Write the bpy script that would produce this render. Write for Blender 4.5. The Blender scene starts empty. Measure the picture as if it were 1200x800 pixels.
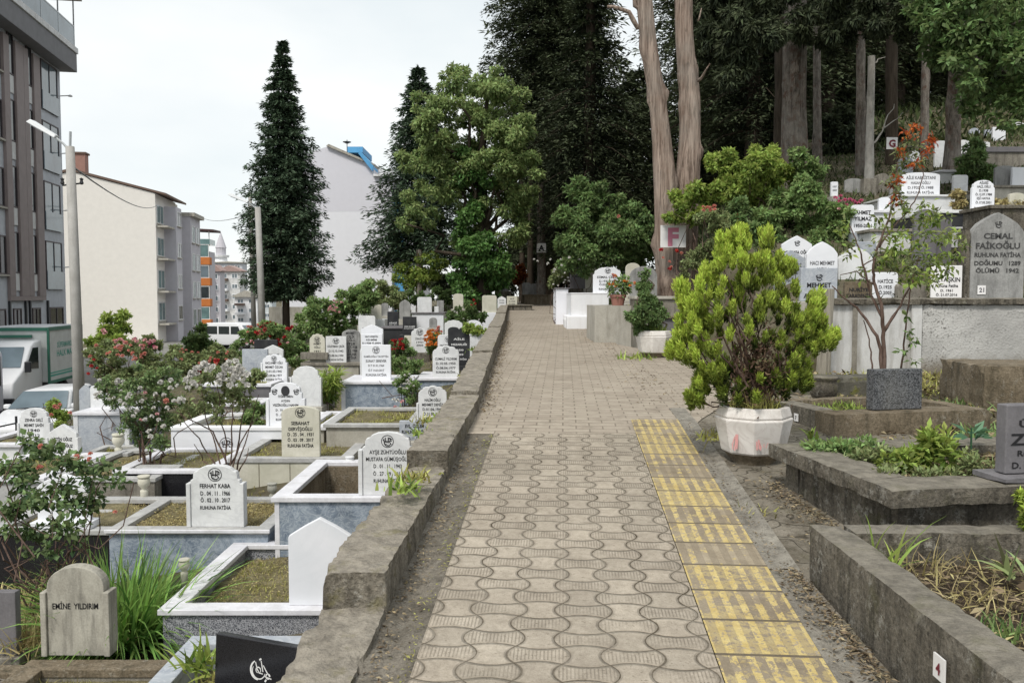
import bpy, bmesh, math, random
import numpy as np
from mathutils import Vector, Matrix, noise

SC = bpy.context.scene
COL = SC.collection
rnd = random.Random(11)
rng = np.random.default_rng(11)
R = math.radians

# ------------------------------------------------------------------ objects
def link(o, parent=None):
    COL.objects.link(o)
    if parent is not None:
        o.parent = parent
    return o

def tag(o, label=None, cat=None, group=None, kind=None):
    if label: o['label'] = label
    if cat: o['category'] = cat
    if group: o['group'] = group
    if kind: o['kind'] = kind
    return o

def thing(name, label, cat, loc=(0, 0, 0), rz=0.0, group=None):
    o = bpy.data.objects.new(name, None)
    o.empty_display_size = 0.1
    link(o)
    o.location = loc
    o.rotation_euler = (0, 0, rz)
    return tag(o, label, cat, group)

def copy_tree(o, parent=None):
    c = o.copy()
    link(c, parent)
    for ch in list(o.children):
        copy_tree(ch, c)
    return c

class MB:
    """collects geometry for ONE mesh object"""
    def __init__(s):
        s.v = []; s.f = []
    def add(s, vs, fs, M=None):
        b = len(s.v)
        for p in vs:
            p = Vector(p)
            s.v.append(tuple(M @ p) if M is not None else tuple(p))
        for f in fs:
            s.f.append(tuple(i + b for i in f))
        return s
    def box(s, x0, x1, y0, y1, z0, z1, M=None):
        return s.add([(x0,y0,z0),(x1,y0,z0),(x1,y1,z0),(x0,y1,z0),(x0,y0,z1),(x1,y0,z1),(x1,y1,z1),(x0,y1,z1)],
                     [(0,3,2,1),(4,5,6,7),(0,1,5,4),(1,2,6,5),(2,3,7,6),(3,0,4,7)], M)
    def hexa(s, pts):           # 4 bottom then 4 top corners
        return s.add(pts, [(0,3,2,1),(4,5,6,7),(0,1,5,4),(1,2,6,5),(2,3,7,6),(3,0,4,7)])
    def prism(s, pts, y0, y1, M=None):       # (x,z) outline pushed from y0 to y1
        n = len(pts)
        vs = [(x, y0, z) for x, z in pts] + [(x, y1, z) for x, z in pts]
        fs = [tuple(range(n)), tuple(range(2*n-1, n-1, -1))]
        fs += [(i, n+i, n+(i+1) % n, (i+1) % n) for i in range(n)]
        return s.add(vs, fs, M)
    def tube(s, path, radii, n=8, cap=True):
        path = [Vector(p) for p in path]
        if not hasattr(radii, '__len__'): radii = [radii]*len(path)
        rings = []
        up = Vector((0.13, 0.27, 1)).normalized()
        for i, p in enumerate(path):
            d = (path[min(i+1, len(path)-1)] - path[max(i-1, 0)])
            if d.length < 1e-9: d = Vector((0, 0, 1))
            d.normalize()
            a = d.cross(up)
            if a.length < 0.05: a = d.cross(Vector((1, 0, 0)))
            a.normalize(); b = d.cross(a)
            rings.append([p + (a*math.cos(t) + b*math.sin(t))*radii[i] for t in [2*math.pi*k/n for k in range(n)]])
        vs = [tuple(q) for r in rings for q in r]
        fs = []
        for i in range(len(path)-1):
            for k in range(n):
                fs.append((i*n+k, i*n+(k+1) % n, (i+1)*n+(k+1) % n, (i+1)*n+k))
        if cap:
            fs.append(tuple(range(n-1, -1, -1))); fs.append(tuple(range((len(path)-1)*n, len(path)*n)))
        return s.add(vs, fs)
    def lathe(s, prof, n=16, c=(0, 0, 0), rot=0.0):
        vs = []; fs = []
        for r, z in prof:
            for k in range(n):
                t = 2*math.pi*k/n + rot
                vs.append((c[0]+r*math.cos(t), c[1]+r*math.sin(t), c[2]+z))
        for i in range(len(prof)-1):
            for k in range(n):
                fs.append((i*n+k, i*n+(k+1) % n, (i+1)*n+(k+1) % n, (i+1)*n+k))
        fs.append(tuple(range(n-1, -1, -1))); fs.append(tuple(range((len(prof)-1)*n, len(prof)*n)))
        return s.add(vs, fs)
    def build(s, name, mat, parent=None, bevel=0.0, smooth=False, loc=None):
        me = bpy.data.meshes.new(name)
        me.from_pydata(s.v, [], s.f)
        bm = bmesh.new(); bm.from_mesh(me)
        bmesh.ops.recalc_face_normals(bm, faces=bm.faces)
        bm.to_mesh(me); bm.free()
        if smooth:
            me.polygons.foreach_set('use_smooth', [True]*len(me.polygons))
        me.materials.append(mat)
        o = bpy.data.objects.new(name, me)
        link(o, parent)
        if loc: o.location = loc
        if bevel:
            m = o.modifiers.new('edge', 'BEVEL'); m.width = bevel; m.segments = 2; m.limit_method = 'ANGLE'; m.angle_limit = R(40)
        return o

# ------------------------------------------------------------------ materials
class Mat:
    def __init__(s, name):
        s.m = bpy.data.materials.new(name); s.m.use_nodes = True
        s.t = s.m.node_tree; s.b = s.t.nodes['Principled BSDF']; s.out = s.t.nodes['Material Output']
    def n(s, typ, ins=None, **props):
        nd = s.t.nodes.new(typ)
        for k, v in props.items(): setattr(nd, k, v)
        for k, v in (ins or {}).items():
            s.set(nd.inputs[k], v)
        return nd
    def set(s, sock, v):
        if isinstance(v, bpy.types.NodeSocket): s.t.links.new(v, sock)
        else:
            if hasattr(sock.default_value, '__len__') and not isinstance(v, str):
                v = tuple(v); L = len(sock.default_value)
                if L == 4 and len(v) == 3: v = v + (1,)
            sock.default_value = v
    def math(s, op, a, b=0.0, c=0.0):
        nd = s.n('ShaderNodeMath', {0: a, 1: b, 2: c}, operation=op); return nd.outputs[0]
    def pos(s): return s.n('ShaderNodeNewGeometry').outputs['Position']
    def objc(s): return s.n('ShaderNodeTexCoord').outputs['Object']
    def mapv(s, v, scale=(1, 1, 1), rot=(0, 0, 0)):
        return s.n('ShaderNodeMapping', {'Vector': v, 'Scale': scale, 'Rotation': rot}).outputs[0]
    def noise(s, v, scale=5, detail=4, rough=0.55, dist=0.0):
        return s.n('ShaderNodeTexNoise', {'Vector': v, 'Scale': scale, 'Detail': detail, 'Roughness': rough, 'Distortion': dist}).outputs[0]
    def ramp(s, f, p0=0.4, p1=0.6, c0=(0, 0, 0), c1=(1, 1, 1)):
        nd = s.n('ShaderNodeValToRGB', {'Fac': f}); e = nd.color_ramp.elements
        e[0].position = p0; e[1].position = p1; e[0].color = tuple(c0)+(1,); e[1].color = tuple(c1)+(1,)
        return nd.outputs[0]
    def mix(s, f, a, b, mode='MIX'):
        nd = s.n('ShaderNodeMix', None, data_type='RGBA', blend_type=mode)
        s.set(nd.inputs[0], f); s.set(nd.inputs[6], a); s.set(nd.inputs[7], b)
        return nd.outputs[2]
    def bump(s, h, strength=0.3, dist=0.01):
        nd = s.n('ShaderNodeBump', {'Height': h, 'Strength': strength, 'Distance': dist}); s.set(s.b.inputs['Normal'], nd.outputs[0]); return nd
    def base(s, c): s.set(s.b.inputs['Base Color'], c); return s
    def rough(s, v): s.set(s.b.inputs['Roughness'], v); return s
    def spec(s, v): s.set(s.b.inputs['Specular IOR Level'], v); return s

MATS = {}
def plain(name, c, rough=0.6, metal=0.0, spec=0.4, var=0.08):
    if name in MATS: return MATS[name]
    m = Mat(name); p = m.pos()
    f = m.ramp(m.noise(p, 3.0, 5), 0.3, 0.7)
    m.base(m.mix(f, tuple(x*(1-var) for x in c), tuple(min(1, x*(1+var)) for x in c)))
    m.rough(rough); m.spec(spec); m.b.inputs['Metallic'].default_value = metal
    MATS[name] = m.m; return m.m

def stone(name, c1, c2, stain=(0.05, 0.05, 0.04), amount=0.5, scale=2.5, rough=0.85, bump=0.35, bd=0.006, fine=60, speck=0.25, spec=0.25, moss=None, moss_amt=0.5, lichen=0.0, topc=None):
    m = Mat(name); p = m.pos()
    n1 = m.ramp(m.noise(p, scale, 6, 0.62), 0.32, 0.68)
    col = m.mix(n1, c1, c2)
    st = m.noise(m.mapv(p, (1, 1, 0.16)), scale*3.2, 6, 0.65)
    col = m.mix(m.math('MULTIPLY', m.ramp(st, 0.48, 0.72), amount), col, stain)
    sp = m.noise(p, fine, 3, 0.7)
    col = m.mix(speck, col, m.ramp(sp, 0.32, 0.68, (0.25, 0.25, 0.25), (1, 1, 1)), 'MULTIPLY')
    if lichen:
        lm = m.math('MULTIPLY', m.ramp(m.noise(p, 15, 9, 0.85), 0.54, 0.585), m.ramp(m.noise(p, 2.6, 4), 0.40, 0.56))
        col = m.mix(m.math('MULTIPLY', lm, lichen), col, (0.42, 0.41, 0.37))
        pit = m.ramp(m.noise(p, 42, 4, 0.75), 0.35, 0.42, (1,1,1), (0,0,0))
        col = m.mix(m.math('MULTIPLY', pit, 0.65), col, stain)
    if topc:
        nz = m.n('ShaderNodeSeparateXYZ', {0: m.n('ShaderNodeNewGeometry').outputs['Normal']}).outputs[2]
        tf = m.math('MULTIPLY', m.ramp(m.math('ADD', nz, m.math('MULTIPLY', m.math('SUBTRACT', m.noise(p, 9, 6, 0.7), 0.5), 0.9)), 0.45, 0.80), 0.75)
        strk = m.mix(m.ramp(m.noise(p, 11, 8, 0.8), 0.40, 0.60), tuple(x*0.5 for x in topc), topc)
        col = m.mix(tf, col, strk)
    if moss:
        mm = m.noise(p, scale*1.7, 7, 0.7)
        col = m.mix(m.math('MULTIPLY', m.ramp(mm, 0.55, 0.68), moss_amt), col, moss)
    m.base(col); m.rough(rough); m.spec(spec)
    h = m.math('ADD', m.noise(p, fine, 5, 0.7), m.math('MULTIPLY', m.noise(p, scale*5, 5, 0.6), 1.5))
    m.bump(h, bump, bd)
    MATS[name] = m.m; return m.m

def marble(name, c1, c2, vein, rough=0.35, scale=2.5, spec=0.4, dirt=0.25, dirtc=(0.33, 0.31, 0.25), vamt=0.6):
    m = Mat(name); p = m.pos()
    n1 = m.noise(p, scale, 7, 0.6, 1.6)
    col = m.mix(m.ramp(n1, 0.35, 0.65), c1, c2)
    v = m.noise(m.mapv(p, (1, 1, 1.3), (0.4, 0.3, 0.7)), scale*1.4, 8, 0.6, 2.5)
    vv = m.math('ABSOLUTE', m.math('SUBTRACT', v, 0.5))
    col = m.mix(m.math('MULTIPLY', m.ramp(vv, 0.0, 0.05, (1, 1, 1), (0, 0, 0)), vamt), col, vein)
    st = m.noise(m.mapv(p, (1, 1, 0.2)), 5, 6, 0.65)
    col = m.mix(m.math('MULTIPLY', m.ramp(st, 0.5, 0.75), dirt), col, dirtc)
    m.base(col); m.rough(rough); m.spec(spec)
    m.bump(m.noise(p, 40, 3), 0.05, 0.003)
    MATS[name] = m.m; return m.m

def granite(name, c1, c2, scale=160, rough=0.4, spec=0.4, dirt=0.15):
    m = Mat(name); p = m.pos()
    vor = m.n('ShaderNodeTexVoronoi', {'Vector': p, 'Scale': scale}).outputs['Color']
    f = m.ramp(vor, 0.2, 0.75)
    col = m.mix(f, c1, c2)
    col = m.mix(m.math('MULTIPLY', m.ramp(m.noise(m.mapv(p, (1, 1, 0.3)), 4, 6, 0.6), 0.5, 0.75), dirt), col, (0.3, 0.29, 0.25))
    m.base(col); m.rough(rough); m.spec(spec)
    MATS[name] = m.m; return m.m

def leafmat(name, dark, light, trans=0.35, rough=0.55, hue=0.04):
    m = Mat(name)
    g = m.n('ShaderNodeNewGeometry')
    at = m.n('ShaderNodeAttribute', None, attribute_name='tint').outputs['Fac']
    col = m.mix(at, dark, light)  # crown leaves: shade painted in as dark inside, outer new growth light
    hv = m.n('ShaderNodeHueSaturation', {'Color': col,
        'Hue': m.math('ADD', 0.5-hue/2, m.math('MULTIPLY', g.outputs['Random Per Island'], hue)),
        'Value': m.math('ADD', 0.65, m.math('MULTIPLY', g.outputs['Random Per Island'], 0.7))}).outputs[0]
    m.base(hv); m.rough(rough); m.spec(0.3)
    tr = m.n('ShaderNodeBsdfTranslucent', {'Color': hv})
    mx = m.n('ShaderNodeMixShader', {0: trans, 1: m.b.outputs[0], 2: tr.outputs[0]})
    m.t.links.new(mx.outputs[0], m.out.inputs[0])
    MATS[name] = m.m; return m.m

def bark(name, c1, c2, vs=0.12, scale=9, bump=0.8, bd=0.03, patch=None, spots=False):
    m = Mat(name); p = m.pos()
    n1 = m.noise(m.mapv(p, (1, 1, vs)), scale, 8, 0.68, 0.3)
    col = m.mix(m.ramp(n1, 0.35, 0.65), c1, c2)
    if patch:
        col = m.mix(m.ramp(m.noise(p, 5, 6, 0.7), 0.52, 0.62), col, patch)
    if spots:
        vo = m.n('ShaderNodeTexVoronoi', {'Vector': m.mapv(p, (1, 1, 0.6)), 'Scale': 3.2}).outputs[0]
        sm = m.math('MULTIPLY', m.ramp(vo, 0.10, 0.17, (1,1,1), (0,0,0)), m.ramp(m.noise(p, 2.0, 3), 0.45, 0.55))
        col = m.mix(m.math('MULTIPLY', sm, 0.8), col, tuple(x*0.3 for x in c1))
        col = m.mix(m.math('MULTIPLY', m.ramp(m.noise(m.mapv(p, (1, 1, 0.05)), 26, 4, 0.6), 0.56, 0.62), 0.6), col, tuple(x*0.45 for x in c1))
        col = m.mix(m.math('MULTIPLY', m.ramp(m.noise(p, 1.3, 5, 0.65), 0.45, 0.65), 0.35), col, (0.30, 0.29, 0.26))
    m.base(col); m.rough(0.9); m.spec(0.1)
    m.bump(m.math('ADD', n1, m.math('MULTIPLY', m.noise(m.mapv(p, (1, 1, 0.15)), scale*3, 4), 0.5)), bump, bd)
    MATS[name] = m.m; return m.m

# ------------------------------------------------------------------ numpy meshes
def np_mesh(name, V, F4, mat, parent=None, tint=None, smooth=False):
    V = np.asarray(V, dtype=np.float32).reshape(-1, 3); F4 = np.asarray(F4, dtype=np.int32).reshape(-1, 4)
    me = bpy.data.meshes.new(name)
    me.vertices.add(len(V)); me.vertices.foreach_set('co', V.ravel())
    nf = len(F4)
    me.loops.add(nf*4); me.loops.foreach_set('vertex_index', F4.ravel())
    me.polygons.add(nf); me.polygons.foreach_set('loop_start', np.arange(0, nf*4, 4, dtype=np.int32))
    me.update(calc_edges=True)
    if tint is not None:
        a = me.attributes.new('tint', 'FLOAT', 'FACE'); a.data.foreach_set('value', np.asarray(tint, dtype=np.float32))
    if smooth: me.polygons.foreach_set('use_smooth', np.ones(nf, dtype=bool))
    me.materials.append(mat)
    o = bpy.data.objects.new(name, me); link(o, parent)
    return o

def unit(a):
    return a/np.maximum(np.linalg.norm(a, axis=-1, keepdims=True), 1e-9)

def rdir(n):
    return unit(rng.normal(size=(n, 3)))

def leaf_quads(P, D, N, L, W, fold=0.15):
    """kite shaped leaves: base P, direction D, rough normal N"""
    D = unit(D); S = unit(np.cross(D, N)); Nn = np.cross(S, D)
    L = np.broadcast_to(np.asarray(L, float).reshape(-1, 1), (len(P), 1)); W = np.broadcast_to(np.asarray(W, float).reshape(-1, 1), (len(P), 1))
    a = P; b = P + D*L*0.45 + S*W*0.5 + Nn*L*fold; c = P + D*L; d = P + D*L*0.45 - S*W*0.5 + Nn*L*fold
    V = np.stack([a, b, c, d], 1)
    return V

def leaves_obj(name, Vs, tint, mat, parent):
    V = Vs.reshape(-1, 3); F = np.arange(len(V)).reshape(-1, 4)
    return np_mesh(name, V, F, mat, parent, tint)

def blades_obj(name, P, D, L, W, droop, mat, parent, segs=3, tint=None):
    """grass like strips; P base, D start direction"""
    n = len(P); D = unit(D)
    S = unit(np.cross(D, np.tile([0, 0, 1.0], (n, 1)) + rng.normal(size=(n, 3))*0.3))
    L = np.broadcast_to(np.asarray(L, float), (n,)); W = np.broadcast_to(np.asarray(W, float), (n,))
    rows = []; p = P.copy(); d = D.copy()
    for k in range(segs+1):
        t = k/segs; w = W*(1-t**1.6)*0.5 + 0.0004
        rows.append(np.stack([p + S*w[:, None], p - S*w[:, None]], 1))
        p = p + d*(L/segs)[:, None]
        d = unit(d + np.array([0, 0, -1.0])*np.asarray(droop).reshape(-1, 1)/segs)
    V = np.stack(rows, 1)      # n, segs+1, 2, 3
    idx = np.arange(n*(segs+1)*2).reshape(n, segs+1, 2)
    F = np.stack([idx[:, :-1, 0], idx[:, :-1, 1], idx[:, 1:, 1], idx[:, 1:, 0]], -1).reshape(-1, 4)
    tt = rng.random(n) if tint is None else tint
    tf = np.repeat(tt, segs)
    return np_mesh(name, V.reshape(-1, 3), F, mat, parent, tf)

# ------------------------------------------------------------------ the view
CAMZ = 1.5; FPX = 1000.0; PIT = math.atan(53/1000)
cp, sp = math.cos(PIT), math.sin(PIT)
def ray(u, v):
    x = (u-600)/FPX; y = (400-v)/FPX
    return Vector((x, cp + y*sp, -sp + y*cp))
def P(u, v, Y):
    d = ray(u, v); t = Y/d.y
    return Vector((d.x*t, Y, CAMZ + d.z*t))
def PZ(u, v, z):
    d = ray(u, v); t = (z-CAMZ)/d.z
    return Vector((d.x*t, d.y*t, z))
cam = bpy.data.cameras.new('camera'); cam.sensor_width = 36; cam.lens = 30; cam.clip_end = 3000; cam.clip_start = 0.05
co = bpy.data.objects.new('camera', cam); link(co); co.location = (0, 0, CAMZ); co.rotation_euler = (math.pi/2 - PIT, 0, 0)
SC.camera = co

# ------------------------------------------------------------------ terrain functions
def G(Y):
    if Y < 6.85: return 0.0755*Y
    return 0.517 + 0.022*(min(Y, 40)-6.85)
_wi = ([-5, 0, 7.1, 10.7, 18.5, 28, 40, 60], [-0.97, -0.69, -0.29, -0.257, -0.166, -0.14, -0.1, 0.0])
def WI(Y): return float(np.interp(Y, *_wi))
STREET = -2.45
def T(X, Y):
    Yc = min(Y, 45)
    z = -1.7 + 0.10*Yc if Yc < 12 else -0.5 + 0.06*(Yc-12)
    z -= 0.17*max(0.0, -X-1.2)
    return max(z, STREET+0.25)
def sstep(a, b, x):
    t = min(1, max(0, (x-a)/(b-a))); return t*t*(3-2*t)
def HR(X, Y):
    g = G(Y)
    if Y < 10.42: return g
    h = 1.36 + 0.29*(min(Y, 34)-10.42) + 0.10*max(0, min(X, 40)-8)
    if Y > 34: h += 0.12*(min(Y, 90)-34)
    lo = 2.6 + 0.05*max(0, Y-14); hi = 4.0 + 0.42*max(0, Y-14.5)
    return g + (h-g)*sstep(lo, hi, X)
# ------------------------------------------------------------------ material set
WHITE = marble('white_marble', (0.62,0.63,0.64), (0.74,0.75,0.76), (0.42,0.43,0.45), 0.45, 1.6, dirt=0.22, vamt=0.25)
WHITE2 = marble('clean_white_marble', (0.72,0.74,0.78), (0.79,0.80,0.84), (0.6,0.62,0.66), 0.4, 1.2, dirt=0.06, vamt=0.12)
CREAM = marble('cream_marble', (0.50,0.49,0.40), (0.62,0.60,0.52), (0.40,0.38,0.30), 0.6, 1.6, dirt=0.35, vamt=0.2)
BLUEM = marble('blue_grey_marble', (0.13,0.17,0.23), (0.30,0.35,0.42), (0.50,0.55,0.60), 0.35, 5.5, dirt=0.12, vamt=0.55)
GREYM = marble('grey_marble', (0.30,0.33,0.38), (0.42,0.45,0.49), (0.52,0.54,0.57), 0.45, 4, dirt=0.15)
COPE = marble('white_coping_marble', (0.62,0.62,0.66), (0.74,0.74,0.78), (0.45,0.45,0.48), 0.5, 3, dirt=0.30, vamt=0.25)
COPEG = marble('grey_coping_stone', (0.36,0.36,0.36), (0.48,0.48,0.47), (0.3,0.3,0.3), 0.6, 3, dirt=0.35)
BLACK = granite('black_granite', (0.008,0.008,0.010), (0.022,0.022,0.026), 300, 0.18, 0.5, 0.02)
BLACKD = stone('dark_basalt', (0.020,0.021,0.025), (0.045,0.046,0.050), (0.10,0.10,0.09), 0.25, 3, 0.5, 0.1)
TERR = granite('grey_terrazzo', (0.035,0.04,0.055), (0.42,0.43,0.46), 170, 0.5, 0.4, 0.12)
GRAN = granite('dark_granite', (0.022,0.024,0.027), (0.15,0.155,0.165), 120, 0.55, 0.3, 0.25)
SLATE = stone('grey_slab_stone', (0.15,0.145,0.155), (0.215,0.205,0.215), (0.08,0.075,0.075), 0.5, 3, 0.6, 0.12)
CONC = stone('old_concrete', (0.22,0.20,0.17), (0.36,0.335,0.285), (0.07,0.064,0.052), 0.7, 5.0, 0.92, 0.6, 0.006, 130, 0.5, lichen=0.3)
CONCD = stone('dark_weathered_concrete', (0.125,0.11,0.088), (0.245,0.22,0.178), (0.022,0.021,0.017), 0.95, 3.6, 0.92, 1.0, 0.010, 58, 0.7, moss=(0.10,0.10,0.035), moss_amt=0.3, lichen=0.55, topc=(0.285,0.26,0.215))
CONCB = stone('brown_concrete', (0.17,0.135,0.09), (0.28,0.23,0.165), (0.055,0.048,0.03), 0.85, 3.5, 0.92, 0.8, 0.008, 60, 0.6, lichen=0.3)
CONCL = stone('pale_concrete', (0.38,0.36,0.31), (0.52,0.50,0.45), (0.17,0.16,0.13), 0.55, 2.2, 0.9, 0.3, 0.006, 60, 0.25)
GRAYST = stone('lichen_grey_stone', (0.25,0.25,0.245), (0.42,0.42,0.41), (0.09,0.09,0.085), 0.65, 3.5, 0.85, 0.3, 0.005, 70, 0.35)
WHITEP = stone('weathered_white_paint', (0.60,0.60,0.60), (0.72,0.73,0.74), (0.27,0.25,0.22), 0.45, 2.5, 0.7, 0.15, 0.004, 50, 0.1)
WALLW = stone('stained_white_wall', (0.50,0.50,0.495), (0.64,0.64,0.635), (0.22,0.20,0.17), 0.75, 2.2, 0.8, 0.2, 0.004, 50, 0.15)
WHITEL = stone('lime_white_paint', (0.74,0.75,0.78), (0.82,0.83,0.85), (0.5,0.48,0.44), 0.25, 2.0, 0.7, 0.1, 0.004, 50, 0.05)
GUTT = stone('gutter_cement', (0.14,0.125,0.10), (0.29,0.26,0.215), (0.06,0.052,0.04), 0.6, 6, 0.92, 0.7, 0.006, 120, 0.55, lichen=0.3)
WALLST = stone('rough_wall_mortar', (0.15,0.13,0.10), (0.36,0.325,0.265), (0.045,0.038,0.026), 0.85, 4.5, 0.95, 1.0, 0.014, 52, 0.75, moss=(0.16,0.145,0.05), moss_amt=0.5, lichen=0.45, topc=(0.40,0.36,0.30))
INK = plain('black_lettering', (0.012,0.012,0.014), 0.5)
INKG = plain('grey_lettering', (0.10,0.10,0.11), 0.5)
INKW = plain('white_lettering', (0.72,0.72,0.72), 0.5)
INKR = plain('maroon_lettering', (0.16,0.012,0.03), 0.5)
INKP = plain('pink_lettering', (0.55,0.20,0.28), 0.5)
SIGNW = plain('white_sign_plate', (0.78,0.77,0.77), 0.4)
STEELD = plain('dark_painted_steel', (0.03,0.032,0.036), 0.45, 0.3)
STEELG = plain('galvanised_steel', (0.42,0.44,0.45), 0.4, 0.6)
POLEC = stone('pole_concrete', (0.36,0.35,0.33), (0.47,0.46,0.44), (0.24,0.23,0.21), 0.4, 2.5, 0.85, 0.15)

L_THUJA = leafmat('thuja_fronds', (0.035,0.055,0.012), (0.50,0.62,0.10), 0.3, 0.6, 0.03)
L_DARK = leafmat('dark_conifer_needles', (0.013,0.022,0.013), (0.085,0.105,0.05), 0.12, 0.75, 0.03)
L_SPRUCE = leafmat('spruce_needles', (0.022,0.048,0.028), (0.105,0.155,0.09), 0.12, 0.7, 0.03)
L_MID = leafmat('broad_leaves', (0.055,0.092,0.028), (0.35,0.49,0.18), 0.4, 0.55, 0.05)
L_CROWN = leafmat('pale_crown_leaves', (0.055,0.095,0.028), (0.43,0.54,0.21), 0.42, 0.55, 0.05)
L_IVY = leafmat('ivy_leaves', (0.022,0.066,0.016), (0.15,0.28,0.075), 0.3, 0.5, 0.03)
L_BUSH = leafmat('bush_leaves', (0.045,0.072,0.026), (0.23,0.34,0.12), 0.35, 0.55, 0.05)
L_ROSE = leafmat('rose_leaves', (0.045,0.085,0.035), (0.30,0.40,0.16), 0.35, 0.5, 0.05)
L_OLIVE = leafmat('olive_leaves', (0.08,0.088,0.038), (0.35,0.42,0.18), 0.35, 0.6, 0.06)
L_BRIGHT = leafmat('bright_green_leaves', (0.07,0.13,0.02), (0.50,0.61,0.15), 0.45, 0.55, 0.04)
L_LILY = leafmat('lily_blades', (0.07,0.17,0.035), (0.38,0.58,0.15), 0.35, 0.45, 0.03)
L_RED = leafmat('copper_leaves', (0.10,0.03,0.012), (0.33,0.10,0.03), 0.4, 0.55, 0.04)
L_ORANGE = leafmat('young_orange_leaves', (0.35,0.06,0.015), (0.62,0.17,0.05), 0.45, 0.5, 0.03)
L_DRY = leafmat('dry_grass', (0.24,0.19,0.08), (0.56,0.48,0.24), 0.25, 0.8, 0.03)
L_TURF = leafmat('turf_grass', (0.17,0.165,0.04), (0.52,0.49,0.17), 0.3, 0.7, 0.05)
L_LITTER = leafmat('dry_litter', (0.07,0.05,0.03), (0.38,0.30,0.19), 0.1, 0.9, 0.03)
F_WHITE = leafmat('white_petals', (0.62,0.60,0.56), (0.80,0.79,0.76), 0.3, 0.6, 0.01)
F_PINK = leafmat('pink_petals', (0.60,0.28,0.30), (0.80,0.52,0.52), 0.3, 0.6, 0.02)
F_RED = leafmat('red_petals', (0.32,0.012,0.02), (0.56,0.05,0.05), 0.3, 0.6, 0.02)
F_CORAL = leafmat('coral_petals', (0.60,0.20,0.15), (0.78,0.40,0.33), 0.3, 0.6, 0.02)
F_ORANGE = leafmat('orange_petals', (0.62,0.17,0.03), (0.78,0.33,0.08), 0.3, 0.6, 0.02)
F_MAG = leafmat('magenta_petals', (0.50,0.07,0.17), (0.70,0.20,0.34), 0.3, 0.6, 0.02)
B_PALE = bark('pale_red_bark', (0.15,0.105,0.082), (0.42,0.335,0.28), 0.06, 14, 1.0, 0.05, None, True)
B_GREY = bark('grey_bark', (0.10,0.085,0.072), (0.30,0.265,0.23), 0.35, 14, 1.0, 0.05, (0.14,0.09,0.07), True)
B_DARK = bark('dark_bark', (0.030,0.024,0.018), (0.085,0.068,0.052), 0.15, 9, 0.8, 0.03)
B_BIRCH = bark('pale_bark', (0.30,0.285,0.26), (0.56,0.54,0.50), 0.6, 6, 0.4, 0.02)
B_TWIG = bark('twig_bark', (0.07,0.045,0.035), (0.17,0.12,0.10), 0.4, 20, 0.3, 0.004)
SOIL = stone('grave_soil', (0.15,0.13,0.07), (0.30,0.26,0.15), (0.03,0.025,0.015), 0.4, 5, 0.95, 0.9, 0.02, 40, 0.5, moss=(0.11,0.12,0.035), moss_amt=0.6)
SOILD = stone('dark_soil', (0.05,0.036,0.024), (0.12,0.09,0.06), (0.025,0.02,0.014), 0.5, 5, 0.95, 1.0, 0.02, 40, 0.5)

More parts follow.
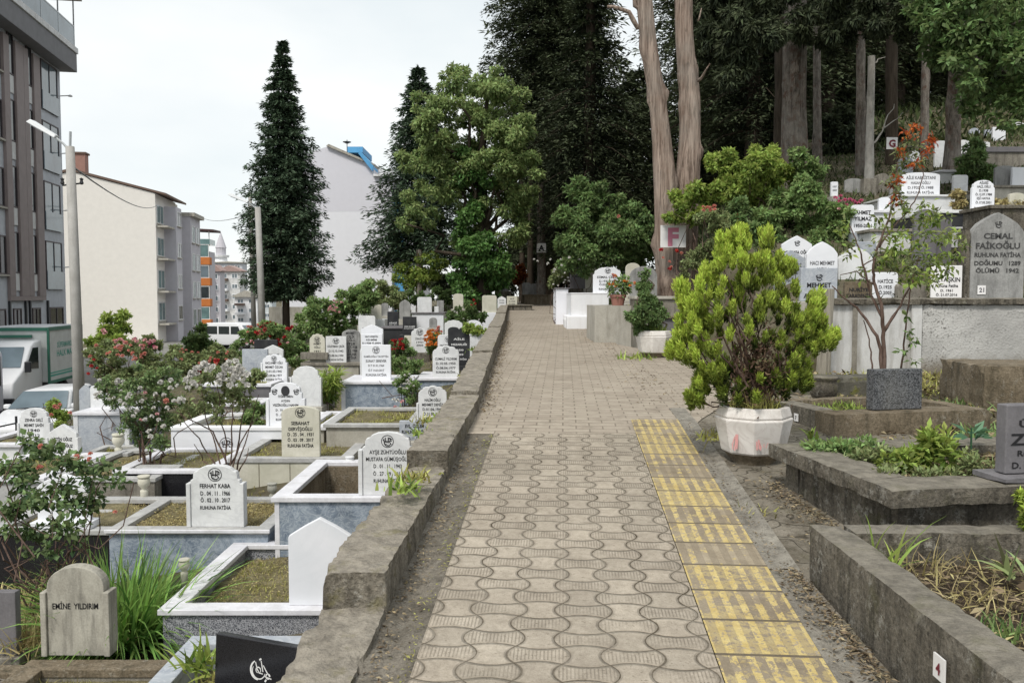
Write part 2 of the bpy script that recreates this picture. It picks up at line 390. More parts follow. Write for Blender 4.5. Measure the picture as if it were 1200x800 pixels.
def mat_wave():
    m = Mat('wave_pavers'); o = m.objc()
    s = m.n('ShaderNodeSeparateXYZ', {0: o}); x, y = s.outputs[0], s.outputs[1]
    wob = m.noise(o, 1.3, 2)
    px, py = 0.168, 0.122
    u = m.math('DIVIDE', x, px); w = m.math('DIVIDE', m.math('ADD', y, m.math('MULTIPLY', wob, 0.02)), py)
    pu = m.math('MULTIPLY', u, math.pi); pw = m.math('MULTIPLY', w, math.pi)
    U = m.math('SUBTRACT', u, m.math('MULTIPLY', m.math('MULTIPLY', m.math('COSINE', pu), m.math('SINE', pw)), 0.21))
    W = m.math('ADD', w, m.math('MULTIPLY', m.math('MULTIPLY', m.math('COSINE', pw), m.math('SINE', pu)), 0.17))
    def edge(a, sc):
        f = m.math('FRACT', a); d = m.math('MINIMUM', f, m.math('SUBTRACT', 1.0, f)); return m.math('MULTIPLY', d, sc)
    dv = edge(U, px); dh = edge(W, py)
    gap = m.noise(o, 3.5, 3)
    gw = m.math('ADD', -0.0005, m.math('MULTIPLY', m.math('ADD', gap, m.math('MULTIPLY', m.math('SUBTRACT', m.noise(o, 42, 4, 0.7), 0.5), 1.1)), 0.0105))
    gw = m.math('SUBTRACT', gw, 0.0012)
    gv = m.math('LESS_THAN', dv, gw); gh = m.math('LESS_THAN', dh, m.math('MULTIPLY', gw, 0.75))
    groove = m.math('MAXIMUM', gv, gh)
    soft = m.math('MINIMUM', m.math('MULTIPLY', m.math('MINIMUM', dv, dh), 70), 1.0)
    fu, fw = m.math('FLOOR', U), m.math('FLOOR', W)
    par = m.math('ABSOLUTE', m.math('MODULO', m.math('ADD', fu, fw), 2.0))
    cv = m.n('ShaderNodeCombineXYZ', {0: fu, 1: fw})
    wn = m.n('ShaderNodeTexWhiteNoise', {0: cv.outputs[0]}).outputs[0]
    hx = m.math('SINE', m.math('MULTIPLY', x, 2*math.pi/0.0135))
    hatch = m.math('MULTIPLY', m.math('MULTIPLY', m.math('GREATER_THAN', hx, 0.45), par), m.ramp(m.noise(o, 7, 4), 0.34, 0.55))
    hatch = m.math('MULTIPLY', hatch, m.math('GREATER_THAN', m.math('MINIMUM', dv, dh), 0.014))
    p = m.pos()
    c = m.mix(m.ramp(m.noise(p, 1.6, 7, 0.65), 0.3, 0.7), (0.43,0.37,0.30), (0.585,0.52,0.43))
    c = m.mix(m.math('MULTIPLY', wn, 0.42), c, (0.32,0.285,0.235))
    c = m.mix(m.math('MULTIPLY', m.ramp(m.noise(p, 0.9, 5, 0.7), 0.48, 0.66), 0.4), c, (0.29,0.26,0.21))
    c = m.mix(m.math('MULTIPLY', m.ramp(m.math('MINIMUM', dv, dh), 0.0, 0.018, (1,1,1), (0,0,0)), 0.35), c, (0.17,0.15,0.115))
    c = m.mix(m.math('MULTIPLY', m.ramp(m.noise(p, 9, 8, 0.75), 0.46, 0.64), 0.5), c, (0.28,0.24,0.195))
    c = m.mix(0.32, c, m.ramp(m.noise(p, 150, 3, 0.8), 0.3, 0.7, (0.4,0.4,0.4), (1,1,1)), 'MULTIPLY')
    spk = m.ramp(m.noise(p, 55, 4, 0.75), 0.33, 0.40, (1,1,1), (0,0,0))
    c = m.mix(m.math('MULTIPLY', spk, 0.7), c, (0.15,0.125,0.09))
    c = m.mix(0.4, c, m.ramp(m.noise(p, 30, 6, 0.8), 0.36, 0.62, (0.5,0.48,0.44), (1,1,1)), 'MULTIPLY')
    c = m.mix(m.math('MULTIPLY', hatch, 0.42), c, (0.10,0.085,0.065))
    c = m.mix(m.math('MULTIPLY', groove, m.ramp(m.noise(p, 2.6, 5, 0.7), 0.32, 0.62, (0.3,0.3,0.3), (0.95,0.95,0.95))), c, (0.085,0.068,0.045))
    m.base(c); m.rough(0.9); m.spec(0.2)
    h = m.math('ADD', m.math('SUBTRACT', m.math('ADD', soft, m.math('MULTIPLY', wn, 0.5)), m.math('MULTIPLY', hatch, 0.35)), m.math('MULTIPLY', m.noise(p, 70, 5, 0.75), 0.6))
    m.bump(h, 1.0, 0.009)
    return m.m

def mat_brick():
    m = Mat('block_pavers'); o = m.objc()
    b = m.n('ShaderNodeTexBrick', {'Vector': o, 'Color1': (0.32,0.275,0.225), 'Color2': (0.44,0.39,0.32), 'Mortar': (0.10,0.085,0.065),
            'Scale': 1.0, 'Mortar Size': 0.006, 'Mortar Smooth': 0.3, 'Brick Width': 0.205, 'Row Height': 0.105})
    b.offset = 0.5
    p = m.pos()
    c = b.outputs[0]
    c = m.mix(0.45, c, m.mix(m.ramp(m.noise(p, 0.8, 6, 0.65), 0.3, 0.7), (0.30,0.255,0.20), (0.46,0.40,0.33)))
    c = m.mix(m.math('MULTIPLY', m.ramp(m.noise(p, 6, 8, 0.75), 0.48, 0.66), 0.45), c, (0.16,0.135,0.105))
    c = m.mix(0.35, c, m.ramp(m.noise(p, 120, 3, 0.8), 0.3, 0.7, (0.45,0.45,0.45), (1,1,1)), 'MULTIPLY')
    m.base(c); m.rough(0.92); m.spec(0.15)
    m.bump(m.math('SUBTRACT', m.math('MULTIPLY', m.noise(p, 50, 4, 0.7), 0.4), b.outputs[1]), 0.6, 0.006)
    return m.m

def mat_tactile():
    m = Mat('tactile_tiles'); o = m.objc()
    s = m.n('ShaderNodeSeparateXYZ', {0: o}); x, y = s.outputs[0], s.outputs[1]
    p = m.pos()
    bx = m.math('FRACT', m.math('DIVIDE', x, 0.0633))
    bar = m.math('MULTIPLY', m.math('GREATER_THAN', bx, 0.27), m.math('LESS_THAN', bx, 0.73))
    yy = m.math('DIVIDE', m.math('ADD', y, 0.02), 0.276)
    fy = m.math('FRACT', yy); row = m.math('FLOOR', yy)
    tile = m.math('MINIMUM', m.math('GREATER_THAN', fy, 0.03), m.math('LESS_THAN', fy, 0.97))
    bar = m.math('MULTIPLY', bar, tile)
    cv = m.n('ShaderNodeCombineXYZ', {0: row, 1: 7.0})
    wn = m.n('ShaderNodeTexWhiteNoise', {0: cv.outputs[0]}).outputs[0]
    wear = m.math('ADD', m.noise(o, 9, 8, 0.75), m.math('MULTIPLY', m.math('SUBTRACT', m.noise(o, 2.2, 3), 0.5), 0.3))
    thr = m.math('ADD', 0.43, m.math('MULTIPLY', wn, 0.24))
    paint = m.math('GREATER_THAN', m.math('ADD', wear, m.math('MULTIPLY', bar, 0.075)), thr)
    chip = m.math('GREATER_THAN', m.noise(o, 38, 4, 0.75), 0.44)
    paint = m.math('MULTIPLY', m.math('MULTIPLY', paint, chip), tile)
    c = m.mix(m.ramp(m.noise(p, 5, 7, 0.7), 0.35, 0.65), (0.25,0.205,0.145), (0.40,0.34,0.25))
    c = m.mix(m.math('MULTIPLY', m.math('SUBTRACT', 1.0, bar), 0.35), c, (0.17,0.14,0.105))
    yel = m.mix(m.ramp(m.noise(p, 14, 5, 0.7), 0.35, 0.65), (0.50,0.375,0.14), (0.64,0.52,0.23))
    c = m.mix(m.math('MULTIPLY', paint, m.math('ADD', 0.42, m.math('MULTIPLY', bar, 0.48))), c, yel)
    c = m.mix(m.math('MULTIPLY', m.math('SUBTRACT', 1.0, tile), 0.7), c, (0.09,0.075,0.055))
    c = m.mix(0.4, c, m.ramp(m.noise(p, 130, 3, 0.8), 0.3, 0.7, (0.45,0.45,0.45), (1,1,1)), 'MULTIPLY')
    m.base(c); m.rough(0.9); m.spec(0.2)
    m.bump(m.math('ADD', bar, m.math('MULTIPLY', m.noise(p, 60, 4), 0.45)), 1.0, 0.010)
    return m.m

def mat_ground():
    m = Mat('cemetery_ground'); p = m.pos()
    c = m.mix(m.ramp(m.noise(p, 1.4, 7, 0.68), 0.35, 0.65), (0.085,0.075,0.045), (0.20,0.175,0.13))
    c = m.mix(m.math('MULTIPLY', m.ramp(m.noise(p, 3.2, 7, 0.7), 0.52, 0.64), 0.8), c, (0.095,0.115,0.035))
    c = m.mix(0.5, c, m.ramp(m.noise(p, 70, 4, 0.8), 0.3, 0.7, (0.35,0.35,0.35), (1,1,1)), 'MULTIPLY')
    m.base(c); m.rough(0.97); m.spec(0.1)
    m.bump(m.math('ADD', m.noise(p, 45, 6, 0.75), m.math('MULTIPLY', m.noise(p, 8, 5), 2)), 0.8, 0.02)
    return m.m

def mat_rough():
    m = Mat('rough_pavement'); p = m.pos()
    c = m.mix(m.ramp(m.noise(p, 2.2, 8, 0.7), 0.34, 0.66), (0.18,0.16,0.125), (0.36,0.325,0.27))
    c = m.mix(m.math('MULTIPLY', m.ramp(m.noise(p, 5, 8, 0.75), 0.5, 0.66), 0.7), c, (0.085,0.072,0.052))
    c = m.mix(m.math('MULTIPLY', m.ramp(m.noise(p, 3.4, 6, 0.7), 0.56, 0.68), 0.45), c, (0.11,0.105,0.045))
    cr = m.n('ShaderNodeTexVoronoi', {'Vector': m.n('ShaderNodeVectorMath', {0: p, 1: m.n('ShaderNodeTexNoise', {'Vector': p, 'Scale': 3.0}).outputs[1]}, operation='ADD').outputs[0], 'Scale': 2.4}, feature='DISTANCE_TO_EDGE').outputs[0]
    crk = m.ramp(cr, 0.0, 0.02, (1,1,1), (0,0,0))
    c = m.mix(m.math('MULTIPLY', crk, 0.75), c, (0.05,0.043,0.03))
    c = m.mix(0.5, c, m.ramp(m.noise(p, 110, 4, 0.8), 0.3, 0.7, (0.35,0.35,0.35), (1,1,1)), 'MULTIPLY')
    m.base(c); m.rough(0.95); m.spec(0.12)
    m.bump(m.math('SUBTRACT', m.math('ADD', m.noise(p, 60, 6, 0.75), m.math('MULTIPLY', m.noise(p, 10, 5), 2)), crk), 0.8, 0.012)
    return m.m

def mat_asphalt():
    m = Mat('asphalt'); p = m.pos()
    c = m.mix(m.ramp(m.noise(p, 0.5, 6, 0.6), 0.3, 0.7), (0.15,0.145,0.135), (0.24,0.235,0.22))
    m.base(c); m.rough(0.9); m.bump(m.noise(p, 90, 3), 0.3, 0.004)
    return m.m
def mat_roughcast():
    m = Mat('roughcast_render'); p = m.pos()
    c = m.mix(m.ramp(m.noise(p, 1.5, 6, 0.65), 0.35, 0.65), (0.36,0.355,0.345), (0.50,0.495,0.48))
    g = m.noise(p, 38, 3, 0.6)
    msk = m.math('MULTIPLY', m.ramp(m.noise(p, 2.2, 5, 0.6), 0.36, 0.6), m.ramp(g, 0.53, 0.63))
    c = m.mix(m.math('MULTIPLY', msk, 0.85), c, (0.12,0.115,0.105))
    s = m.n('ShaderNodeSeparateXYZ', {0: p})
    low = m.ramp(m.math('ADD', s.outputs[2], m.math('MULTIPLY', m.noise(p, 4, 5), 0.35)), 0.78, 0.98, (1,1,1), (0,0,0))
    c = m.mix(m.math('MULTIPLY', low, 0.8), c, (0.17,0.145,0.11))
    m.base(c); m.rough(0.95); m.spec(0.1); m.bump(g, 0.9, 0.012)
    return m.m
WAVE, BRICK, TACT, GROUND, ROUGH, ASPH, RCAST = mat_wave(), mat_brick(), mat_tactile(), mat_ground(), mat_rough(), mat_asphalt(), mat_roughcast()

def glass(name, c, rough=0.08):
    m = Mat(name); p = m.pos()
    m.base(m.mix(m.ramp(m.noise(p, 0.8, 3), 0.35, 0.65), c, tuple(x*1.7 for x in c))); m.rough(rough); m.spec(0.8); MATS[name] = m.m
    return m.m
STAINST = stone('stained_headstone', (0.36,0.34,0.29), (0.54,0.52,0.45), (0.12,0.115,0.10), 0.85, 3.5, 0.85, 0.3, 0.005, 70, 0.3)
GLASSD = glass('dark_window_glass', (0.018,0.024,0.026))
GLASSB = glass('blue_window_glass', (0.10,0.13,0.15))
GLASST = glass('teal_window_glass', (0.09,0.15,0.15))
# ------------------------------------------------------------------ lettering
_fc = bpy.data.curves.new('lettering', 'FONT'); _fc.align_x = 'CENTER'; _fc.resolution_u = 2
_fo = bpy.data.objects.new('lettering', _fc); COL.objects.link(_fo)
_tc = {}
def text_geo(s, weight=0.012):
    k = (s, weight)
    if k not in _tc:
        _fc.body = s; _fc.size = 1.0; _fc.offset = weight
        dg = bpy.context.evaluated_depsgraph_get(); dg.update()
        e = _fo.evaluated_get(dg); me = e.to_mesh()
        vs = [tuple(v.co) for v in me.vertices]; fs = [tuple(p.vertices) for p in me.polygons]
        e.to_mesh_clear()
        _tc[k] = (vs, fs)
    return _tc[k]

def add_text(mb, s, cx, z, h, wmax=None, weight=0.012, y=-0.003, wfix=None):
    """text in the xz plane facing -y, baseline z, capital height h"""
    vs, fs = text_geo(s, weight)
    if not vs: return
    xs = [v[0] for v in vs]; w = max(xs)-min(xs); mid = (max(xs)+min(xs))/2
    sy = h/0.73; sx = sy
    if wfix: sx = wfix/w
    elif wmax and w*sx > wmax: sx = wmax/w
    mb.add([(cx+(v[0]-mid)*sx, y, z+v[1]*sy) for v in vs], fs)

def strip(mb, pts, w, y=-0.003):
    """flat ribbon in the xz plane"""
    n = len(pts); vs = []
    for i, (x, z) in enumerate(pts):
        a = pts[max(i-1, 0)]; b = pts[min(i+1, n-1)]
        dx, dz = b[0]-a[0], b[1]-a[1]; l = math.hypot(dx, dz) or 1
        ww = w*(0.45+0.55*math.sin(math.pi*(i+0.6)/(n+0.2)))/2
        vs += [(x-dz/l*ww, y, z+dx/l*ww), (x+dz/l*ww, y, z-dx/l*ww)]
    mb.add(vs, [(2*i, 2*i+1, 2*i+3, 2*i+2) for i in range(n-1)])

def arc(cx, cz, r, a0, a1, n=14, sx=1.0):
    return [(cx+sx*r*math.cos(R(a0+(a1-a0)*k/n)), cz+r*math.sin(R(a0+(a1-a0)*k/n))) for k in range(n+1)]

def emblem_geo(mb, cx, cz, r, y=-0.003, ring=True):
    if ring:
        ro, ri = r, r*0.90; n = 32
        vs = []
        for k in range(n):
            t = 2*math.pi*k/n
            vs += [(cx+ro*math.cos(t), y, cz+ro*math.sin(t)), (cx+ri*math.cos(t), y, cz+ri*math.sin(t))]
        mb.add(vs, [(2*k, 2*k+1, (2*k+3) % (2*n), (2*k+2) % (2*n)) for k in range(n)])
    w = r*0.15
    S = lambda pts: strip(mb, [(cx+r*x, cz+r*z) for x, z in pts], w, y)
    S([(-0.55,0.45),(-0.55,-0.1)]); S([(-0.3,0.6),(-0.28,0.0)]); S([(-0.62,0.02),(0.0,-0.03),(0.7,0.05)])
    S([(0.12,0.65),(0.1,-0.35)]); S([(0.42,0.5),(0.46,0.05)]); S(arc(0.0,-0.2,0.52,180,345)); S(arc(-0.28,-0.28,0.2,20,330))
    S([(0.25,-0.05),(0.62,-0.5)]); S(arc(0.35,0.35,0.17,-60,230)); S([(-0.75,0.2),(-0.45,0.28)])
    S([(-0.1,-0.62),(0.3,-0.75)]); S([(0.55,0.4),(0.78,0.22)])

# ------------------------------------------------------------------ headstones
def outline(style, w, h):
    a = w/2
    if style == 'rect': return [(-a,0),(a,0),(a,h),(-a,h)]
    if style == 'soft':
        r = w*0.14; p = [(-a,0),(a,0)]
        p += arc(a-r, h-r, r, 0, 90, 5); p += arc(-a+r, h-r, r, 90, 180, 5); return p
    if style == 'round':
        z0 = h-a*0.72; return [(-a,0),(a,0)] + [(a*math.cos(t), z0+a*0.72*math.sin(t)) for t in np.linspace(0, math.pi, 17)]
    if style == 'seg':
        rise = h*0.13; return [(-a,0),(a,0)] + [(a*math.cos(t), h-rise+rise*math.sin(t)) for t in np.linspace(0.0, math.pi, 15)]
    if style == 'gable':
        z0 = h*0.80
        return [(-a,0),(a,0),(a,z0*0.97),(a*0.97,z0),(a*0.5,h*0.905),(0,h),(-a*0.5,h*0.905),(-a*0.97,z0),(-a,z0*0.97)]
    if style == 'ogee':
        z0 = h*0.76
        r = [(a,z0),(a*0.9,z0+h*0.05),(a*0.72,h*0.875),(a*0.48,h*0.925),(a*0.25,h*0.965),(0,h)]
        return [(-a,0),(a,0)] + r + [(-x, z) for x, z in r[-2::-1]]
    if style == 'bell':      # stepped shoulders, low curved top
        z0 = h*0.76
        r = [(a,z0),(a*0.90,z0+0.01),(a*0.89,h*0.85),(a*0.84,h*0.895),(a*0.74,h*0.905),(a*0.62,h*0.95),(a*0.4,h*0.985),(0,h)]
        return [(-a,0),(a,0)] + r + [(-x, z) for x, z in r[-2::-1]]
    if style == 'cloud':     # scalloped top
        r = [(a,h*0.74),(a*0.98,h*0.82),(a*0.86,h*0.88),(a*0.74,h*0.89),(a*0.66,h*0.945),(a*0.48,h*0.97),(a*0.30,h*0.965),(a*0.16,h*0.995),(0,h)]
        return [(-a,0),(a,0)] + r + [(-x, z) for x, z in r[-2::-1]]
    if style == 'twin':
        p = [(-a,0),(a,0)]
        p += [(a*0.5+a*0.5*math.cos(t), h*0.93+h*0.07*math.sin(t)) for t in np.linspace(0, math.pi, 8)]
        p += [(-a*0.5+a*0.5*math.cos(t), h*0.93+h*0.07*math.sin(t)) for t in np.linspace(0, math.pi, 8)][1:]
        return p
    raise ValueError(style)

def slab(mat, parent, style, w, h, t=0.06, lines=None, emb=None, ink=None, pil=None, bev=0.006, lean=0.0, top=0.80, weight=0.014, ry=None):
    """headstone part: front faces -y. lines = [(text, z/h, capheight/h, width/w)]"""
    mb = MB(); mb.prism(outline(style, w, h), 0, t)
    s = mb.build('headstone', mat, parent, bev)
    if lean: s.rotation_euler = (lean, 0, 0)
    if pil:
        pw, ph = pil
        for sx in (-1, 1):
            b = MB(); x0 = sx*(w/2+0.0)
            b.box(min(x0, x0+sx*pw)-(0.0 if sx > 0 else 0), max(x0, x0+sx*pw), -0.018, t+0.018, 0, ph)
            b.build('pilaster', mat, s, 0.005)
    if lines:
        mb = MB()
        for tx, zz, hh, ww in lines:
            add_text(mb, tx, 0, zz*h, hh*h, None, weight, -0.003, ww*w if ww else None)
        mb.build('inscription', ink or INK, s)
    if emb:
        mb = MB(); emblem_geo(mb, 0, emb[0]*h, emb[1]*w, -0.003, emb[2] if len(emb) > 2 else True)
        mb.build('emblem', ink or INK, s)
    return s

def std_lines(txts, z1, z0, hh, widths):
    n = len(txts)
    return [(t, z1+(z0-z1)*i/max(1, n-1), hh, widths[i]) for i, t in enumerate(txts)]

# ------------------------------------------------------------------ plots
def kerb_frame(parent, x0, x1, y0, y1, h, rail, cope_mat, side_mat, ct=0.04, over=0.03, sink=0.35, fill=None, fill_mat=None, side_in=None, cope_name='coping', cope=True, sides=(1,1,1,1)):
    """rectangular grave surround in local coordinates, top at z=0 (front edge is y0); each side panel a part"""
    o = over
    z1 = -ct if cope else 0
    segs = [(x0+o, x1-o, y0+o, y0+rail-o), (x0+o, x1-o, y1-rail+o, y1-o), (x0+o, x0+rail-o, y0+rail-o+0.001, y1-rail+o-0.001), (x1-rail+o, x1-o, y0+rail-o+0.001, y1-rail+o-0.001)]
    for sg, on in zip(segs, sides):
        if not on: continue
        MB().box(sg[0], sg[1], sg[2], sg[3], -h-sink, z1-0.001).build('side_panel', side_mat, parent, 0.004)
    if cope:
        cs = [(x0, x1, y0, y0+rail), (x0, x1, y1-rail, y1), (x0, x0+rail, y0+rail+0.001, y1-rail-0.001), (x1-rail, x1, y0+rail+0.001, y1-rail-0.001)]
        for sg, on in zip(cs, sides):
            if not on: continue
            MB().box(sg[0], sg[1], sg[2], sg[3], -ct, 0).build('coping', cope_mat, parent, 0.006)
    if fill is not None:
        soil_bed(parent, x0+rail-0.02, x1-rail+0.02, y0+rail-0.02, y1-rail+0.02, fill, fill_mat or SOIL)

def soil_bed(parent, x0, x1, y0, y1, z, mat, amp=0.035, nx=26, ny=26):
    xs = np.linspace(x0, x1, nx); ys = np.linspace(y0, y1, ny)
    V = []; seed = rnd.random()*50
    for y in ys:
        for x in xs:
            V.append((x, y, z + amp*noise.fractal(Vector((x*2.2+seed, y*2.2, seed)), 1.0, 2.0, 4)))
    F = [(j*nx+i, j*nx+i+1, (j+1)*nx+i+1, (j+1)*nx+i) for j in range(ny-1) for i in range(nx-1)]
    np_mesh('soil_bed', V, F, mat, parent, None, True)

def turf(parent, x0, x1, y0, y1, z, n, mat=None, L=0.06, W=0.006, name='turf', clump=True):
    k = max(3, n//60)
    c = np.stack([rng.uniform(x0, x1, k), rng.uniform(y0, y1, k)], 1)
    idx = rng.integers(0, k, n); P2 = c[idx] + rng.normal(size=(n, 2))*0.09
    if not clump: P2 = np.stack([rng.uniform(x0, x1, n), rng.uniform(y0, y1, n)], 1)
    P2[:, 0] = np.clip(P2[:, 0], x0, x1); P2[:, 1] = np.clip(P2[:, 1], y0, y1)
    Pn = np.concatenate([P2, np.full((n, 1), z-0.012)], 1)
    D = np.array([0, 0, 1.0]) + rng.normal(size=(n, 3))*0.65; D[:, 2] = np.abs(D[:, 2])+0.15
    o = blades_obj(name, Pn, D, L*rng.uniform(0.4, 1.4, n), W*rng.uniform(0.6, 1.5, n), rng.uniform(0.2, 1.6, n), mat or L_TURF, parent, 2)
    o['kind'] = 'stuff'
    return o

def litter(parent, x0, x1, y0, y1, z, n, mat, L=0.07, W=0.012, name='dry_litter'):
    Pn = np.stack([rng.uniform(x0, x1, n), rng.uniform(y0, y1, n), z + rng.uniform(0.0, 0.03, n)], 1)
    D = rng.normal(size=(n, 3)); D[:, 2] *= 0.25
    N = np.array([0, 0, 1.0]) + rng.normal(size=(n, 3))*0.4
    o = leaves_obj(name, leaf_quads(Pn, D, N, L*rng.uniform(0.3, 1.5, n), W*rng.uniform(0.4, 1.6, n), 0.08), rng.random(n), mat, parent)
    o['kind'] = 'stuff'
    return o

# ------------------------------------------------------------------ foliage
def blob_points(blobs, n, shell=0.45):
    """blobs: list of (cx,cy,cz,rx,ry,rz). returns points, outward dirs, depth 0..1"""
    B = np.array(blobs, float)
    wgt = (B[:, 3]*B[:, 4]*B[:, 5])**(2/3); wgt /= wgt.sum()
    idx = rng.choice(len(B), n, p=wgt)
    d = rdir(n); rad = shell + (1-shell)*rng.random(n)**0.6
    Pn = B[idx, :3] + d*B[idx, 3:6]*rad[:, None]
    return Pn, d, rad, idx

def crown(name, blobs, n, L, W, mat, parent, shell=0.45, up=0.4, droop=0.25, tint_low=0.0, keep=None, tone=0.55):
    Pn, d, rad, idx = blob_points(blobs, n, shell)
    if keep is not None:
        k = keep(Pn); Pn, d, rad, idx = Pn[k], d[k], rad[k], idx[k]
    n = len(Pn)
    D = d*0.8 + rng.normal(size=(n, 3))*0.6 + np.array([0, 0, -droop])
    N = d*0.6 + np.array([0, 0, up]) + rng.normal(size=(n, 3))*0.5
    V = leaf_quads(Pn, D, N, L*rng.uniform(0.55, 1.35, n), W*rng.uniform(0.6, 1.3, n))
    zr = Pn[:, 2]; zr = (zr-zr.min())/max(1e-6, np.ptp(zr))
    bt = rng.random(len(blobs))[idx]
    t = np.clip((rad-shell)/(1-shell)*tone + d[:, 2]*0.22 + bt*0.25 + tint_low + rng.normal(size=n)*0.1, 0, 1)  # inner and lower leaves painted darker like shade, outer and upper ones lighter
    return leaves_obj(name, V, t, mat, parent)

def scatter_blobs(n, cx, cy, cz, rx, ry, rz, r0, r1, shell=0.55, flat=0.85):
    out = []
    for _ in range(n):
        d = rdir(1)[0]; q = shell + (1-shell)*rnd.random()
        r = rnd.uniform(r0, r1)
        out.append((cx+d[0]*rx*q, cy+d[1]*ry*q, cz+d[2]*rz*q, r, r, r*flat))
    return out

def limb(mb, p0, p1, r0, r1, bend=0.1, n=5, sides=6):
    p0 = Vector(p0); p1 = Vector(p1); L = (p1-p0).length
    pts = [p0.lerp(p1, k/n) + Vector((rnd.gauss(0, 1), rnd.gauss(0, 1), rnd.gauss(0, 1)))*(bend*L*0.12 if 0 < k < n else 0) for k in range(n+1)]
    mb.tube(pts, [r0+(r1-r0)*k/n for k in range(n+1)], sides)
    return pts

def trunk_mesh(path, radii, n=20, rough=0.12, seed=0.0, knots=0):
    """uneven trunk surface along a path, subdivided"""
    path = [Vector(p) for p in path]; mb = MB()
    K = 10; dense = []; rr = []
    for i in range(len(path)-1):
        for k in range(K):
            t = k/K; dense.append(path[i].lerp(path[i+1], t)); rr.append(radii[i]+(radii[i+1]-radii[i])*t)
    dense.append(path[-1]); rr.append(radii[-1])
    # smooth
    for _ in range(6):
        dense = [dense[0]] + [(dense[i-1]+dense[i]*2+dense[i+1])/4 for i in range(1, len(dense)-1)] + [dense[-1]]
    kn = [(rnd.random()*len(dense), rnd.random()*6.283, rnd.uniform(0.15, 0.4)) for _ in range(knots)]
    vs = []; fs = []
    for i, p in enumerate(dense):
        for k in range(n):
            t = 2*math.pi*k/n
            r = rr[i]*(1 + rough*noise.noise(Vector((math.cos(t)*1.6, math.sin(t)*1.6, p.z*0.9+seed))) + rough*0.8*noise.noise(Vector((math.cos(t)*4, math.sin(t)*4, p.z*0.35+seed+9))))
            for (ki, kt, ka) in kn:
                da = abs((t-kt+math.pi) % (2*math.pi)-math.pi); di = (i-ki)
                r += rr[i]*ka*math.exp(-(da/0.25)**2-(di/1.2)**2)
            vs.append((p.x+math.cos(t)*r, p.y+math.sin(t)*r, p.z))
    for i in range(len(dense)-1):
        for k in range(n):
            fs.append((i*n+k, i*n+(k+1) % n, (i+1)*n+(k+1) % n, (i+1)*n+k))
    mb.add(vs, fs)
    return mb

def conifer(name, label, loc, H, rad_fn, z0, mat, bmat, levels=46, per=11, cards=34, L=0.26, W=0.07, tilt=0.1, droop=0.35, tr=0.16, up_tip=0.2, group=None, asym=None, jit=0.25):
    root = thing(name, label, 'tree', loc, 0, group)
    trunk_mesh([(0,0,-0.5),(0.02,0,H*0.4),(0,0,H*0.98)], [tr*1.1, tr*0.75, 0.02], 10, 0.08, rnd.random()*9).build('trunk', bmat, root, 0, True)
    PP = []; DD = []; NN = []; TT = []
    bm = MB()
    for i in range(levels):
        f = (i+rnd.random()*0.8)/levels; z = z0 + (H-z0)*f
        rr = rad_fn(f)
        m = max(4, int(per*(0.35+0.65*rr/max(rad_fn(x/20) for x in range(20)))))
        a0 = rnd.random()*6.28
        for k in range(m):
            a = a0 + 6.283*k/m + rnd.gauss(0, 0.2)
            ln = rr*rnd.uniform(1-jit*1.6, 1+jit*0.6)
            if asym: ln *= asym(a, f)
            if ln < 0.08: continue
            dirh = np.array([math.cos(a), math.sin(a), 0.0]); side = np.array([-math.sin(a), math.cos(a), 0.0])
            nc = int(cards*(0.4+0.6*ln/max(0.3, rad_fn(0.15))))
            t = rng.random(nc)**0.75
            zz = -tilt*ln*t - droop*ln*0.5*t**2 + up_tip*ln*np.maximum(0, t-0.75)
            sw = (1-t)*0.38*ln + 0.05
            s = rng.uniform(-1, 1, nc)*sw
            p = dirh*(t*ln)[:, None] + side*s[:, None] + np.stack([np.zeros(nc), np.zeros(nc), z+zz+rng.normal(size=nc)*0.05*ln-np.abs(s)*0.15], 1)
            d = dirh*0.8 + side*(np.sign(s)*0.7)[:, None] + rng.normal(size=(nc, 3))*0.35 + np.array([0, 0, -0.25])
            PP.append(p); DD.append(d); NN.append(np.array([0, 0, 1.0]) + rng.normal(size=(nc, 3))*0.45)
            TT.append(np.clip(t*0.75 + rng.normal(size=nc)*0.15, 0, 1))  # shade painted in towards the trunk, branch tips lighter as new growth
            if i % 2 == 0: bm.tube([(0, 0, z), tuple(dirh*ln*0.5+np.array([0, 0, z-tilt*ln*0.5-droop*ln*0.12])), tuple(dirh*ln*0.9+np.array([0, 0, z-tilt*ln*0.9-droop*ln*0.4]))], [0.03, 0.02, 0.006], 4, False)
    PP = np.concatenate(PP); n = len(PP)
    V = leaf_quads(PP, np.concatenate(DD), np.concatenate(NN), L*rng.uniform(0.6, 1.4, n), W*rng.uniform(0.7, 1.3, n), 0.06)
    leaves_obj('crown', V, np.concatenate(TT), mat, root)
    bm.build('branches', bmat, root)
    return root

_bl = {}
def bloom(parent, p, mat, size):
    k = (mat.name, 0)
    if k not in _bl:
        n = 26; d = rdir(n); d[:, 2] = np.abs(d[:, 2])*0.8+0.1
        V = leaf_quads(d*0.12, d + rng.normal(size=(n, 3))*0.5, d+rng.normal(size=(n, 3))*0.6, np.full(n, 0.55), np.full(n, 0.6), 0.2)
        V = V.reshape(-1, 3); F = np.arange(len(V)).reshape(-1, 4)
        o = np_mesh('bloom', V, F, mat, parent, rng.random(n))
        _bl[k] = o.data
    else:
        o = bpy.data.objects.new('bloom', _bl[k]); link(o, parent)
    o.location = p; o.scale = (size, size, size); o.rotation_euler = (rnd.uniform(-0.6, 0.6), rnd.uniform(-0.6, 0.6), rnd.random()*6)
    return o

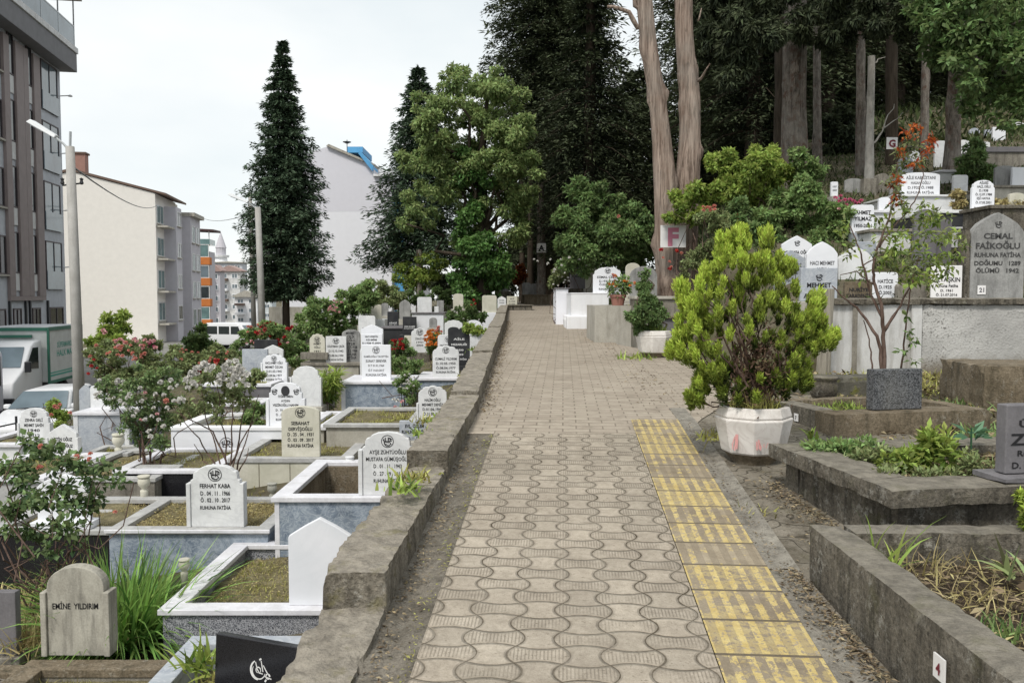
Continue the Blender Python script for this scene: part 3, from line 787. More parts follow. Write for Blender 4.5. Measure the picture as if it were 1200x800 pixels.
def shrub(name, label, cat, loc, w, d, h, n, L, W, mat, blooms=(), stems=5, group=None, nb=14, z0=0.25, rb=0.34, shell=0.35, stem_r=0.012, bmat=None, keep=None, up=0.4, sprig=6):
    """bush in local coordinates: base at the origin"""
    root = thing(name, label, cat, loc, 0, group)
    cz = h*(z0+1)/2; rz = h*(1-z0)/2
    bl = scatter_blobs(nb, 0, 0, cz, w/2*0.78, d/2*0.78, rz*0.8, rb*min(w, h)*0.35, rb*min(w, h)*0.75)
    # sprigs that break the outline
    for k in range(sprig):
        a = rnd.random()*6.283; e = rnd.uniform(0.1, 1.3); q = 1.02+rnd.random()*0.12
        x, y, z = math.cos(a)*math.cos(e)*w/2*q, math.sin(a)*math.cos(e)*d/2*q, cz+math.sin(e)*rz*q
        r = rb*min(w, h)*0.2
        bl.append((x, y, z, r*0.7, r*0.7, r*1.3))
    crown('foliage', bl, n, L, W, mat, root, shell, up, 0.25, 0, keep)
    if stems:
        mb = MB()
        for k in range(stems):
            b = bl[rnd.randrange(len(bl))]
            limb(mb, (rnd.gauss(0, 0.05)*w, rnd.gauss(0, 0.05)*d, -0.15), b[:3], stem_r, stem_r*0.4, 0.6, 5, 5)
        mb.build('stems', bmat or B_TWIG, root)
    for fm, cnt, size, front in blooms:
        for k in range(cnt):
            b = bl[rnd.randrange(len(bl))]
            dv = rdir(1)[0]; dv[1] = -abs(dv[1]) if rnd.random() < front else dv[1]; dv[2] = abs(dv[2]) if rnd.random() < 0.75 else dv[2]
            bloom(root, (b[0]+dv[0]*b[3]*1.02, b[1]+dv[1]*b[4]*1.02, b[2]+dv[2]*b[5]*1.02), fm, size*rnd.uniform(0.7, 1.25))
    return root
# ================================================================== ground
def build_ground():
    ss = [-600,-300,-150,-90,-60,-45,-35,-28,-24,-20,-17,-15,-13.5,-12.4,-11.6,-11,-10,-9,-8,-7,-6,-5,-4.2,-3.5,-3,-2.5,-2,-1.5,-1,-0.6,-0.24,-0.08,0.3,0.8,1.3,1.8,2.3,2.7,3.1,3.5,3.9,4.3,4.8,5.4,6,7,8,9,10,12,14,17,20,25,30,40,60,100,200,400]
    ys = [-60,-20,-8,-4,-2,0,1,2,3,4,5,6,6.85,7.5,8,9,10,10.40,10.46,11,12,13,14,15,16,17,18,19,20,21,22,24,26,28,30,33,36,40,45,50,60,75,90,110,140,180,250,400,800]
    V = []; nx = len(ss)
    for Y in ys:
        for s in ss:
            X = WI(min(Y, 60)) + s
            if s < -0.2:
                z = T(X, Y)
                if X < -11.6: z = STREET-0.02
                if Y > 60: z = z+(STREET-0.02-z)*sstep(60, 110, Y) if X < -4 else z
            else:
                z = HR(X, Y)-(0.075 if X < 2.4 else 0.03)
                if X > 2.0 and Y < 10.42: z += 0.02*noise.noise(Vector((X*1.3, Y*1.3, 0)))
            V.append((X, Y, z))
    F = [(j*nx+i, j*nx+i+1, (j+1)*nx+i+1, (j+1)*nx+i) for j in range(len(ys)-1) for i in range(nx-1)]
    o = np_mesh('ground', V, F, GROUND); tag(o, kind='structure')
build_ground()

TH = -math.atan(0.06)
def sheet(name, mat, fl, fr, ys, dz, cols=2, prof=None, kind='structure', parent=None):
    """strip that follows the path, its own axes along the path"""
    c, s = math.cos(-TH), math.sin(-TH); V = []
    for Y in ys:
        for k in range(cols):
            t = k/(cols-1); X = fl(Y)+(fr(Y)-fl(Y))*t
            z = G(Y)+dz+(prof[k]*min(1, max(0, (6.3-Y)/0.8)) if prof else 0)
            V.append((c*X-s*Y, s*X+c*Y, z))
    F = [(j*cols+i, j*cols+i+1, (j+1)*cols+i+1, (j+1)*cols+i) for j in range(len(ys)-1) for i in range(cols-1)]
    o = np_mesh(name, V, F, mat, parent); o.rotation_euler = (0, 0, TH)
    return tag(o, kind=kind)
near = [0.3, 1, 2, 3, 4, 5, 5.5, 5.9, 6.33]
sheet('footpath', WAVE, lambda Y: -0.515+0.06*Y, lambda Y: 0.543+0.06*Y, near, 0.0)
sheet('tactile_paving', TACT, lambda Y: 0.545+0.06*Y, lambda Y: 0.92+0.06*Y, near+[6.79], 0.004)
far = [6.33, 6.6, 6.85, 8, 9, 10, 11, 12, 13, 14.5, 16, 18, 20, 24, 28, 32, 36, 40, 44]
sheet('upper_footpath', BRICK, lambda Y: WI(Y)-0.02, lambda Y: float(np.interp(Y, [6.33,7,8,12,14.5,20,30,44], [1.3,1.6,2.1,2.5,1.8,1.7,2.0,3.5])), far, -0.004)
sheet('gutter', GUTT, lambda Y: WI(Y)-0.02, lambda Y: -0.518+0.06*Y, near+[6.8], -0.008, 5, [0.0, -0.012, -0.028, -0.015, -0.004])
sheet('drain_channel', CONC, lambda Y: 0.923+0.06*Y, lambda Y: 1.06+0.06*Y, near+[6.79, 7.4], 0.0, 5, [0.0, -0.004, -0.018, -0.004, 0.002])
sheet('side_pavement', ROUGH, lambda Y: 1.062+0.06*Y, lambda Y: 2.6+0.06*Y, near+[6.85, 8, 9.2], -0.012)

# road on the far left, running beside the cemetery
rd = MB(); rd.add([(-12.0-0.164*(Y-20) + dx, Y, STREET) for Y in (6, 300) for dx in (0.4, -9.5)], [(0, 1, 3, 2)])
tag(rd.build('road', ASPH), kind='structure')
pv = MB()
pv.hexa([(-21.55-0.164*(6-20)-dx, 6, STREET-0.2) for dx in (3, 0)] + [(-21.55-0.164*(280)-dx, 300, STREET-0.2) for dx in (0, 3)] + [(-21.55-0.164*(6-20)-dx, 6, STREET+0.13) for dx in (3, 0)] + [(-21.55-0.164*(280)-dx, 300, STREET+0.13) for dx in (0, 3)])
tag(pv.build('pavement', CONCL), kind='structure')

# ================================================================== low wall along the path
wall = thing('low_wall', 'rough mossy stone and mortar wall stepping up along the left edge of the footpath', 'wall')
def wall_section(Y0, Y1, z0, z1, seed):
    n = max(8, int((Y1-Y0)/(0.025 if Y0 < 6 else 0.08)))
    inner, top, outer = 8, 13, 6
    V = []
    for j in range(n+1):
        Y = Y0+(Y1-Y0)*j/n; zt = z0+(z1-z0)*j/n; xi = WI(Y); xo = xi-0.255; zb = G(Y)-0.15; zbo = T(xo, Y)-0.1
        sec = [(xi, zb+(zt-zb)*k/inner) for k in range(inner)] + [(xi+(xo-xi)*k/top, zt) for k in range(top)] + [(xo, zt+(zbo-zt)*(k/outer)**2) for k in range(outer+1)]
        for k, (x, z) in enumerate(sec):
            q = Vector((x*3.1, Y*3.1, z*3.1+seed)); q2 = q*4.2
            dv = noise.noise_vector(q)*0.011 + noise.noise_vector(q2)*0.007 + noise.noise_vector(q2*3.1)*0.004
            e = math.exp(-((k-inner)/1.1)**2) + math.exp(-((k-inner-top)/1.3)**2)
            chip = e*max(0, 0.003+0.030*noise.noise(Vector((Y*7, seed, k > inner+3)))+0.012*noise.noise(Vector((Y*23, seed, k > inner+3))))
            x2 = x + dv.x*0.8 + (-chip if k < inner+3 else chip); z2 = z + dv.z*(1.0 if z > G(Y) else 0.3) - chip
            y2 = Y + (dv.y*0.8)
            V.append((x2, y2, z2))
    m = inner+top+outer+1
    F = [(j*m+k, j*m+k+1, (j+1)*m+k+1, (j+1)*m+k) for j in range(n) for k in range(m-1)]
    mb = MB(); mb.v = V; mb.f = F + [tuple(range(m)), tuple(range(n*m+m-1, n*m-1, -1))]
    mb.build('wall_section', WALLST, wall, 0, False)
for a in [(0.4,3.35,0.05,0.265,1), (3.33,5.22,0.415,0.455,5), (5.20,7.4,0.555,0.645,9), (7.38,11,0.675,0.775,13), (10.98,16,0.80,0.92,17), (15.98,22,0.94,1.06,21), (21.98,31,1.09,1.23,25)]:
    wall_section(*a)

# ================================================================== vehicles
def on_street(name, label, x, y, rz, group=None, cat='car'):
    return thing(name, label, cat, (x, y, STREET+0.002), rz, group)
CARW = plain('white_car_paint', (0.70,0.71,0.73), 0.25, 0, 0.6, 0.02)
CARL = plain('lilac_white_paint', (0.58,0.59,0.66), 0.3, 0, 0.6, 0.02)
TYRE = plain('tyre_rubber', (0.012,0.012,0.012), 0.8)
RIM = plain('wheel_rim_metal', (0.35,0.36,0.37), 0.35, 0.7)
LENS = plain('headlight_lens', (0.55,0.57,0.60), 0.1, 0, 0.8)
TEAL = plain('teal_lettering', (0.06,0.33,0.26), 0.5)
GREENF = plain('dark_green_trim', (0.03,0.14,0.095), 0.5)
BOXP = plain('grey_box_panel', (0.55,0.57,0.56), 0.5)
SX = Matrix(((0,1,0,0),(1,0,0,0),(0,0,1,0),(0,0,0,1)))      # profile (y,z) pushed across x
def wheel(parent, x, y, r, w=0.2):
    pr = [(r*0.62,-w/2),(r*0.94,-w/2),(r,-w/2+0.03),(r,w/2-0.03),(r*0.94,w/2),(r*0.62,w/2)]
    o = MB().lathe(pr, 20).build('wheel', TYRE, parent, 0, True); o.location = (x, y, r); o.rotation_euler = (0, R(90), 0)
    rm = MB().lathe([(0.02,-w/2-0.004),(r*0.6,-w/2+0.01),(r*0.6,w/2-0.01),(0.02,w/2+0.004)], 12).build('rim', RIM, o)
def panel(name, pts, mat, parent, t=0.012):
    """thin slab over 4 corner points, pushed along its normal"""
    p = [Vector(q) for q in pts]; nrm = (p[1]-p[0]).cross(p[3]-p[0]).normalized()*t
    return MB().hexa([q-nrm for q in p] + [q+nrm for q in p]).build(name, mat, parent)

def hatchback(label, x, y, rz):
    r = on_street('parked_car', label, x, y, rz)
    hw = 0.86
    low = [(-2.05,0.30),(-2.12,0.55),(-2.02,0.72),(-1.15,0.95),(1.9,0.98),(2.08,0.90),(2.1,0.35),(1.75,0.22),(-1.8,0.22)]
    MB().prism(low, -hw, hw, SX).build('body', CARW, r, 0.06, True)
    MB().hexa([(-0.80,-1.22,0.93),(0.80,-1.22,0.93),(0.80,1.85,0.96),(-0.80,1.85,0.96),(-0.60,-0.42,1.40),(0.60,-0.42,1.40),(0.60,1.25,1.40),(-0.60,1.25,1.40)]).build('cabin', CARW, r, 0.09, True)
    panel('windscreen', [(-0.72,-1.16,0.99),(0.72,-1.16,0.99),(0.57,-0.50,1.37),(-0.57,-0.50,1.37)], GLASSB, r)
    for s in (-1, 1):
        panel('side_window', [(s*0.775,-0.92,1.01),(s*0.785,1.45,1.03),(s*0.635,1.1,1.35),(s*0.635,-0.35,1.35)], GLASSD, r)
        panel('headlight', [(s*0.45,-2.075,0.62),(s*0.80,-1.98,0.64),(s*0.78,-1.9,0.76),(s*0.45,-1.97,0.74)], LENS, r)
        MB().box(s*0.84-0.08, s*0.84+0.12 if s > 0 else s*0.84+0.08, -0.95, -0.80, 0.96, 1.08).build('wing_mirror', CARW, r, 0.03)
        for yy in (-1.35, 1.3): wheel(r, s*0.76, yy, 0.31)
    MB().box(-0.4, 0.4, -2.14, -2.09, 0.36, 0.5).build('grille', STEELD, r)
    w = MB(); w.tube([(-0.5,-1.2,0.985),(0.05,-1.12,1.02)], 0.012, 4); w.tube([(0.1,-1.2,0.985),(0.6,-1.12,1.02)], 0.012, 4); w.build('wiper', STEELD, r)
    return r
hatchback('white parked car behind the rounded white gravestone beside the concrete lamp post', -12.75, 23.6, R(9.4))

def box_truck():
    r = on_street('box_truck', 'white delivery truck with green edged box body parked in front of the grey block', -17.75, 30.2, R(9.4), cat='truck')
    cab = [(-2.35,0.35),(-2.42,0.75),(-2.30,1.10),(-1.45,1.45),(-0.72,2.22),(-0.45,2.36),(0.25,2.40),(0.25,0.40)]
    MB().prism(cab, -0.92, 0.92, SX).build('cab', CARW, r, 0.07, True)
    panel('windscreen', [(-0.80,-1.40,1.53),(0.80,-1.40,1.53),(0.72,-0.80,2.18),(-0.72,-0.80,2.18)], GLASSB, r, 0.02)
    for s in (-1, 1):
        panel('side_window', [(s*0.925,-1.25,1.46),(s*0.925,-0.15,1.40),(s*0.925,-0.15,2.15),(s*0.925,-0.62,2.15)], GLASSD, r)
        panel('headlight', [(s*0.50,-2.40,0.86),(s*0.88,-2.32,0.90),(s*0.86,-2.2,1.12),(s*0.52,-2.29,1.06)], LENS, r)
        b = MB().box(s*1.0-0.10, s*1.0+0.10, -1.35, -1.22, 1.35, 1.72).build('wing_mirror', STEELD, r, 0.03)
        wheel(r, s*0.80, -1.55, 0.36, 0.24); wheel(r, s*0.80, 2.55, 0.36, 0.24)
    MB().box(-0.45, 0.45, -2.45, -2.36, 0.62, 0.86).build('grille', STEELD, r, 0.02)
    MB().box(-0.95, 0.95, -2.46, -2.30, 0.32, 0.58).build('bumper', STEELD, r, 0.03)
    MB().box(-0.5, 0.5, 0.3, 3.9, 0.45, 0.72).build('chassis', STEELD, r)
    MB().box(-1.08, 1.08, 0.42, 4.0, 0.84, 2.78).build('cargo_box', BOXP, r, 0.01)
    e = MB()
    for s in (-1, 1):
        e.box(s*1.085-0.035, s*1.085+0.035, 0.36, 0.45, 0.80, 2.82)
        e.box(s*1.085-0.035, s*1.085+0.035, 3.95, 4.04, 0.80, 2.82)
        e.box(s*1.085-0.035, s*1.085+0.035, 0.46, 3.94, 2.70, 2.82); e.box(s*1.085-0.035, s*1.085+0.035, 0.46, 3.94, 0.78, 0.88)
    e.box(-1.04, 1.04, 0.36, 0.44, 2.70, 2.82); e.box(-1.04, 1.04, 3.96, 4.04, 2.70, 2.82)
    e.build('edge_trim', GREENF, r)
    MB().box(-1.05, 1.05, 0.46, 3.94, 2.785, 2.84).build('box_roof', plain('pale_roof_sheet', (0.62,0.63,0.66), 0.5), r)
    MB().box(-0.55, 0.55, 0.33, 0.40, 2.46, 2.56).build('roof_light', GREENF, r)
    t = MB(); add_text(t, 'SÜPERMARKET', 0, 0.33, 0.20, None, 0.02, 0, 1.75); add_text(t, 'HALK MALI', 0, 0, 0.24, None, 0.02, 0, 1.85)
    o = t.build('box_lettering', TEAL, r); o.location = (1.084, 2.15, 1.72); o.rotation_euler = (0, 0, R(90))
    st = MB(); st.box(1.08, 1.086, 0.5, 3.9, 1.13, 1.18); st.box(1.08, 1.086, 0.5, 3.9, 1.02, 1.09); st.build('stripes', TEAL, r)
box_truck()

def van(name, label, x, y, rz, mat, L=4.4, h=1.95, hw=0.92):
    r = on_street(name, label, x, y, rz, cat='van')
    f = -L/2
    pr = [(f,0.3),(f-0.05,0.65),(f+0.1,0.98),(f+0.55,1.08),(f+1.15,h-0.12),(f+1.5,h),(-f-0.2,h),(-f,h-0.2),(-f,0.3)]
    MB().prism(pr, -hw, hw, SX).build('body', mat, r, 0.07, True)
    panel('windscreen', [(-hw+0.12,f+0.60,1.13),(hw-0.12,f+0.60,1.13),(hw-0.18,f+1.08,h-0.19),(-hw+0.18,f+1.08,h-0.19)], GLASSB, r, 0.02)
    for s in (-1, 1):
        n = 3; y0 = f+1.0; st = (-f-0.15-y0)/n
        for k in range(n):
            panel('side_window', [(s*(hw+0.004), y0+k*st+0.05, 1.12), (s*(hw+0.004), y0+(k+1)*st-0.08, 1.12), (s*(hw+0.004), y0+(k+1)*st-0.08, h-0.25), (s*(hw+0.004), y0+k*st+(0.05 if k else 0.32), h-0.25)], GLASSD, r)
        panel('headlight', [(s*0.5,f-0.03,0.72),(s*0.85,f+0.02,0.74),(s*0.82,f+0.1,0.94),(s*0.5,f+0.06,0.92)], LENS, r)
        MB().box(s*(hw+0.10)-0.09, s*(hw+0.10)+0.09, f+0.72, f+0.84, 1.05, 1.32).build('wing_mirror', STEELD, r, 0.03)
        wheel(r, s*(hw-0.12), f+0.75, 0.33); wheel(r, s*(hw-0.12), -f-0.75, 0.33)
    MB().box(-0.5, 0.5, f-0.06, f-0.03, 0.42, 0.62).build('grille', STEELD, r)
    return r
van('parked_van', 'lilac white van cut off by the left edge in front of the delivery truck', -16.75, 24.7, R(9.4), CARL, 4.6, 2.3)
van('minibus', 'small white minibus with dark side windows parked before the far white houses', -20.9, 64.5, R(76), CARW, 4.2, 1.95)

# ================================================================== buildings
STREETROT = R(99.4)
def building(name, label, loc, rz=STREETROT, cat='building', group=None):
    return thing(name, label, cat, loc, rz, group)
def window(parent, x, z, w, h, y=0.0, gl=None, fr=None, fw=0.07, sill=False, mull=1):
    f = MB(); d0, d1 = y-0.05, y+0.02
    f.box(x, x+fw, d0, d1, z, z+h); f.box(x+w-fw, x+w, d0, d1, z, z+h); f.box(x+fw, x+w-fw, d0, d1, z, z+fw); f.box(x+fw, x+w-fw, d0, d1, z+h-fw, z+h)
    for k in range(1, mull+1):
        if mull: xx = x+w*k/(mull+1); f.box(xx-fw*0.3, xx+fw*0.3, d0, d1, z+fw, z+h-fw)
    o = f.build('window', fr or WHITEL, parent)
    MB().box(x+fw*0.5, x+w-fw*0.5, y-0.02, y+0.01, z+fw*0.5, z+h-fw*0.5).build('pane', gl or GLASSD, o)
    if sill: MB().box(x-0.06, x+w+0.06, y-0.14, y+0.02, z-0.08, z-0.003).build('sill', CONCL, o)
    return o
GREYB = plain('grey_blue_render', (0.50,0.525,0.57), 0.85, 0, 0.2)
GREYD = plain('dark_grey_render', (0.20,0.20,0.21), 0.8, 0, 0.2)
BROWNF = plain('brown_cladding', (0.24,0.20,0.195), 0.6, 0, 0.3)
FRAMEB = plain('dark_window_frame', (0.05,0.035,0.038), 0.5)
b1 = building('apartment_block', 'grey apartment block with brown vertical strips and a glazed roof terrace', (-23.5, 45, 0))
MB().box(-22, 0, 0, 9, STREET-0.5, 13.2).build('wall', GREYB, b1)
MB().box(-22, 0.35, -0.75, 9.2, 13.2, 14.15).build('terrace_slab', GREYD, b1, 0.02)
MB().box(-22, 0.40, -0.82, 9.25, 14.152, 14.45).build('slab_edge', WHITEP, b1, 0.02)
MB().box(-22, -1.6, 2.2, 9, 14.452, 16.9).build('penthouse_wall', GREYD, b1)
rl = MB()
for k in range(10): rl.box(0.26-2.3*k-0.05, 0.26-2.3*k, -0.70, -0.64, 14.452, 16.95)
rl.box(-22, 0.26, -0.70, -0.65, 15.50, 15.56); rl.build('terrace_posts', STEELG, b1)
MB().box(-21.9, 0.24, -0.685, -0.665, 14.46, 15.49).build('terrace_glass', GLASSB, b1)
MB().box(-22, 0.6, -1.0, 9.3, 16.952, 17.15).build('roof', plain('pale_roof_edge', (0.35,0.33,0.31), 0.7), b1)
MB().box(0.2, 1.1, 4, 4.06, 12.1, 12.16).build('gutter_spout', STEELG, b1)
for xa, xb in ((-3.9,-3.1), (-5.1,-4.55), (-6.0,-5.12), (-7.3,-6.7)):
    MB().box(xa, xb, -0.14, -0.002, 1.5, 13.0).build('brown_strip', BROWNF, b1, 0.01)
MB().box(-7.3, -3.1, -0.13, -0.003, 1.30, 1.498).build('strip_base', BROWNF, b1)
for f in range(4):
    zb = 1.6+2.95*f
    for xa, xb in ((-4.5,-3.95), (-6.65,-6.05)):
        window(b1, xa, zb+0.95, xb-xa, 1.85, -0.02, GLASSD, FRAMEB, 0.05, False, 0)
        MB().box(xa, xb, -0.05, -0.002, zb+0.15, zb+0.93).build('spandrel', WHITEP, b1)
    window(b1, -2.7, zb+0.25, 2.2, 2.4, 0.0, GLASSB, FRAMEB, 0.06, False, 1)
    MB().box(-2.72, -0.45, -0.10, -0.055, zb+0.25, zb+1.15).build('balcony_glass', GLASSB, b1)
    for xx in (-8.6, -11.2, -13.8): window(b1, xx, zb+0.85, 1.2, 1.7, 0.0, GLASSD, FRAMEB, 0.06, True, 1)
    lm = MB(); lm.tube([(-0.15,-0.02,zb+1.4), (-0.1,-0.5,zb+1.45)], 0.03, 5); lm.lathe([(0.0,0),(0.11,0.02),(0.10,0.08),(0.02,0.12)], 10, (-0.1,-0.52,zb+1.38)); lm.build('wall_lamp', WHITEP, b1)
for xx, ww in ((-2.4,1.9), (-4.6,1.0), (-6.8,0.9), (-9,1.4), (-12,1.4)):
    window(b1, xx, STREET+0.5, ww, 2.9, 0.0, GLASSD, FRAMEB, 0.07, False, 1)
for xx in (-2.75, -5.0, -5.5, -7.3): MB().box(xx, xx+0.12, -0.10, -0.003, STREET, 1.29).build('downpipe', STEELD, b1)

BEIGE = plain('cream_render', (0.74,0.715,0.675), 0.9, 0, 0.15, 0.03)
LAV = plain('lavender_render', (0.50,0.49,0.53), 0.9, 0, 0.15, 0.04)
TILE = plain('brown_roof_tiles', (0.15,0.105,0.085), 0.8, 0, 0.2)
b2 = building('apartment_block', 'cream apartment building with a tall blank windowless end wall', (-29.9, 72, 0))
MB().prism([(0, STREET-0.5),(0,10.1),(6.5,11.75),(13,10.1),(13,STREET-0.5)], 0, 7.6, Matrix(((0,1,0,0),(1,0,0,0),(0,0,1,0),(0,0,0,1)))).build('wall', BEIGE, b2)
MB().prism([(-0.9,9.95),(-0.9,10.12),(6.5,12.0),(14,10.12),(14,9.95),(6.5,11.8)], -0.12, 7.9, SX).build('roof', TILE, b2)
ch = MB().box(0.6, 1.5, 5.6, 6.6, 11.6, 13.3).build('chimney', plain('red_chimney_brick', (0.30,0.17,0.14), 0.9), b2)
MB().box(0.5, 1.6, 5.5, 6.7, 13.302, 13.45).build('chimney_cap', TILE, ch)
MB().box(3.0, 5.2, -1.0, -0.002, STREET, 9.3).build('stair_bay', LAV, b2)
for f in range(4):
    zb = -1.4+2.75*f
    window(b2, 0.4, zb+0.8, 2.3, 1.6, 0, GLASST, WHITEP, 0.08, True, 1)
    window(b2, 3.3, zb+0.8, 1.6, 1.3, -1.0, GLASSD, WHITEP, 0.08, True, 1)
    window(b2, 5.5, zb+0.8, 1.8, 1.5, 0, GLASSD, WHITEP, 0.08, True, 1)
    MB().box(0.2, 2.9, -0.9, -0.002, zb+0.45, zb+0.60).build('balcony_slab', CONCL, b2)
b3 = building('apartment_block', 'slim lavender grey building with a flat top behind the cream one', (-29.9, 79.8, 0))
MB().box(0, 4.5, 0, 8, STREET-0.5, 8.9).build('wall', LAV, b3)
MB().box(-0.1, 4.6, -0.4, 8, 8.902, 9.25).build('roof', CONCL, b3)
MB().box(0.8, 1.8, 1.5, 2.6, 9.252, 10.1).build('chimney', CONCL, b3)
for f in range(4):
    window(b3, 0.5, -1.3+2.6*f, 1.3, 1.6, 0, GLASST, WHITEP, 0.08, True, 1); window(b3, 2.4, -1.3+2.6*f, 1.6, 1.6, 0, GLASSB, WHITEP, 0.08, True, 1)
ORG = plain('orange_balcony_panel', (0.50,0.17,0.05), 0.7, 0, 0.2)
b4 = building('apartment_block', 'narrow building with orange balcony bands and a dark roof terrace canopy', (-34.6, 98, 0), R(8))
MB().box(-8, 0, 0, 3, STREET-0.5, 6.6).build('wall', LAV, b4)
for f in range(4):
    zb = -2.0+2.35*f
    MB().box(-2.9, 0.25, -1.1, -0.003, zb, zb+0.85).build('balcony', ORG, b4, 0.05)
    window(b4, -2.8, zb+0.86, 2.95, 1.45, -1.0, (GLASST, GLASSD, GLASSB, GLASST)[f], WHITEP, 0.08, False, 2)
MB().box(-2.9, 0.25, -1.0, 2.0, 7.35, 7.95).build('parapet_glass', GLASST, b4)
pp = MB()
for xx in (-2.8, 0.1): pp.box(xx, xx+0.1, -0.9, -0.8, 7.952, 9.0)
pp.build('canopy_posts', WHITEP, b4)
MB().hexa([(-3.4,-1.3,8.95),(0.7,-1.3,8.8),(0.7,3,8.9),(-3.4,3,9.05),(-3.4,-1.3,9.2),(0.7,-1.3,9.02),(0.7,3,9.15),(-3.4,3,9.3)]).build('canopy', plain('dark_red_canopy', (0.06,0.03,0.03), 0.7), b4)
def house(label, u0, u1, vt, Y, wall, rows, cols, depth=9, roofc=None, name='town_house', gl=None, group=None):
    a = P(u0, 340, Y); w = (u1-u0)*Y/1000; zt = P(u0, vt, Y).z
    r = building(name, label, (a.x, Y, 0), R(2), group=group)
    MB().box(0, w, 0, depth, STREET-0.5, zt).build('wall', wall, r)
    rf = MB(); rf.prism([(-0.3,zt+0.002),(w+0.3,zt+0.002),(w+0.3,zt+0.12),(w/2,zt+0.9 if roofc else zt+0.25),(-0.3,zt+0.12)], -0.4, depth+0.2); rf.build('roof', roofc or CONCL, r)
    for i in range(rows):
        for j in range(cols):
            cw = w/cols; fh = (zt-STREET)/rows
            window(r, j*cw+cw*0.2, STREET+i*fh+fh*0.3, cw*0.6, fh*0.5, 0, gl or GLASSB, WHITEL, 0.10, False, 1)
        if i: MB().box(w*0.06, w*0.45, -1.0, -0.06, STREET+i*fh+fh*0.1, STREET+i*fh+fh*0.32).build('balcony', WHITEL if i % 2 else TILE, r)
    return r
PINKR = plain('faded_pink_roof', (0.34,0.24,0.22), 0.8)
house('lavender wing with small windows right behind the orange balconies', 247, 258, 318, 112, LAV, 5, 1, 2, PINKR)
house('white house with a faded roof and brown balcony at the far street end', 257, 281, 318, 128, WHITEP, 5, 2, 3, PINKR)
house('small white gabled house with paired windows at the far street foot', 275, 301, 348, 118, WHITEL, 3, 2, 2.5, CONCL)
house('pale blue white block partly hidden behind the leaning lamp post', 296, 318, 322, 140, plain('pale_blue_render', (0.55,0.60,0.62), 0.85), 5, 2, 3)
house('grey flat topped house below the minaret', 250, 284, 308, 150, GREYB, 5, 3, 3)
mn = thing('minaret', 'thin white minaret with a pointed cap above the far roofs', 'minaret', (P(259,300,210).x, 210, 0))
MB().lathe([(2.6,-3),(2.6,9.5),(1.6,9.9),(1.4,11)], 12).build('shaft', WHITEL, mn)
MB().lathe([(1.9,11.002),(2.0,11.5),(1.3,11.52)], 12).build('balcony', WHITEL, mn)
MB().lathe([(1.2,11.53),(1.2,13.2),(1.35,13.3),(0.05,17.2)], 12).build('cap', LAV, mn)

BLUET = plain('bright_blue_trim', (0.10,0.36,0.66), 0.6)
WLAV = plain('pale_lavender_render', (0.68,0.68,0.74), 0.9, 0, 0.15, 0.02)
WHB = plain('bluish_white_render', (0.78,0.79,0.84), 0.9, 0, 0.15, 0.02)
Yb = 60
def bx(u, v): q = P(u, v, Yb); return (q.x-P(365,300,Yb).x, q.z)
b6 = building('apartment_block', 'tall pale lavender and white end wall with blue roof edging behind the spruces', (P(365,300,Yb).x, Yb, 0), 0)
pt = [bx(330,360), bx(459,360), bx(459,248), bx(330,248)]
MB().prism([(pt[0][0],-3),(pt[1][0],-3),pt[2],pt[3]], 0, 16).build('lower_wall', WHB, b6)
MB().prism([(bx(330,247.9)), (bx(459,247.9)), bx(459,206), bx(438,206), bx(438,193), bx(386,171), bx(330,190)], 0, 16).build('upper_wall', WLAV, b6)
MB().prism([bx(383,171.5), bx(386,169.5), bx(440,193), bx(438,194.5)], -0.25, 16).build('roof_edge', CONCL, b6)
MB().prism([bx(404,176), bx(422,176), bx(422,169), bx(404,169)], 1, 5).build('roof_box', BLUET, b6)
MB().prism([bx(421,181), bx(423,178), bx(439,196), bx(437,201)], -0.4, 10).build('blue_fascia', BLUET, b6)
MB().prism([bx(438,207), bx(459,207), bx(459,204.5), bx(438,204.5)], -0.3, 12).build('terrace_edge', WHITEL, b6)
MB().prism([bx(440,204), bx(458,204), bx(458,196), bx(440,196)], 1.0, 1.1).build('terrace_railing', WHITEL, b6)
at_ = MB(); q = bx(397,170); at_.tube([(q[0],3,q[1]-1), (q[0],3,q[1]+0.9)], 0.03, 5); at_.lathe([(0.02,0),(0.3,0.12),(0.32,0.15)], 10, (q[0],3,q[1]+0.6)); at_.build('antenna', STEELD, b6)
for f in range(4):
    z = -1.0+2.7*f
    o = MB().box(bx(459,300)[0]+0.02, bx(459,300)[0]+0.9, 0.6, 1.0, z, z+1.6).build('window', WHITEL, b6)
    MB().box(bx(459,300)[0]+0.1, bx(459,300)[0]+0.8, 0.57, 0.6, z+0.1, z+1.5).build('pane', BLUET, o)
MB().box(bx(459,300)[0]+0.02, bx(485,300)[0], 1.02, 12, -3, 2.9).build('side_wing', WHB, b6)
gw = thing('garden_wall', 'pale low house wall behind the red roses right of the leaning lamp post', 'wall', (P(315,370,48).x, 48, 0))
MB().prism([(0,-3),(3.2,-3),(3.2,0.3),(2.0,0.9),(0,0.9)], 0, 0.3).build('wall', CONCL, gw)

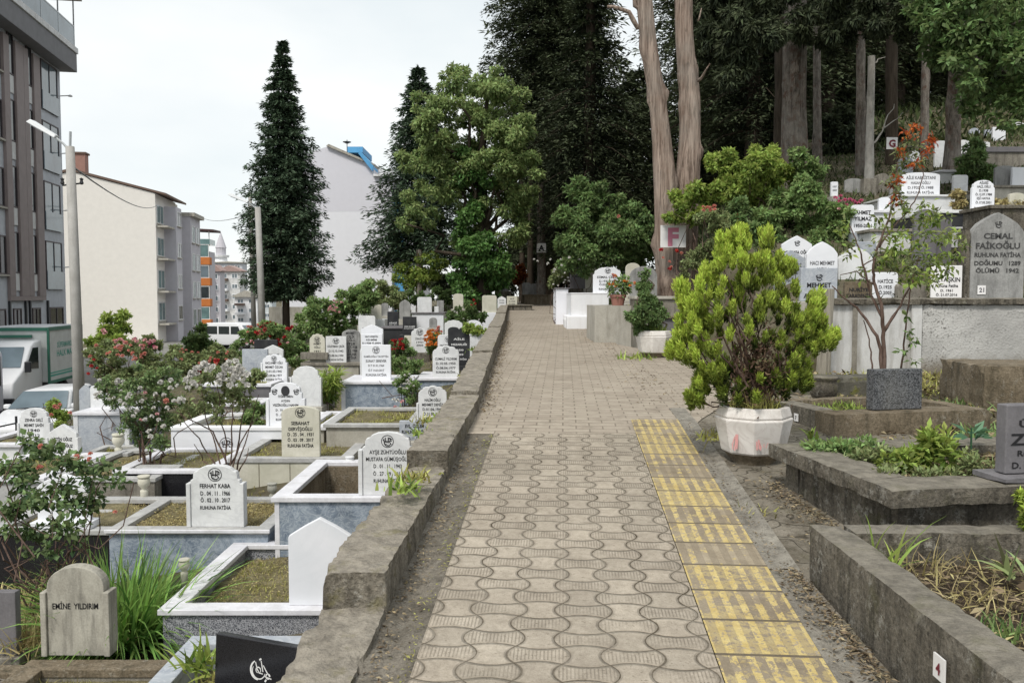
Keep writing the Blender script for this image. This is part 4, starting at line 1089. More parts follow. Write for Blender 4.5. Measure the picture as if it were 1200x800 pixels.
# ================================================================== lamp posts and wires
def lamp_post(label, base, top, r0, r1, arms, group=None):
    r = thing('lamp_post', label, 'lamp post', base)
    d = Vector(top)-Vector(base)
    MB().tube([(0,0,-0.6), tuple(d*0.5), tuple(d)], [r0, (r0+r1)/2, r1], 10).build('post', POLEC, r, 0, True)
    for (ax, ay, az, tilt) in arms:
        e = d + Vector((ax, ay, az))
        MB().tube([tuple(d-Vector((0,0,0.1))), tuple(d+Vector((ax*0.4,ay*0.4,az*0.3))), tuple(e)], [0.035,0.03,0.028], 6).build('arm', STEELG, r)
        hd = MB(); hd.hexa([(0.1,-0.10,-0.03),(0.1,0.10,-0.03),(-0.62,0.15,0.0),(-0.62,-0.15,0.0),(0.1,-0.07,0.05),(0.1,0.07,0.05),(-0.58,0.12,0.10),(-0.58,-0.12,0.10)])
        h = hd.build('lamp_head', plain('pale_lamp_housing', (0.70,0.72,0.74), 0.4), r, 0.015); h.location = e; h.rotation_euler = (0, tilt, 0)
        MB().box(-0.52, -0.10, -0.09, 0.09, -0.028, -0.012).build('lens', LENS, h)
    return r
b = P(94, 492, 20); t = P(82, 172, 20.2)
lp = lamp_post('tall tapering concrete lamp post in front of the delivery truck', b, t, 0.135, 0.10, [(-0.45, 0.1, 0.28, R(28))])
MB().tube([(t-b)+Vector((0,0,-0.05)), (t-b)+Vector((0.02,0,0.35))], 0.03, 6).build('tip', STEELG, lp)
im = MB(); im.tube([(t-b)+Vector((-0.2,0,-0.9)), (t-b)+Vector((0.25,0,-0.85))], 0.02, 5)
for k in (-0.2, 0.25): im.lathe([(0.02,0),(0.05,0.03),(0.03,0.10),(0.05,0.13),(0.01,0.16)], 8, tuple((t-b)+Vector((k,0,-0.88))))
im.build('insulator_arm', STEELD, lp)
b = P(308, 392, 30); t = P(302, 243, 30)
lamp_post('slim leaning concrete lamp post beside the tall narrow spruce', b, t, 0.13, 0.10, [(-0.42, 0.0, 0.2, R(20))])
b = P(298, 392, 46); t = P(293, 226, 46)
lamp_post('thin pale lamp post standing farther away behind the leaning one', b, t, 0.14, 0.10, [(0.3, 0.0, 0.55, R(180))])
def cable(label, a, b, sag, r=0.02):
    a, b = Vector(a), Vector(b); pts = []
    for k in range(13):
        s = k/12; p = a.lerp(b, s); p.z -= sag*4*s*(1-s); pts.append(p)
    o = MB().tube(pts, r, 5).build('cable', STEELD); tag(o, label, 'cable')
cable('overhead cable sagging across the cream end wall', P(86,196,20.2), P(184,241,70), 0.5, 0.022)
cable('thin overhead wire from the lavender building to the leaning lamp post', P(229,250,82), P(300,248,30), 0.5, 0.014)
# ================================================================== graves on the left
FACEROT = -0.03
def at_px(u0, u1, vb, Y): return P((u0+u1)/2, vb, Y)
def size_px(u0, u1, vt, vb, Y):
    return (u1-u0)*Y/1000, P(0, vt, Y).z-P(0, vb, Y).z

def plot(label, hsbox, Y, style, mat, frame=None, lines=None, emb=None, ink=None, pil=None, t=0.07, lean=0.0, weight=0.014, rz=0.0, name='grave'):
    """hsbox = (u0,u1,vt,vb) of the headstone in the photo; frame = dict in metres from the headstone's foot"""
    u0, u1, vt, vb = hsbox
    w, h = size_px(u0, u1, vt, vb, Y)
    r = thing(name, label, 'grave', at_px(u0, u1, vb, Y), rz)
    pw = pil[0]*w if pil else 0
    slab(mat, r, style, w-2*pw, h, t, lines, emb, ink, (pw, pil[1]*h) if pil else None, 0.006, lean, weight=weight)
    return r, w, h

def X_at(u, Y): return (u-600)/1000*Y*1.0

# --- plot with the blank pointed white stone
r, w, h = plot('grave with blank pointed white headstone and speckled grey sides beside the path wall', (338,413,607,709), 6.6, 'gable', WHITE2, t=0.06)
kerb_frame(r, X_at(187,6.6)+1.48, 0.42, -0.10, 1.80, 0.55, 0.17, COPE, TERR, 0.045, 0.03, 0.5, -0.14)
turf(r, -1.0, 0.25, 0.1, 1.62, -0.13, 3800, None, 0.045, 0.005); litter(r, -1.0, 0.25, 0.1, 1.6, -0.13, 1500, L_DRY, 0.035, 0.007)

# --- AYSE
r, w, h = plot('white marble grave with five line headstone and a deep empty blue sided trough', (420,489,506,580), 8.3, 'bell', WHITE, t=0.07,
    lines=[('AYŞE ZÜHTÜOĞLU',0.655,0.062,0.72),('MUSTAFA GÜMÜŞOĞLU',0.545,0.062,0.86),('D . 01 . 11 . 1943',0.435,0.062,0.56),('Ö . 27 . 09 . 2013',0.315,0.062,0.58),('RUHUNA FATİHA',0.20,0.062,0.56)],
    emb=(0.855,0.125), pil=(0.07,0.72))
kerb_frame(r, X_at(319,8.3)+1.205, 0.42, -0.09, 1.85, 0.42, 0.17, COPE, BLUEM, 0.05, 0.03, 0.4, None)
MB().box(-0.98, 0.25, 0.08, 1.68, -0.60, -0.42).build('trough_floor', SOILD, r)
ib = MB(); ib.box(-0.985, 0.25, 1.645, 1.70, -0.6, -0.052); ib.box(-1.03, -0.975, 0.08, 1.64, -0.6, -0.052); ib.build('trough_wall', CONCB, r)
for sx in (X_at(319,8.3)+1.205, 0.36): MB().box(sx+0.03, sx+0.075, -0.066, -0.05, -0.72, -0.052).build('corner_strip', COPE, r)

# --- FERHAT
r, w, h = plot('white headstone with round emblem standing on a blue grey marble fronted grave of dry grass', (219,287,545,617), 8.4, 'bell', WHITE, t=0.08,
    lines=[('FERHAT KABA',0.635,0.07,0.62),('D . 04 . 11 . 1966',0.515,0.07,0.60),('Ö . 02 . 10 . 2017',0.405,0.07,0.60),('RUHUNA FATİHA',0.285,0.062,0.62)],
    emb=(0.85,0.14), pil=(0.07,0.71), weight=0.02)
kerb_frame(r, -1.05, 0.56, -0.10, 1.30, 0.75, 0.14, COPEG, BLUEM, 0.05, 0.02, 0.4, -0.06)
MB().box(-1.06, 0.57, -0.125, -0.101, -0.032, 0.001).build('coping_lip', COPE, r, 0.004)
turf(r, -0.9, 0.42, 0.1, 1.15, -0.06, 2400, L_DRY, 0.05, 0.006); litter(r, -0.9, 0.42, 0.08, 1.15, -0.05, 2600, L_DRY, 0.04, 0.008)

# --- black fronted grave left of it, white stone behind the roses
r, w, h = plot('black fronted grave whose plain white headstone hides behind the near rose bush', (44,106,556,618), 8.45, 'ogee', WHITE2, t=0.07)
kerb_frame(r, -0.75, 0.62, -0.10, 1.35, 0.75, 0.16, COPEG, BLACK, 0.05, 0.02, 0.4, -0.06)
MB().box(-0.30, 0.30, -0.08, 0.14, 0.002, 0.07).build('foot_block', WHITE2, r, 0.006)
turf(r, -0.6, 0.45, 0.1, 1.2, -0.06, 1200, L_DRY, 0.05, 0.006)

# --- Dervis
r, w, h = plot('grave with yellowed arched headstone over a cream tiled front', (330,375,476,535), 11.0, 'seg', CREAM, t=0.08,
    lines=[('SEBAHAT',0.635,0.07,0.48),('DERVİŞOĞLU',0.52,0.07,0.62),('D . 25 . 04 . 1931',0.415,0.068,0.68),('Ö . 03 . 09 . 2017',0.305,0.068,0.68),('RUHUNA FATİHA',0.19,0.07,0.68)],
    emb=(0.875,0.135), weight=0.022)
kerb_frame(r, X_at(268,11)+2.73, X_at(412,11)+2.73, -0.10, 1.55, 0.5, 0.15, COPEG, CREAM, 0.06, 0.02, 0.4, -0.05)
turf(r, -0.75, 0.5, 0.1, 1.4, -0.05, 2000, None, 0.05, 0.007)
jm = MB()
for k in range(1, 4): x = X_at(268,11)+2.73 + 0.4*k; jm.box(x-0.004, x+0.004, -0.083, -0.0805, -0.5, -0.07)
jm.build('tile_joints', CONCB, r)

# --- teacher's stone and white trough
r, w, h = plot('bright white grave with a long front and a portrait on top of its headstone', (312,358,448,499), 12.5, 'bell', WHITE2, t=0.07,
    lines=[('ÖĞRETMEN',0.655,0.052,0.46),('AYDIN',0.555,0.052,0.27),('VEZİROĞLU HANIM',0.455,0.056,0.78),('D . 10 . 05 . 1956',0.345,0.052,0.6),('Ö . 12 . 03 . 2018',0.235,0.052,0.6),('RUHUNA FATİHA',0.125,0.052,0.6)],
    pil=(0.08,0.63), weight=0.02)
hd = [c for c in r.children if c.name.startswith('headstone')][0]
pm = MB(); pm.prism([(0.062*math.cos(t_), 0.52+0.075*math.sin(t_)-0.0) for t_ in np.linspace(0, 2*math.pi, 20)[:-1]], -0.006, 0.001); pm.build('portrait', plain('dark_portrait', (0.04,0.04,0.045), 0.3), hd)
cm = MB()
for sx in (-1, 1): emblem_geo(cm, sx*0.16, 0.51, 0.06, -0.004, False)
cm.build('calligraphy', INK, hd)
kerb_frame(r, X_at(201,12.5)+3.31, 0.36, -0.12, 1.55, 0.5, 0.20, WHITEL, WHITE2, 0.05, 0.02, 0.5, -0.10)
turf(r, -1.4, 0.2, 0.1, 1.3, -0.10, 1500, None, 0.06, 0.008)
em = MB(); emblem_geo(em, -0.85, -0.25, 0.10, -0.103, True); em.build('emblem', INKG, r)

# --- black trough with pale rails (no stone)
a = P(190, 551, 10.4)
r = thing('grave', 'low grave without headstone, pale rails over a black polished front', 'grave', (a.x, 10.4, a.z))
kerb_frame(r, -0.62, 0.62, 0, 1.6, 0.5, 0.15, COPE, BLACK, 0.045, 0.02, 0.3, -0.05)
turf(r, -0.45, 0.45, 0.2, 1.45, -0.05, 1600, None, 0.05, 0.007)
MB().box(-0.40, 0.15, 0.16, 0.30, -0.03, 0.015).build('inner_step', COPEG, r, 0.004)
a = P(118, 560, 10.2)
r = thing('grave', 'flat grey kerbed grave with a thin dark rail left of the black fronted grave', 'grave', (a.x, 10.2, a.z))
kerb_frame(r, -0.65, 0.66, 0, 2.0, 0.3, 0.13, COPEG, CONC, 0.05, 0.02, 0.4, -0.08)
turf(r, -0.5, 0.5, 0.2, 1.8, -0.08, 1600, L_DRY, 0.06, 0.007)
a = P(122, 583, 9.9)
r = thing('grave', 'low grey edged plot in front of the black fronted grave', 'grave', (a.x, 8.62, a.z-0.02))
kerb_frame(r, -0.4, 0.85, 0.72, 1.35, 0.2, 0.10, COPEG, CONC, 0.04, 0.02, 0.4, -0.06)

# --- EMINE
r, w, h = plot('stained concrete headstone with two side posts and one engraved name before the lily clump', (49,131,664,768), 6.1, 'round', STAINST, t=0.10,
    lines=[('EMİNE  YILDIRIM',0.53,0.068,0.80)], pil=(0.085,0.72), weight=0.016)
kerb_frame(r, -0.30, 0.88, -1.6, -0.06, 0.06, 0.17, CONCB, CONC, 0.06, 0.01, 0.4, -0.10, sides=(1,1,1,1))
turf(r, -0.10, 0.72, -1.3, -0.25, -0.10, 1000, None, 0.06, 0.007)
a = P(20, 775, 6.05)
r = thing('grave', 'empty brown kerbed plot at the lower left corner', 'grave', (a.x, 6.05, a.z-0.02))
kerb_frame(r, -1.0, 0.24, -1.5, 0, 0.06, 0.15, CONCB, CONC, 0.06, 0.01, 0.4, -0.05, CONC)
litter(r, -0.8, 0.1, -1.3, -0.15, -0.02, 250, L_LITTER)
s = P(4, 768, 6.2)
r = thing('gravestone', 'plain dark grey slab at the left edge beside the stained concrete headstone', 'gravestone', s)
slab(SLATE, r, 'rect', 0.20, 0.48, 0.07)
MB().box(-0.2, 0.14, -0.04, 0.12, -0.25, -0.001).build('plinth', CONC, r, 0.01)
# low plots in the corner below the rose bush
a = P(150, 640, 7.6)

# --- leaning black slab, nearest
r = thing('gravestone', 'leaning polished black slab with white calligraphy at the bottom edge', 'gravestone', (-1.53, 5.02, -1.32), R(-21))
sl_ = slab(BLACK, r, 'rect', 0.70, 0.735, 0.055, lean=R(-4))
cm = MB(); K = 0.062; cx, cz = -0.01, 0.56
def ST(pts, ww=0.008): strip(cm, [(cx+x*K, cz+z*K) for x, z in pts], ww)
ST(arc(-0.15,-0.1,0.75,150,350,18)); ST(arc(-0.15,0.0,0.95,120,265,14), 0.013); ST([(-0.55,0.75),(-0.35,0.1),(-0.1,-0.25),(0.35,-0.3)])
ST(arc(-0.2,0.0,0.28,-40,260,12)); ST([(0.1,0.95),(0.25,0.3),(0.35,-0.1)]); ST([(0.35,0.55),(0.75,0.0),(1.15,-0.45)]); ST(arc(0.95,-0.45,0.25,0,300,12)); ST([(0.55,-0.5),(1.35,-0.65)]); ST([(-0.05,1.15),(0.05,1.0)], 0.02); ST([(0.6,-0.85),(0.75,-0.95)], 0.02)
cm.build('calligraphy', INKW, sl_)
r = thing('grave', 'pale grey marble surround holding the leaning black slab', 'grave', (-1.62, 6.12, -0.975))
kerb_frame(r, -0.72, 0.72, -2.2, 0.0, 0.4, 0.15, GREYM, GREYM, 0.05, 0.02, 0.4, -0.2)
turf(r, -0.5, 0.55, -1.9, -0.2, -0.2, 2600, None, 0.10, 0.008)

# --- helpers for the rest: gravestones on plinths
def gs(label, box, Y, style, mat, lines=None, emb=None, ink=None, plinth=None, pil=None, t=0.07, weight=0.02, lean=0.0, rz=0.0, group=None):
    u0, u1, vt, vb = box
    w, h = size_px(u0, u1, vt, vb, Y)
    r = thing('gravestone', label, 'gravestone', at_px(u0, u1, vb, Y), rz, group)
    pw = pil[0]*w if pil else 0
    slab(mat, r, style, w-2*pw, h, t, lines, emb, ink, (pw, pil[1]*h) if pil else None, 0.006, lean, weight=weight)
    if plinth:
        pm_, pwid, pdep, ph = plinth
        MB().box(-w*pwid/2, w*pwid/2, -0.08, pdep, -ph, -0.001).build('plinth', pm_, r, 0.01)
    return r
def tomb(label, box, Y, depth, side, cope, bed=None, turfn=0, posts=False, over=0.04, ct=0.05, rail=0.16, lid=False, name='tomb', rz=0.0, sink=0.6, fill=-0.06, corner=None):
    """raised box tomb: box = (u0,u1,v_top,v_bottom) of its front"""
    u0, u1, vt, vb = box
    w, h = size_px(u0, u1, vt, vb, Y)
    r = thing(name, label, 'tomb', P((u0+u1)/2, vt, Y), rz)
    if lid:
        MB().box(-w/2+over, w/2-over, over, depth-over, -h-sink, -ct-0.001).build('body', side, r, 0.006)
        MB().box(-w/2, w/2, 0, depth, -ct, 0).build('lid', cope, r, 0.008)
    else:
        kerb_frame(r, -w/2, w/2, 0, depth, h, rail, cope, side, ct, over, sink, fill)
        if turfn: turf(r, -w/2+rail, w/2-rail, rail, depth-rail, fill, turfn, None, 0.07, 0.01)
    if corner:
        for sx in (-1, 1): MB().box(sx*(w/2-over)-0.035, sx*(w/2-over)+0.035, over-0.012, over+0.03, -h-sink, -ct-0.002).build('corner_strip', corner, r)
    return r
TX = lambda *a: [(t_, z_, 0.075, w_) for t_, z_, w_ in a]

tomb('blue marble fronted tomb with a wide white top, path of roses beside it', (399,482,447,484), 15.0, 1.3, BLUEM, COPE, lid=True, corner=COPE)
gs('tall rectangular white headstone on the blue marble fronted tomb', (424,458,404,447), 15.25, 'rect', WHITE2,
   [('KAMİLOĞLU TACETTİN',0.66,0.05,0.84),('SUNAY SEREVER',0.53,0.07,0.72),('D.T 01.01.1964',0.41,0.06,0.55),('Ö.T 14.03.2017',0.28,0.06,0.55),('RUHUNA FATİHA',0.15,0.07,0.72)], (0.86,0.13), INKG, pil=None)
tomb('white topped tomb with blue marble front beside the wall behind the rounded two line stone', (486,541,443,462), 16.6, 1.5, BLUEM, COPE, lid=True)
gs('clipped corner white headstone with a black emblem, nearest to the wall on a white ledge', (507,538,405,443), 16.8, 'cloud', WHITE,
   [('CUMALİ YILDIRIM',0.56,0.075,0.82),('D.10.05.1950',0.42,0.075,0.74),('Ö.08.04.1977',0.28,0.075,0.74),('RUHUNA FATİHA',0.15,0.075,0.74)], (0.86,0.13))
gs('white headstone whose text is mostly hidden by the clipped corner one in front', (513,538,392,420), 18.2, 'soft', WHITE, TX(('HACI KÂTİP OĞLU',0.52,0.8),('D.1930',0.36,0.5)), (0.80,0.16), plinth=(CONCL,1.2,0.4,0.8))
gs('white headstone of five lines rising half behind the path wall', (488,526,452,497), 12.6, 'cloud', WHITE,
   [('HALİM OĞLU',0.60,0.07,0.56),('MEHMET DENİZ',0.48,0.07,0.74),('D.01.06.1940',0.36,0.07,0.70),('Ö.01.05.1977',0.24,0.07,0.66),('RUHUNA FATİHA',0.12,0.07,0.66)], (0.84,0.15), pil=(0.06,0.55), plinth=(CONCL,1.15,0.6,0.8))
gs('small grey slab with bold two line inscription behind the empty trough grave', (468,504,493,516), 10.6, 'rect', GREYM, [('EVL. ÖZLEM',0.66,0.17,0.62),('RUHUNA FATİHA',0.36,0.17,0.84),('06.11.1975',0.06,0.15,0.5)], None, None, plinth=(CONCL,1.2,0.3,0.7), weight=0.03)
tomb('low pale kerbed grave of grass in front of the blue marble tomb', (378,486,497,512), 12.0, 1.9, CONCL, COPEG, turfn=1400, rail=0.14)
tomb('narrow grass plot squeezed between two pale kerbs below the portrait headstone', (352,382,500,515), 12.2, 1.7, CONCL, COPE, turfn=400, rail=0.13)

gs('blank round topped white headstone without any inscription', (340,377,429,476), 14.6, 'bell', WHITE, None, None, None, plinth=(CONCL,1.1,0.5,0.8), pil=(0.06,0.72))
gs('white scalloped headstone directly behind the portrait headstone', (306,337,415,453), 16.2, 'cloud', WHITE2, TX(('HACI AHMET OĞLU',0.70,0.75),('MEHMET ÖZCAN',0.57,0.75),('D.01.03.1945',0.44,0.66),('Ö.09.06.1977',0.31,0.66),('RUHUNA FATİHA',0.19,0.68)), (0.87,0.12), plinth=(CONCD,1.3,0.5,0.9), pil=(0.06,0.74))
gs('pointed white headstone peeking above the scalloped one', (307,332,404,432), 18.0, 'gable', WHITE, TX(('HACI AHMET EŞİ',0.55,0.62),('HATİCE ÖZCAN',0.42,0.72)), None, None, plinth=(CONCL,1.2,0.5,0.9))
gs('plain bluish grey slab left of the scalloped headstone', (284,314,409,441), 17.2, 'rect', GREYM, None, None, plinth=(CONC,1.1,0.4,0.9))
r = gs('black polished slab with a small white motif under the red roses', (298,325,398,416), 20.0, 'rect', BLACKD, None, None, plinth=(BLACKD,1.2,0.4,1.0))
tomb('dark grey sided tomb with pale coping left of the blank headstone', (234,318,450,473), 15.4, 1.4, SLATE, COPE, turfn=900)
tomb('low cement plot with stepped white edging behind the long white trough', (232,305,473,484), 14.4, 0.9, CONCL, COPE, turfn=300)

# beige box with three stones
tomb('long beige cement tomb with a ledge carrying three old headstones', (352,422,425,452), 19.6, 1.5, CONCL, CONC, lid=True, ct=0.07)
gs('mossy scalloped headstone at the left end of the beige tomb', (363,381,391,425), 19.8, 'cloud', CREAM, TX(('AHMET',0.62,0.5),('OĞLU',0.5,0.4),('1931',0.36,0.4),('1976',0.24,0.4)), (0.8,0.2))
gs('square white headstone with emblem in the middle of the beige tomb', (382,406,394,428), 19.75, 'rect', WHITE, TX(('SÜLEYMAN ÇELİK',0.62,0.84),('D.10.10.1942',0.46,0.72),('Ö.08.04.1999',0.30,0.72),('RUHUNA FATİHA',0.16,0.72)), (0.84,0.16))
gs('grey arched headstone crowded with text right of the square one', (401,422,386,427), 19.9, 'seg', GRAYST, TX(('MEHMET',0.86,0.55),('ÇELİK',0.76,0.45),('OĞLU',0.66,0.45),('1928',0.56,0.45),('D.1.7.1928',0.46,0.7),('Ö.3.2.1984',0.36,0.7),('RUHUNA',0.26,0.6),('FATİHA',0.16,0.6)), None)
gs('worn round pipe like stone block lying on the beige tomb', (352,384,413,421), 19.65, 'rect', CONC, t=0.18)
gs('white headstone with dense black lettering behind the tall rectangular one', (423,449,380,408), 17.6, 'gable', WHITE2, TX(('HÜSEYİN OĞLU',0.30,0.7),('ALİ OSMAN',0.20,0.55)), None, None, plinth=(WHITE,1.0,0.6,0.9))
gs('white slab with four bold lines just above the tall rectangular headstone', (423,448,391,410), 17.2, 'rect', WHITE2, [('HACI HÜSEYİN',0.78,0.10,0.6),('KIZI EMİNE',0.58,0.10,0.5),('D.1928 Ö.2004',0.38,0.10,0.86),('RUHUNA FATİHA',0.18,0.10,0.9)], None, weight=0.03, plinth=(WHITE,1.05,0.4,0.9))
gs('plain white slab with a cut corner behind the boldly lettered slab', (420,440,370,392), 21.5, 'soft', WHITE, TX(('FATMA',0.3,0.5)), plinth=(CONCL,1.2,0.5,1.0))
gs('cream blank headstone standing highest in the middle cluster', (432,447,357,374), 25, 'soft', CREAM, None, plinth=(WHITE,1.6,0.6,1.2))
gs('narrow grey headstone behind the cream blank one', (447,455,355,370), 27, 'seg', GRAYST, None, plinth=(CONCL,1.6,0.5,1.2))
gs('black square headstone with a faint white line, left of the pair of black ones', (454,467,365,382), 23, 'rect', BLACKD, [('AİLESİ',0.18,0.08,0.7),('1960 - 2011',0.08,0.05,0.7)], None, INKW, plinth=(BLACKD,1.8,0.9,1.0))
gs('black square headstone nearer and right of its twin', (472,488,371,392), 21.5, 'rect', BLACKD, [('AİLE KABRİ',0.42,0.07,0.8),('RUHUNA FATİHA',0.32,0.05,0.8)], None, INKW, plinth=(BLACKD,1.5,0.9,1.0))
tomb('dark grey low tomb between the two black headstones', (446,474,383,398), 22.0, 0.9, BLACKD, SLATE, lid=True)
gs('grey pointed obelisk like stone behind the right black headstone', (468,481,351,374), 27, 'ogee', GRAYST, None, plinth=(CONCL,1.3,0.5,1.0))
tomb('long white tomb with thin grey lid at the far side of the cluster', (481,521,366,381), 27.5, 1.4, WHITE2, SLATE, lid=True, ct=0.05, sink=0.9)
gs('blank white headstone on the long white tomb', (489,506,348,366), 27.7, 'soft', WHITE, None)
r = gs('small square white pillar on the left end of the long white tomb', (482,487,360,366), 27.6, 'rect', WHITE, None, t=0.14)
r = gs('small square white pillar on the right end of the long white tomb', (509,514,359,366), 27.6, 'rect', WHITE, None, t=0.14)
gs('pale stone pillar with a grey cap right of the long white tomb', (512,520,352,370), 29, 'rect', GRAYST, None, t=0.2, plinth=(WHITE,1.3,0.3,1.0))
gs('ornate bell shaped white headstone with short text and a heavy foot', (482,502,384,413), 21.0, 'cloud', WHITE, TX(('ZEKİYE',0.52,0.55),('1941',0.38,0.4),('2003',0.26,0.4)), (0.82,0.2), plinth=(CONCD,1.15,0.4,0.9))
gs('cream blank low slab left of the bell shaped headstone', (474,486,393,409), 21.4, 'rect', CREAM, None, plinth=(CONCL,1.5,0.5,0.9))
gs('pale yellow footstone behind the red flowers', (459,474,390,402), 22.5, 'rect', CREAM, None, plinth=(CONCL,1.2,0.5,1.0))
r = gs('black double arched headstone with white lines beside the white box planter', (525,551,383,428), 17.6, 'twin', BLACKD, [('AİLE',0.66,0.05,0.5),('MEZARLIĞI',0.52,0.05,0.7),('1950',0.38,0.045,0.4),('2009',0.26,0.045,0.4),('RUHUNA FATİHA',0.14,0.045,0.7)], None, INKW, plinth=(BLACKD,1.0,0.4,0.9))
gs('white scalloped blank headstone behind the black double arched one', (521,542,375,398), 20.0, 'cloud', WHITE, None, plinth=(CONCL,1.2,0.5,0.9))
gs('bluish white rounded headstone low behind the yellow green leaves', (545,565,375,393), 20.5, 'round', WHITE2, None, plinth=(CONCL,1.2,0.5,0.9))
pb = tomb('square white planter box with a moulded rim against the path wall', (550,566,391,414), 17.4, 0.4, WHITE, WHITE, turfn=0, rail=0.05, ct=0.04, name='planter_box')
gs('wide pale headstone standing beside the far end of the path wall', (565,582,346,366), 27, 'soft', CREAM, None, plinth=(WHITE2,1.0,0.5,1.0))
gs('white headstone with faint text lines right of the wide pale one', (583,593,347,361), 29, 'gable', WHITE, [('1955',0.6,0.1,0.6),('2006',0.4,0.1,0.6)], None, INKG, plinth=(CONC,1.2,0.5,0.6))
gs('cream headstone with dark text lines nearest the end of the path wall', (594,606,347,362), 30, 'rect', CREAM, [('ALİ',0.75,0.09,0.4),('D.1938',0.55,0.09,0.6),('Ö.1999',0.35,0.09,0.6)], None, INK, plinth=(CONC,1.2,0.5,0.6))
gs('lichen grey round headstone half shaded under the ivy clad tree', (583,596,325,341), 36, 'round', GRAYST, None, plinth=(CONCD,1.5,0.6,1.2))
gs('pair like leaning stone leaf carving on a grey block under the dark trees', (612,622,331,345), 37, 'seg', GRAYST, None, plinth=(CONCB,1.3,1.2,0.8))
gs('broad grey headstone beside the trunk with the letter plate', (622,633,332,345), 37.4, 'seg', GRAYST, None, plinth=(CONCB,1.3,1.2,0.8))
for lab, bx_, Yq, stl, mt in [('pale leaning slab among shrubs near the ivy clad trunk', (531,543,344,362), 30, 'seg', CREAM),
        ('small cream stone in front of the pale leaning slab', (543,550,340,356), 33, 'seg', GRAYST),
        ('tiny white stone left of the black square headstones', (421,431,366,381), 24, 'seg', WHITE),
        ('short grey stone with a rounded head behind the bell shaped headstone', (503,512,372,384), 24, 'round', GRAYST)]:
    gs(lab, bx_, Yq, stl, mt, None, plinth=(CONCL,1.4,0.5,1.2))
# family of far stones left of the path end
tomb('low dark kerb stone row where the path wall ends', (592,625,357,363), 29.5, 0.8, CONCD, CONCD, lid=True, ct=0.04, sink=0.3)
tomb('brown brick edged bed around the trunk with the letter plate', (614,650,345,357), 35.5, 2.2, CONCB, CONCB, lid=True, ct=0.05, sink=0.4)

# far left
gs('white round headstone with emblem in front of the parked white car', (21,60,478,524), 13.2, 'bell', WHITE, TX(('ZEHRA DELİ',0.66,0.62),('MEHMET ŞAHİN',0.53,0.66),('1940',0.40,0.4),('2012',0.27,0.4)), (0.85,0.12), plinth=(WHITE,1.6,0.8,0.6), pil=(0.06,0.62))
gs('white gabled headstone with bold dark text behind the rose bush', (55,93,497,548), 11.8, 'gable', WHITE, TX(('METİN OĞUZ',0.62,0.7),('ZEHRA OĞUZ',0.47,0.74),('D.05.03.1952',0.32,0.74),('RUHUNA FATİHA',0.18,0.78)), None, None, plinth=(WHITE,1.4,0.8,0.6), pil=(0.06,0.7), weight=0.03)
tomb('blue grey marble box tomb with white corner posts beside the lamp post', (84,150,483,528), 13.6, 1.5, GREYM, COPE, lid=True, corner=WHITE)
gs('white pillar like headstone on the grey marble box tomb behind white roses', (106,132,452,483), 14.2, 'soft', WHITE, None)
gs('pale narrow pillar at the left end of the grey marble box tomb', (93,106,451,481), 14.6, 'gable', GREYM, None)
tomb('low white edged grass grave at the far left under the round headstone', (-40,24,520,548), 12.6, 1.8, WHITE, COPE, turfn=500)
tomb('white kerbed plot in the shade of the near rose bush', (-60,52,560,590), 10.2, 1.7, COPEG, COPE, turfn=500)
tomb('dark fronted plot with grey kerb left of the kerbed plot of stones', (95,150,531,541), 11.9, 0.7, CONC, COPEG, turfn=200, rail=0.12)

# railing by the car
r = thing('railing', 'short dark iron railing at the left edge in front of the white car', 'railing', P(10,512,14.5))
rm_ = MB()
rm_.tube([(-0.9,0,0.02),(0.14,0.0,0.24)], 0.016, 5); rm_.tube([(-0.9,0,-0.22),(0.14,0,0.0)], 0.016, 5)
rm_.build('rail', STEELD, r)
for x in (-0.8, -0.35, 0.14): MB().tube([(x,0,-0.5),(x,0,0.36)], 0.02, 6).build('post', STEELD, r)

# marble urns and the little tilted sign
def urn(label, u, vb, Y, s, mat=None):
    r = thing('stone_urn', label, 'urn', P(u, vb, Y), 0, 'small stone urns between the graves')
    MB().lathe([(0.045*s,-0.12),(0.05*s,0.0),(0.05*s,0.02*s),(0.03*s,0.035*s),(0.035*s,0.05*s),(0.07*s,0.09*s),(0.078*s,0.13*s),(0.07*s,0.17*s),(0.062*s,0.185*s)], 16).build('bowl', mat or CREAM, r, 0, True)
    MB().lathe([(0.075*s,0.186*s),(0.08*s,0.20*s),(0.075*s,0.215*s),(0.05*s,0.212*s)], 16).build('rim', mat or CREAM, r, 0, True)
    return r
urn('small cream urn in front of the black polished grave front', 169, 576, 9.8, 0.9)
urn('small cream urn before the cream tiled front of the yellowed headstone', 319, 581, 10.2, 0.75)
urn('small cream urn at the right side of the lily clump', 216, 672, 7.3, 0.62)
urn('cream urn with bare twigs on the kerb below the grey marble tomb', 139, 527, 12.1, 1.1)
urn('white ball finial on a short post left of the blue marble fronted tomb', 388, 470, 15.2, 1.3, WHITE)
urn('small urn on the coping behind the empty trough headstone', 410, 549, 10.1, 0.7, WHITE)
r = thing('name_sign', 'small tilted dark blue plate with two white lines among the stems', 'sign', P(163,532,11.6), R(8))
MB().tube([(0.0,0.03,-0.2),(0.03,0.03,0.30)], 0.012, 6).build('stake', STEELD, r)
pl = MB().box(-0.11, 0.11, 0, 0.012, 0.14, 0.36).build('plate', plain('dark_blue_plate', (0.012,0.016,0.06), 0.4), r); pl.rotation_euler = (0, R(9), 0)
tm = MB(); add_text(tm, 'MEHMET', 0, 0.28, 0.05, None, 0.03, -0.003, 0.18); add_text(tm, 'AYDIN', 0, 0.19, 0.05, None, 0.03, -0.003, 0.15); tm.build('plate_lettering', INKW, pl)
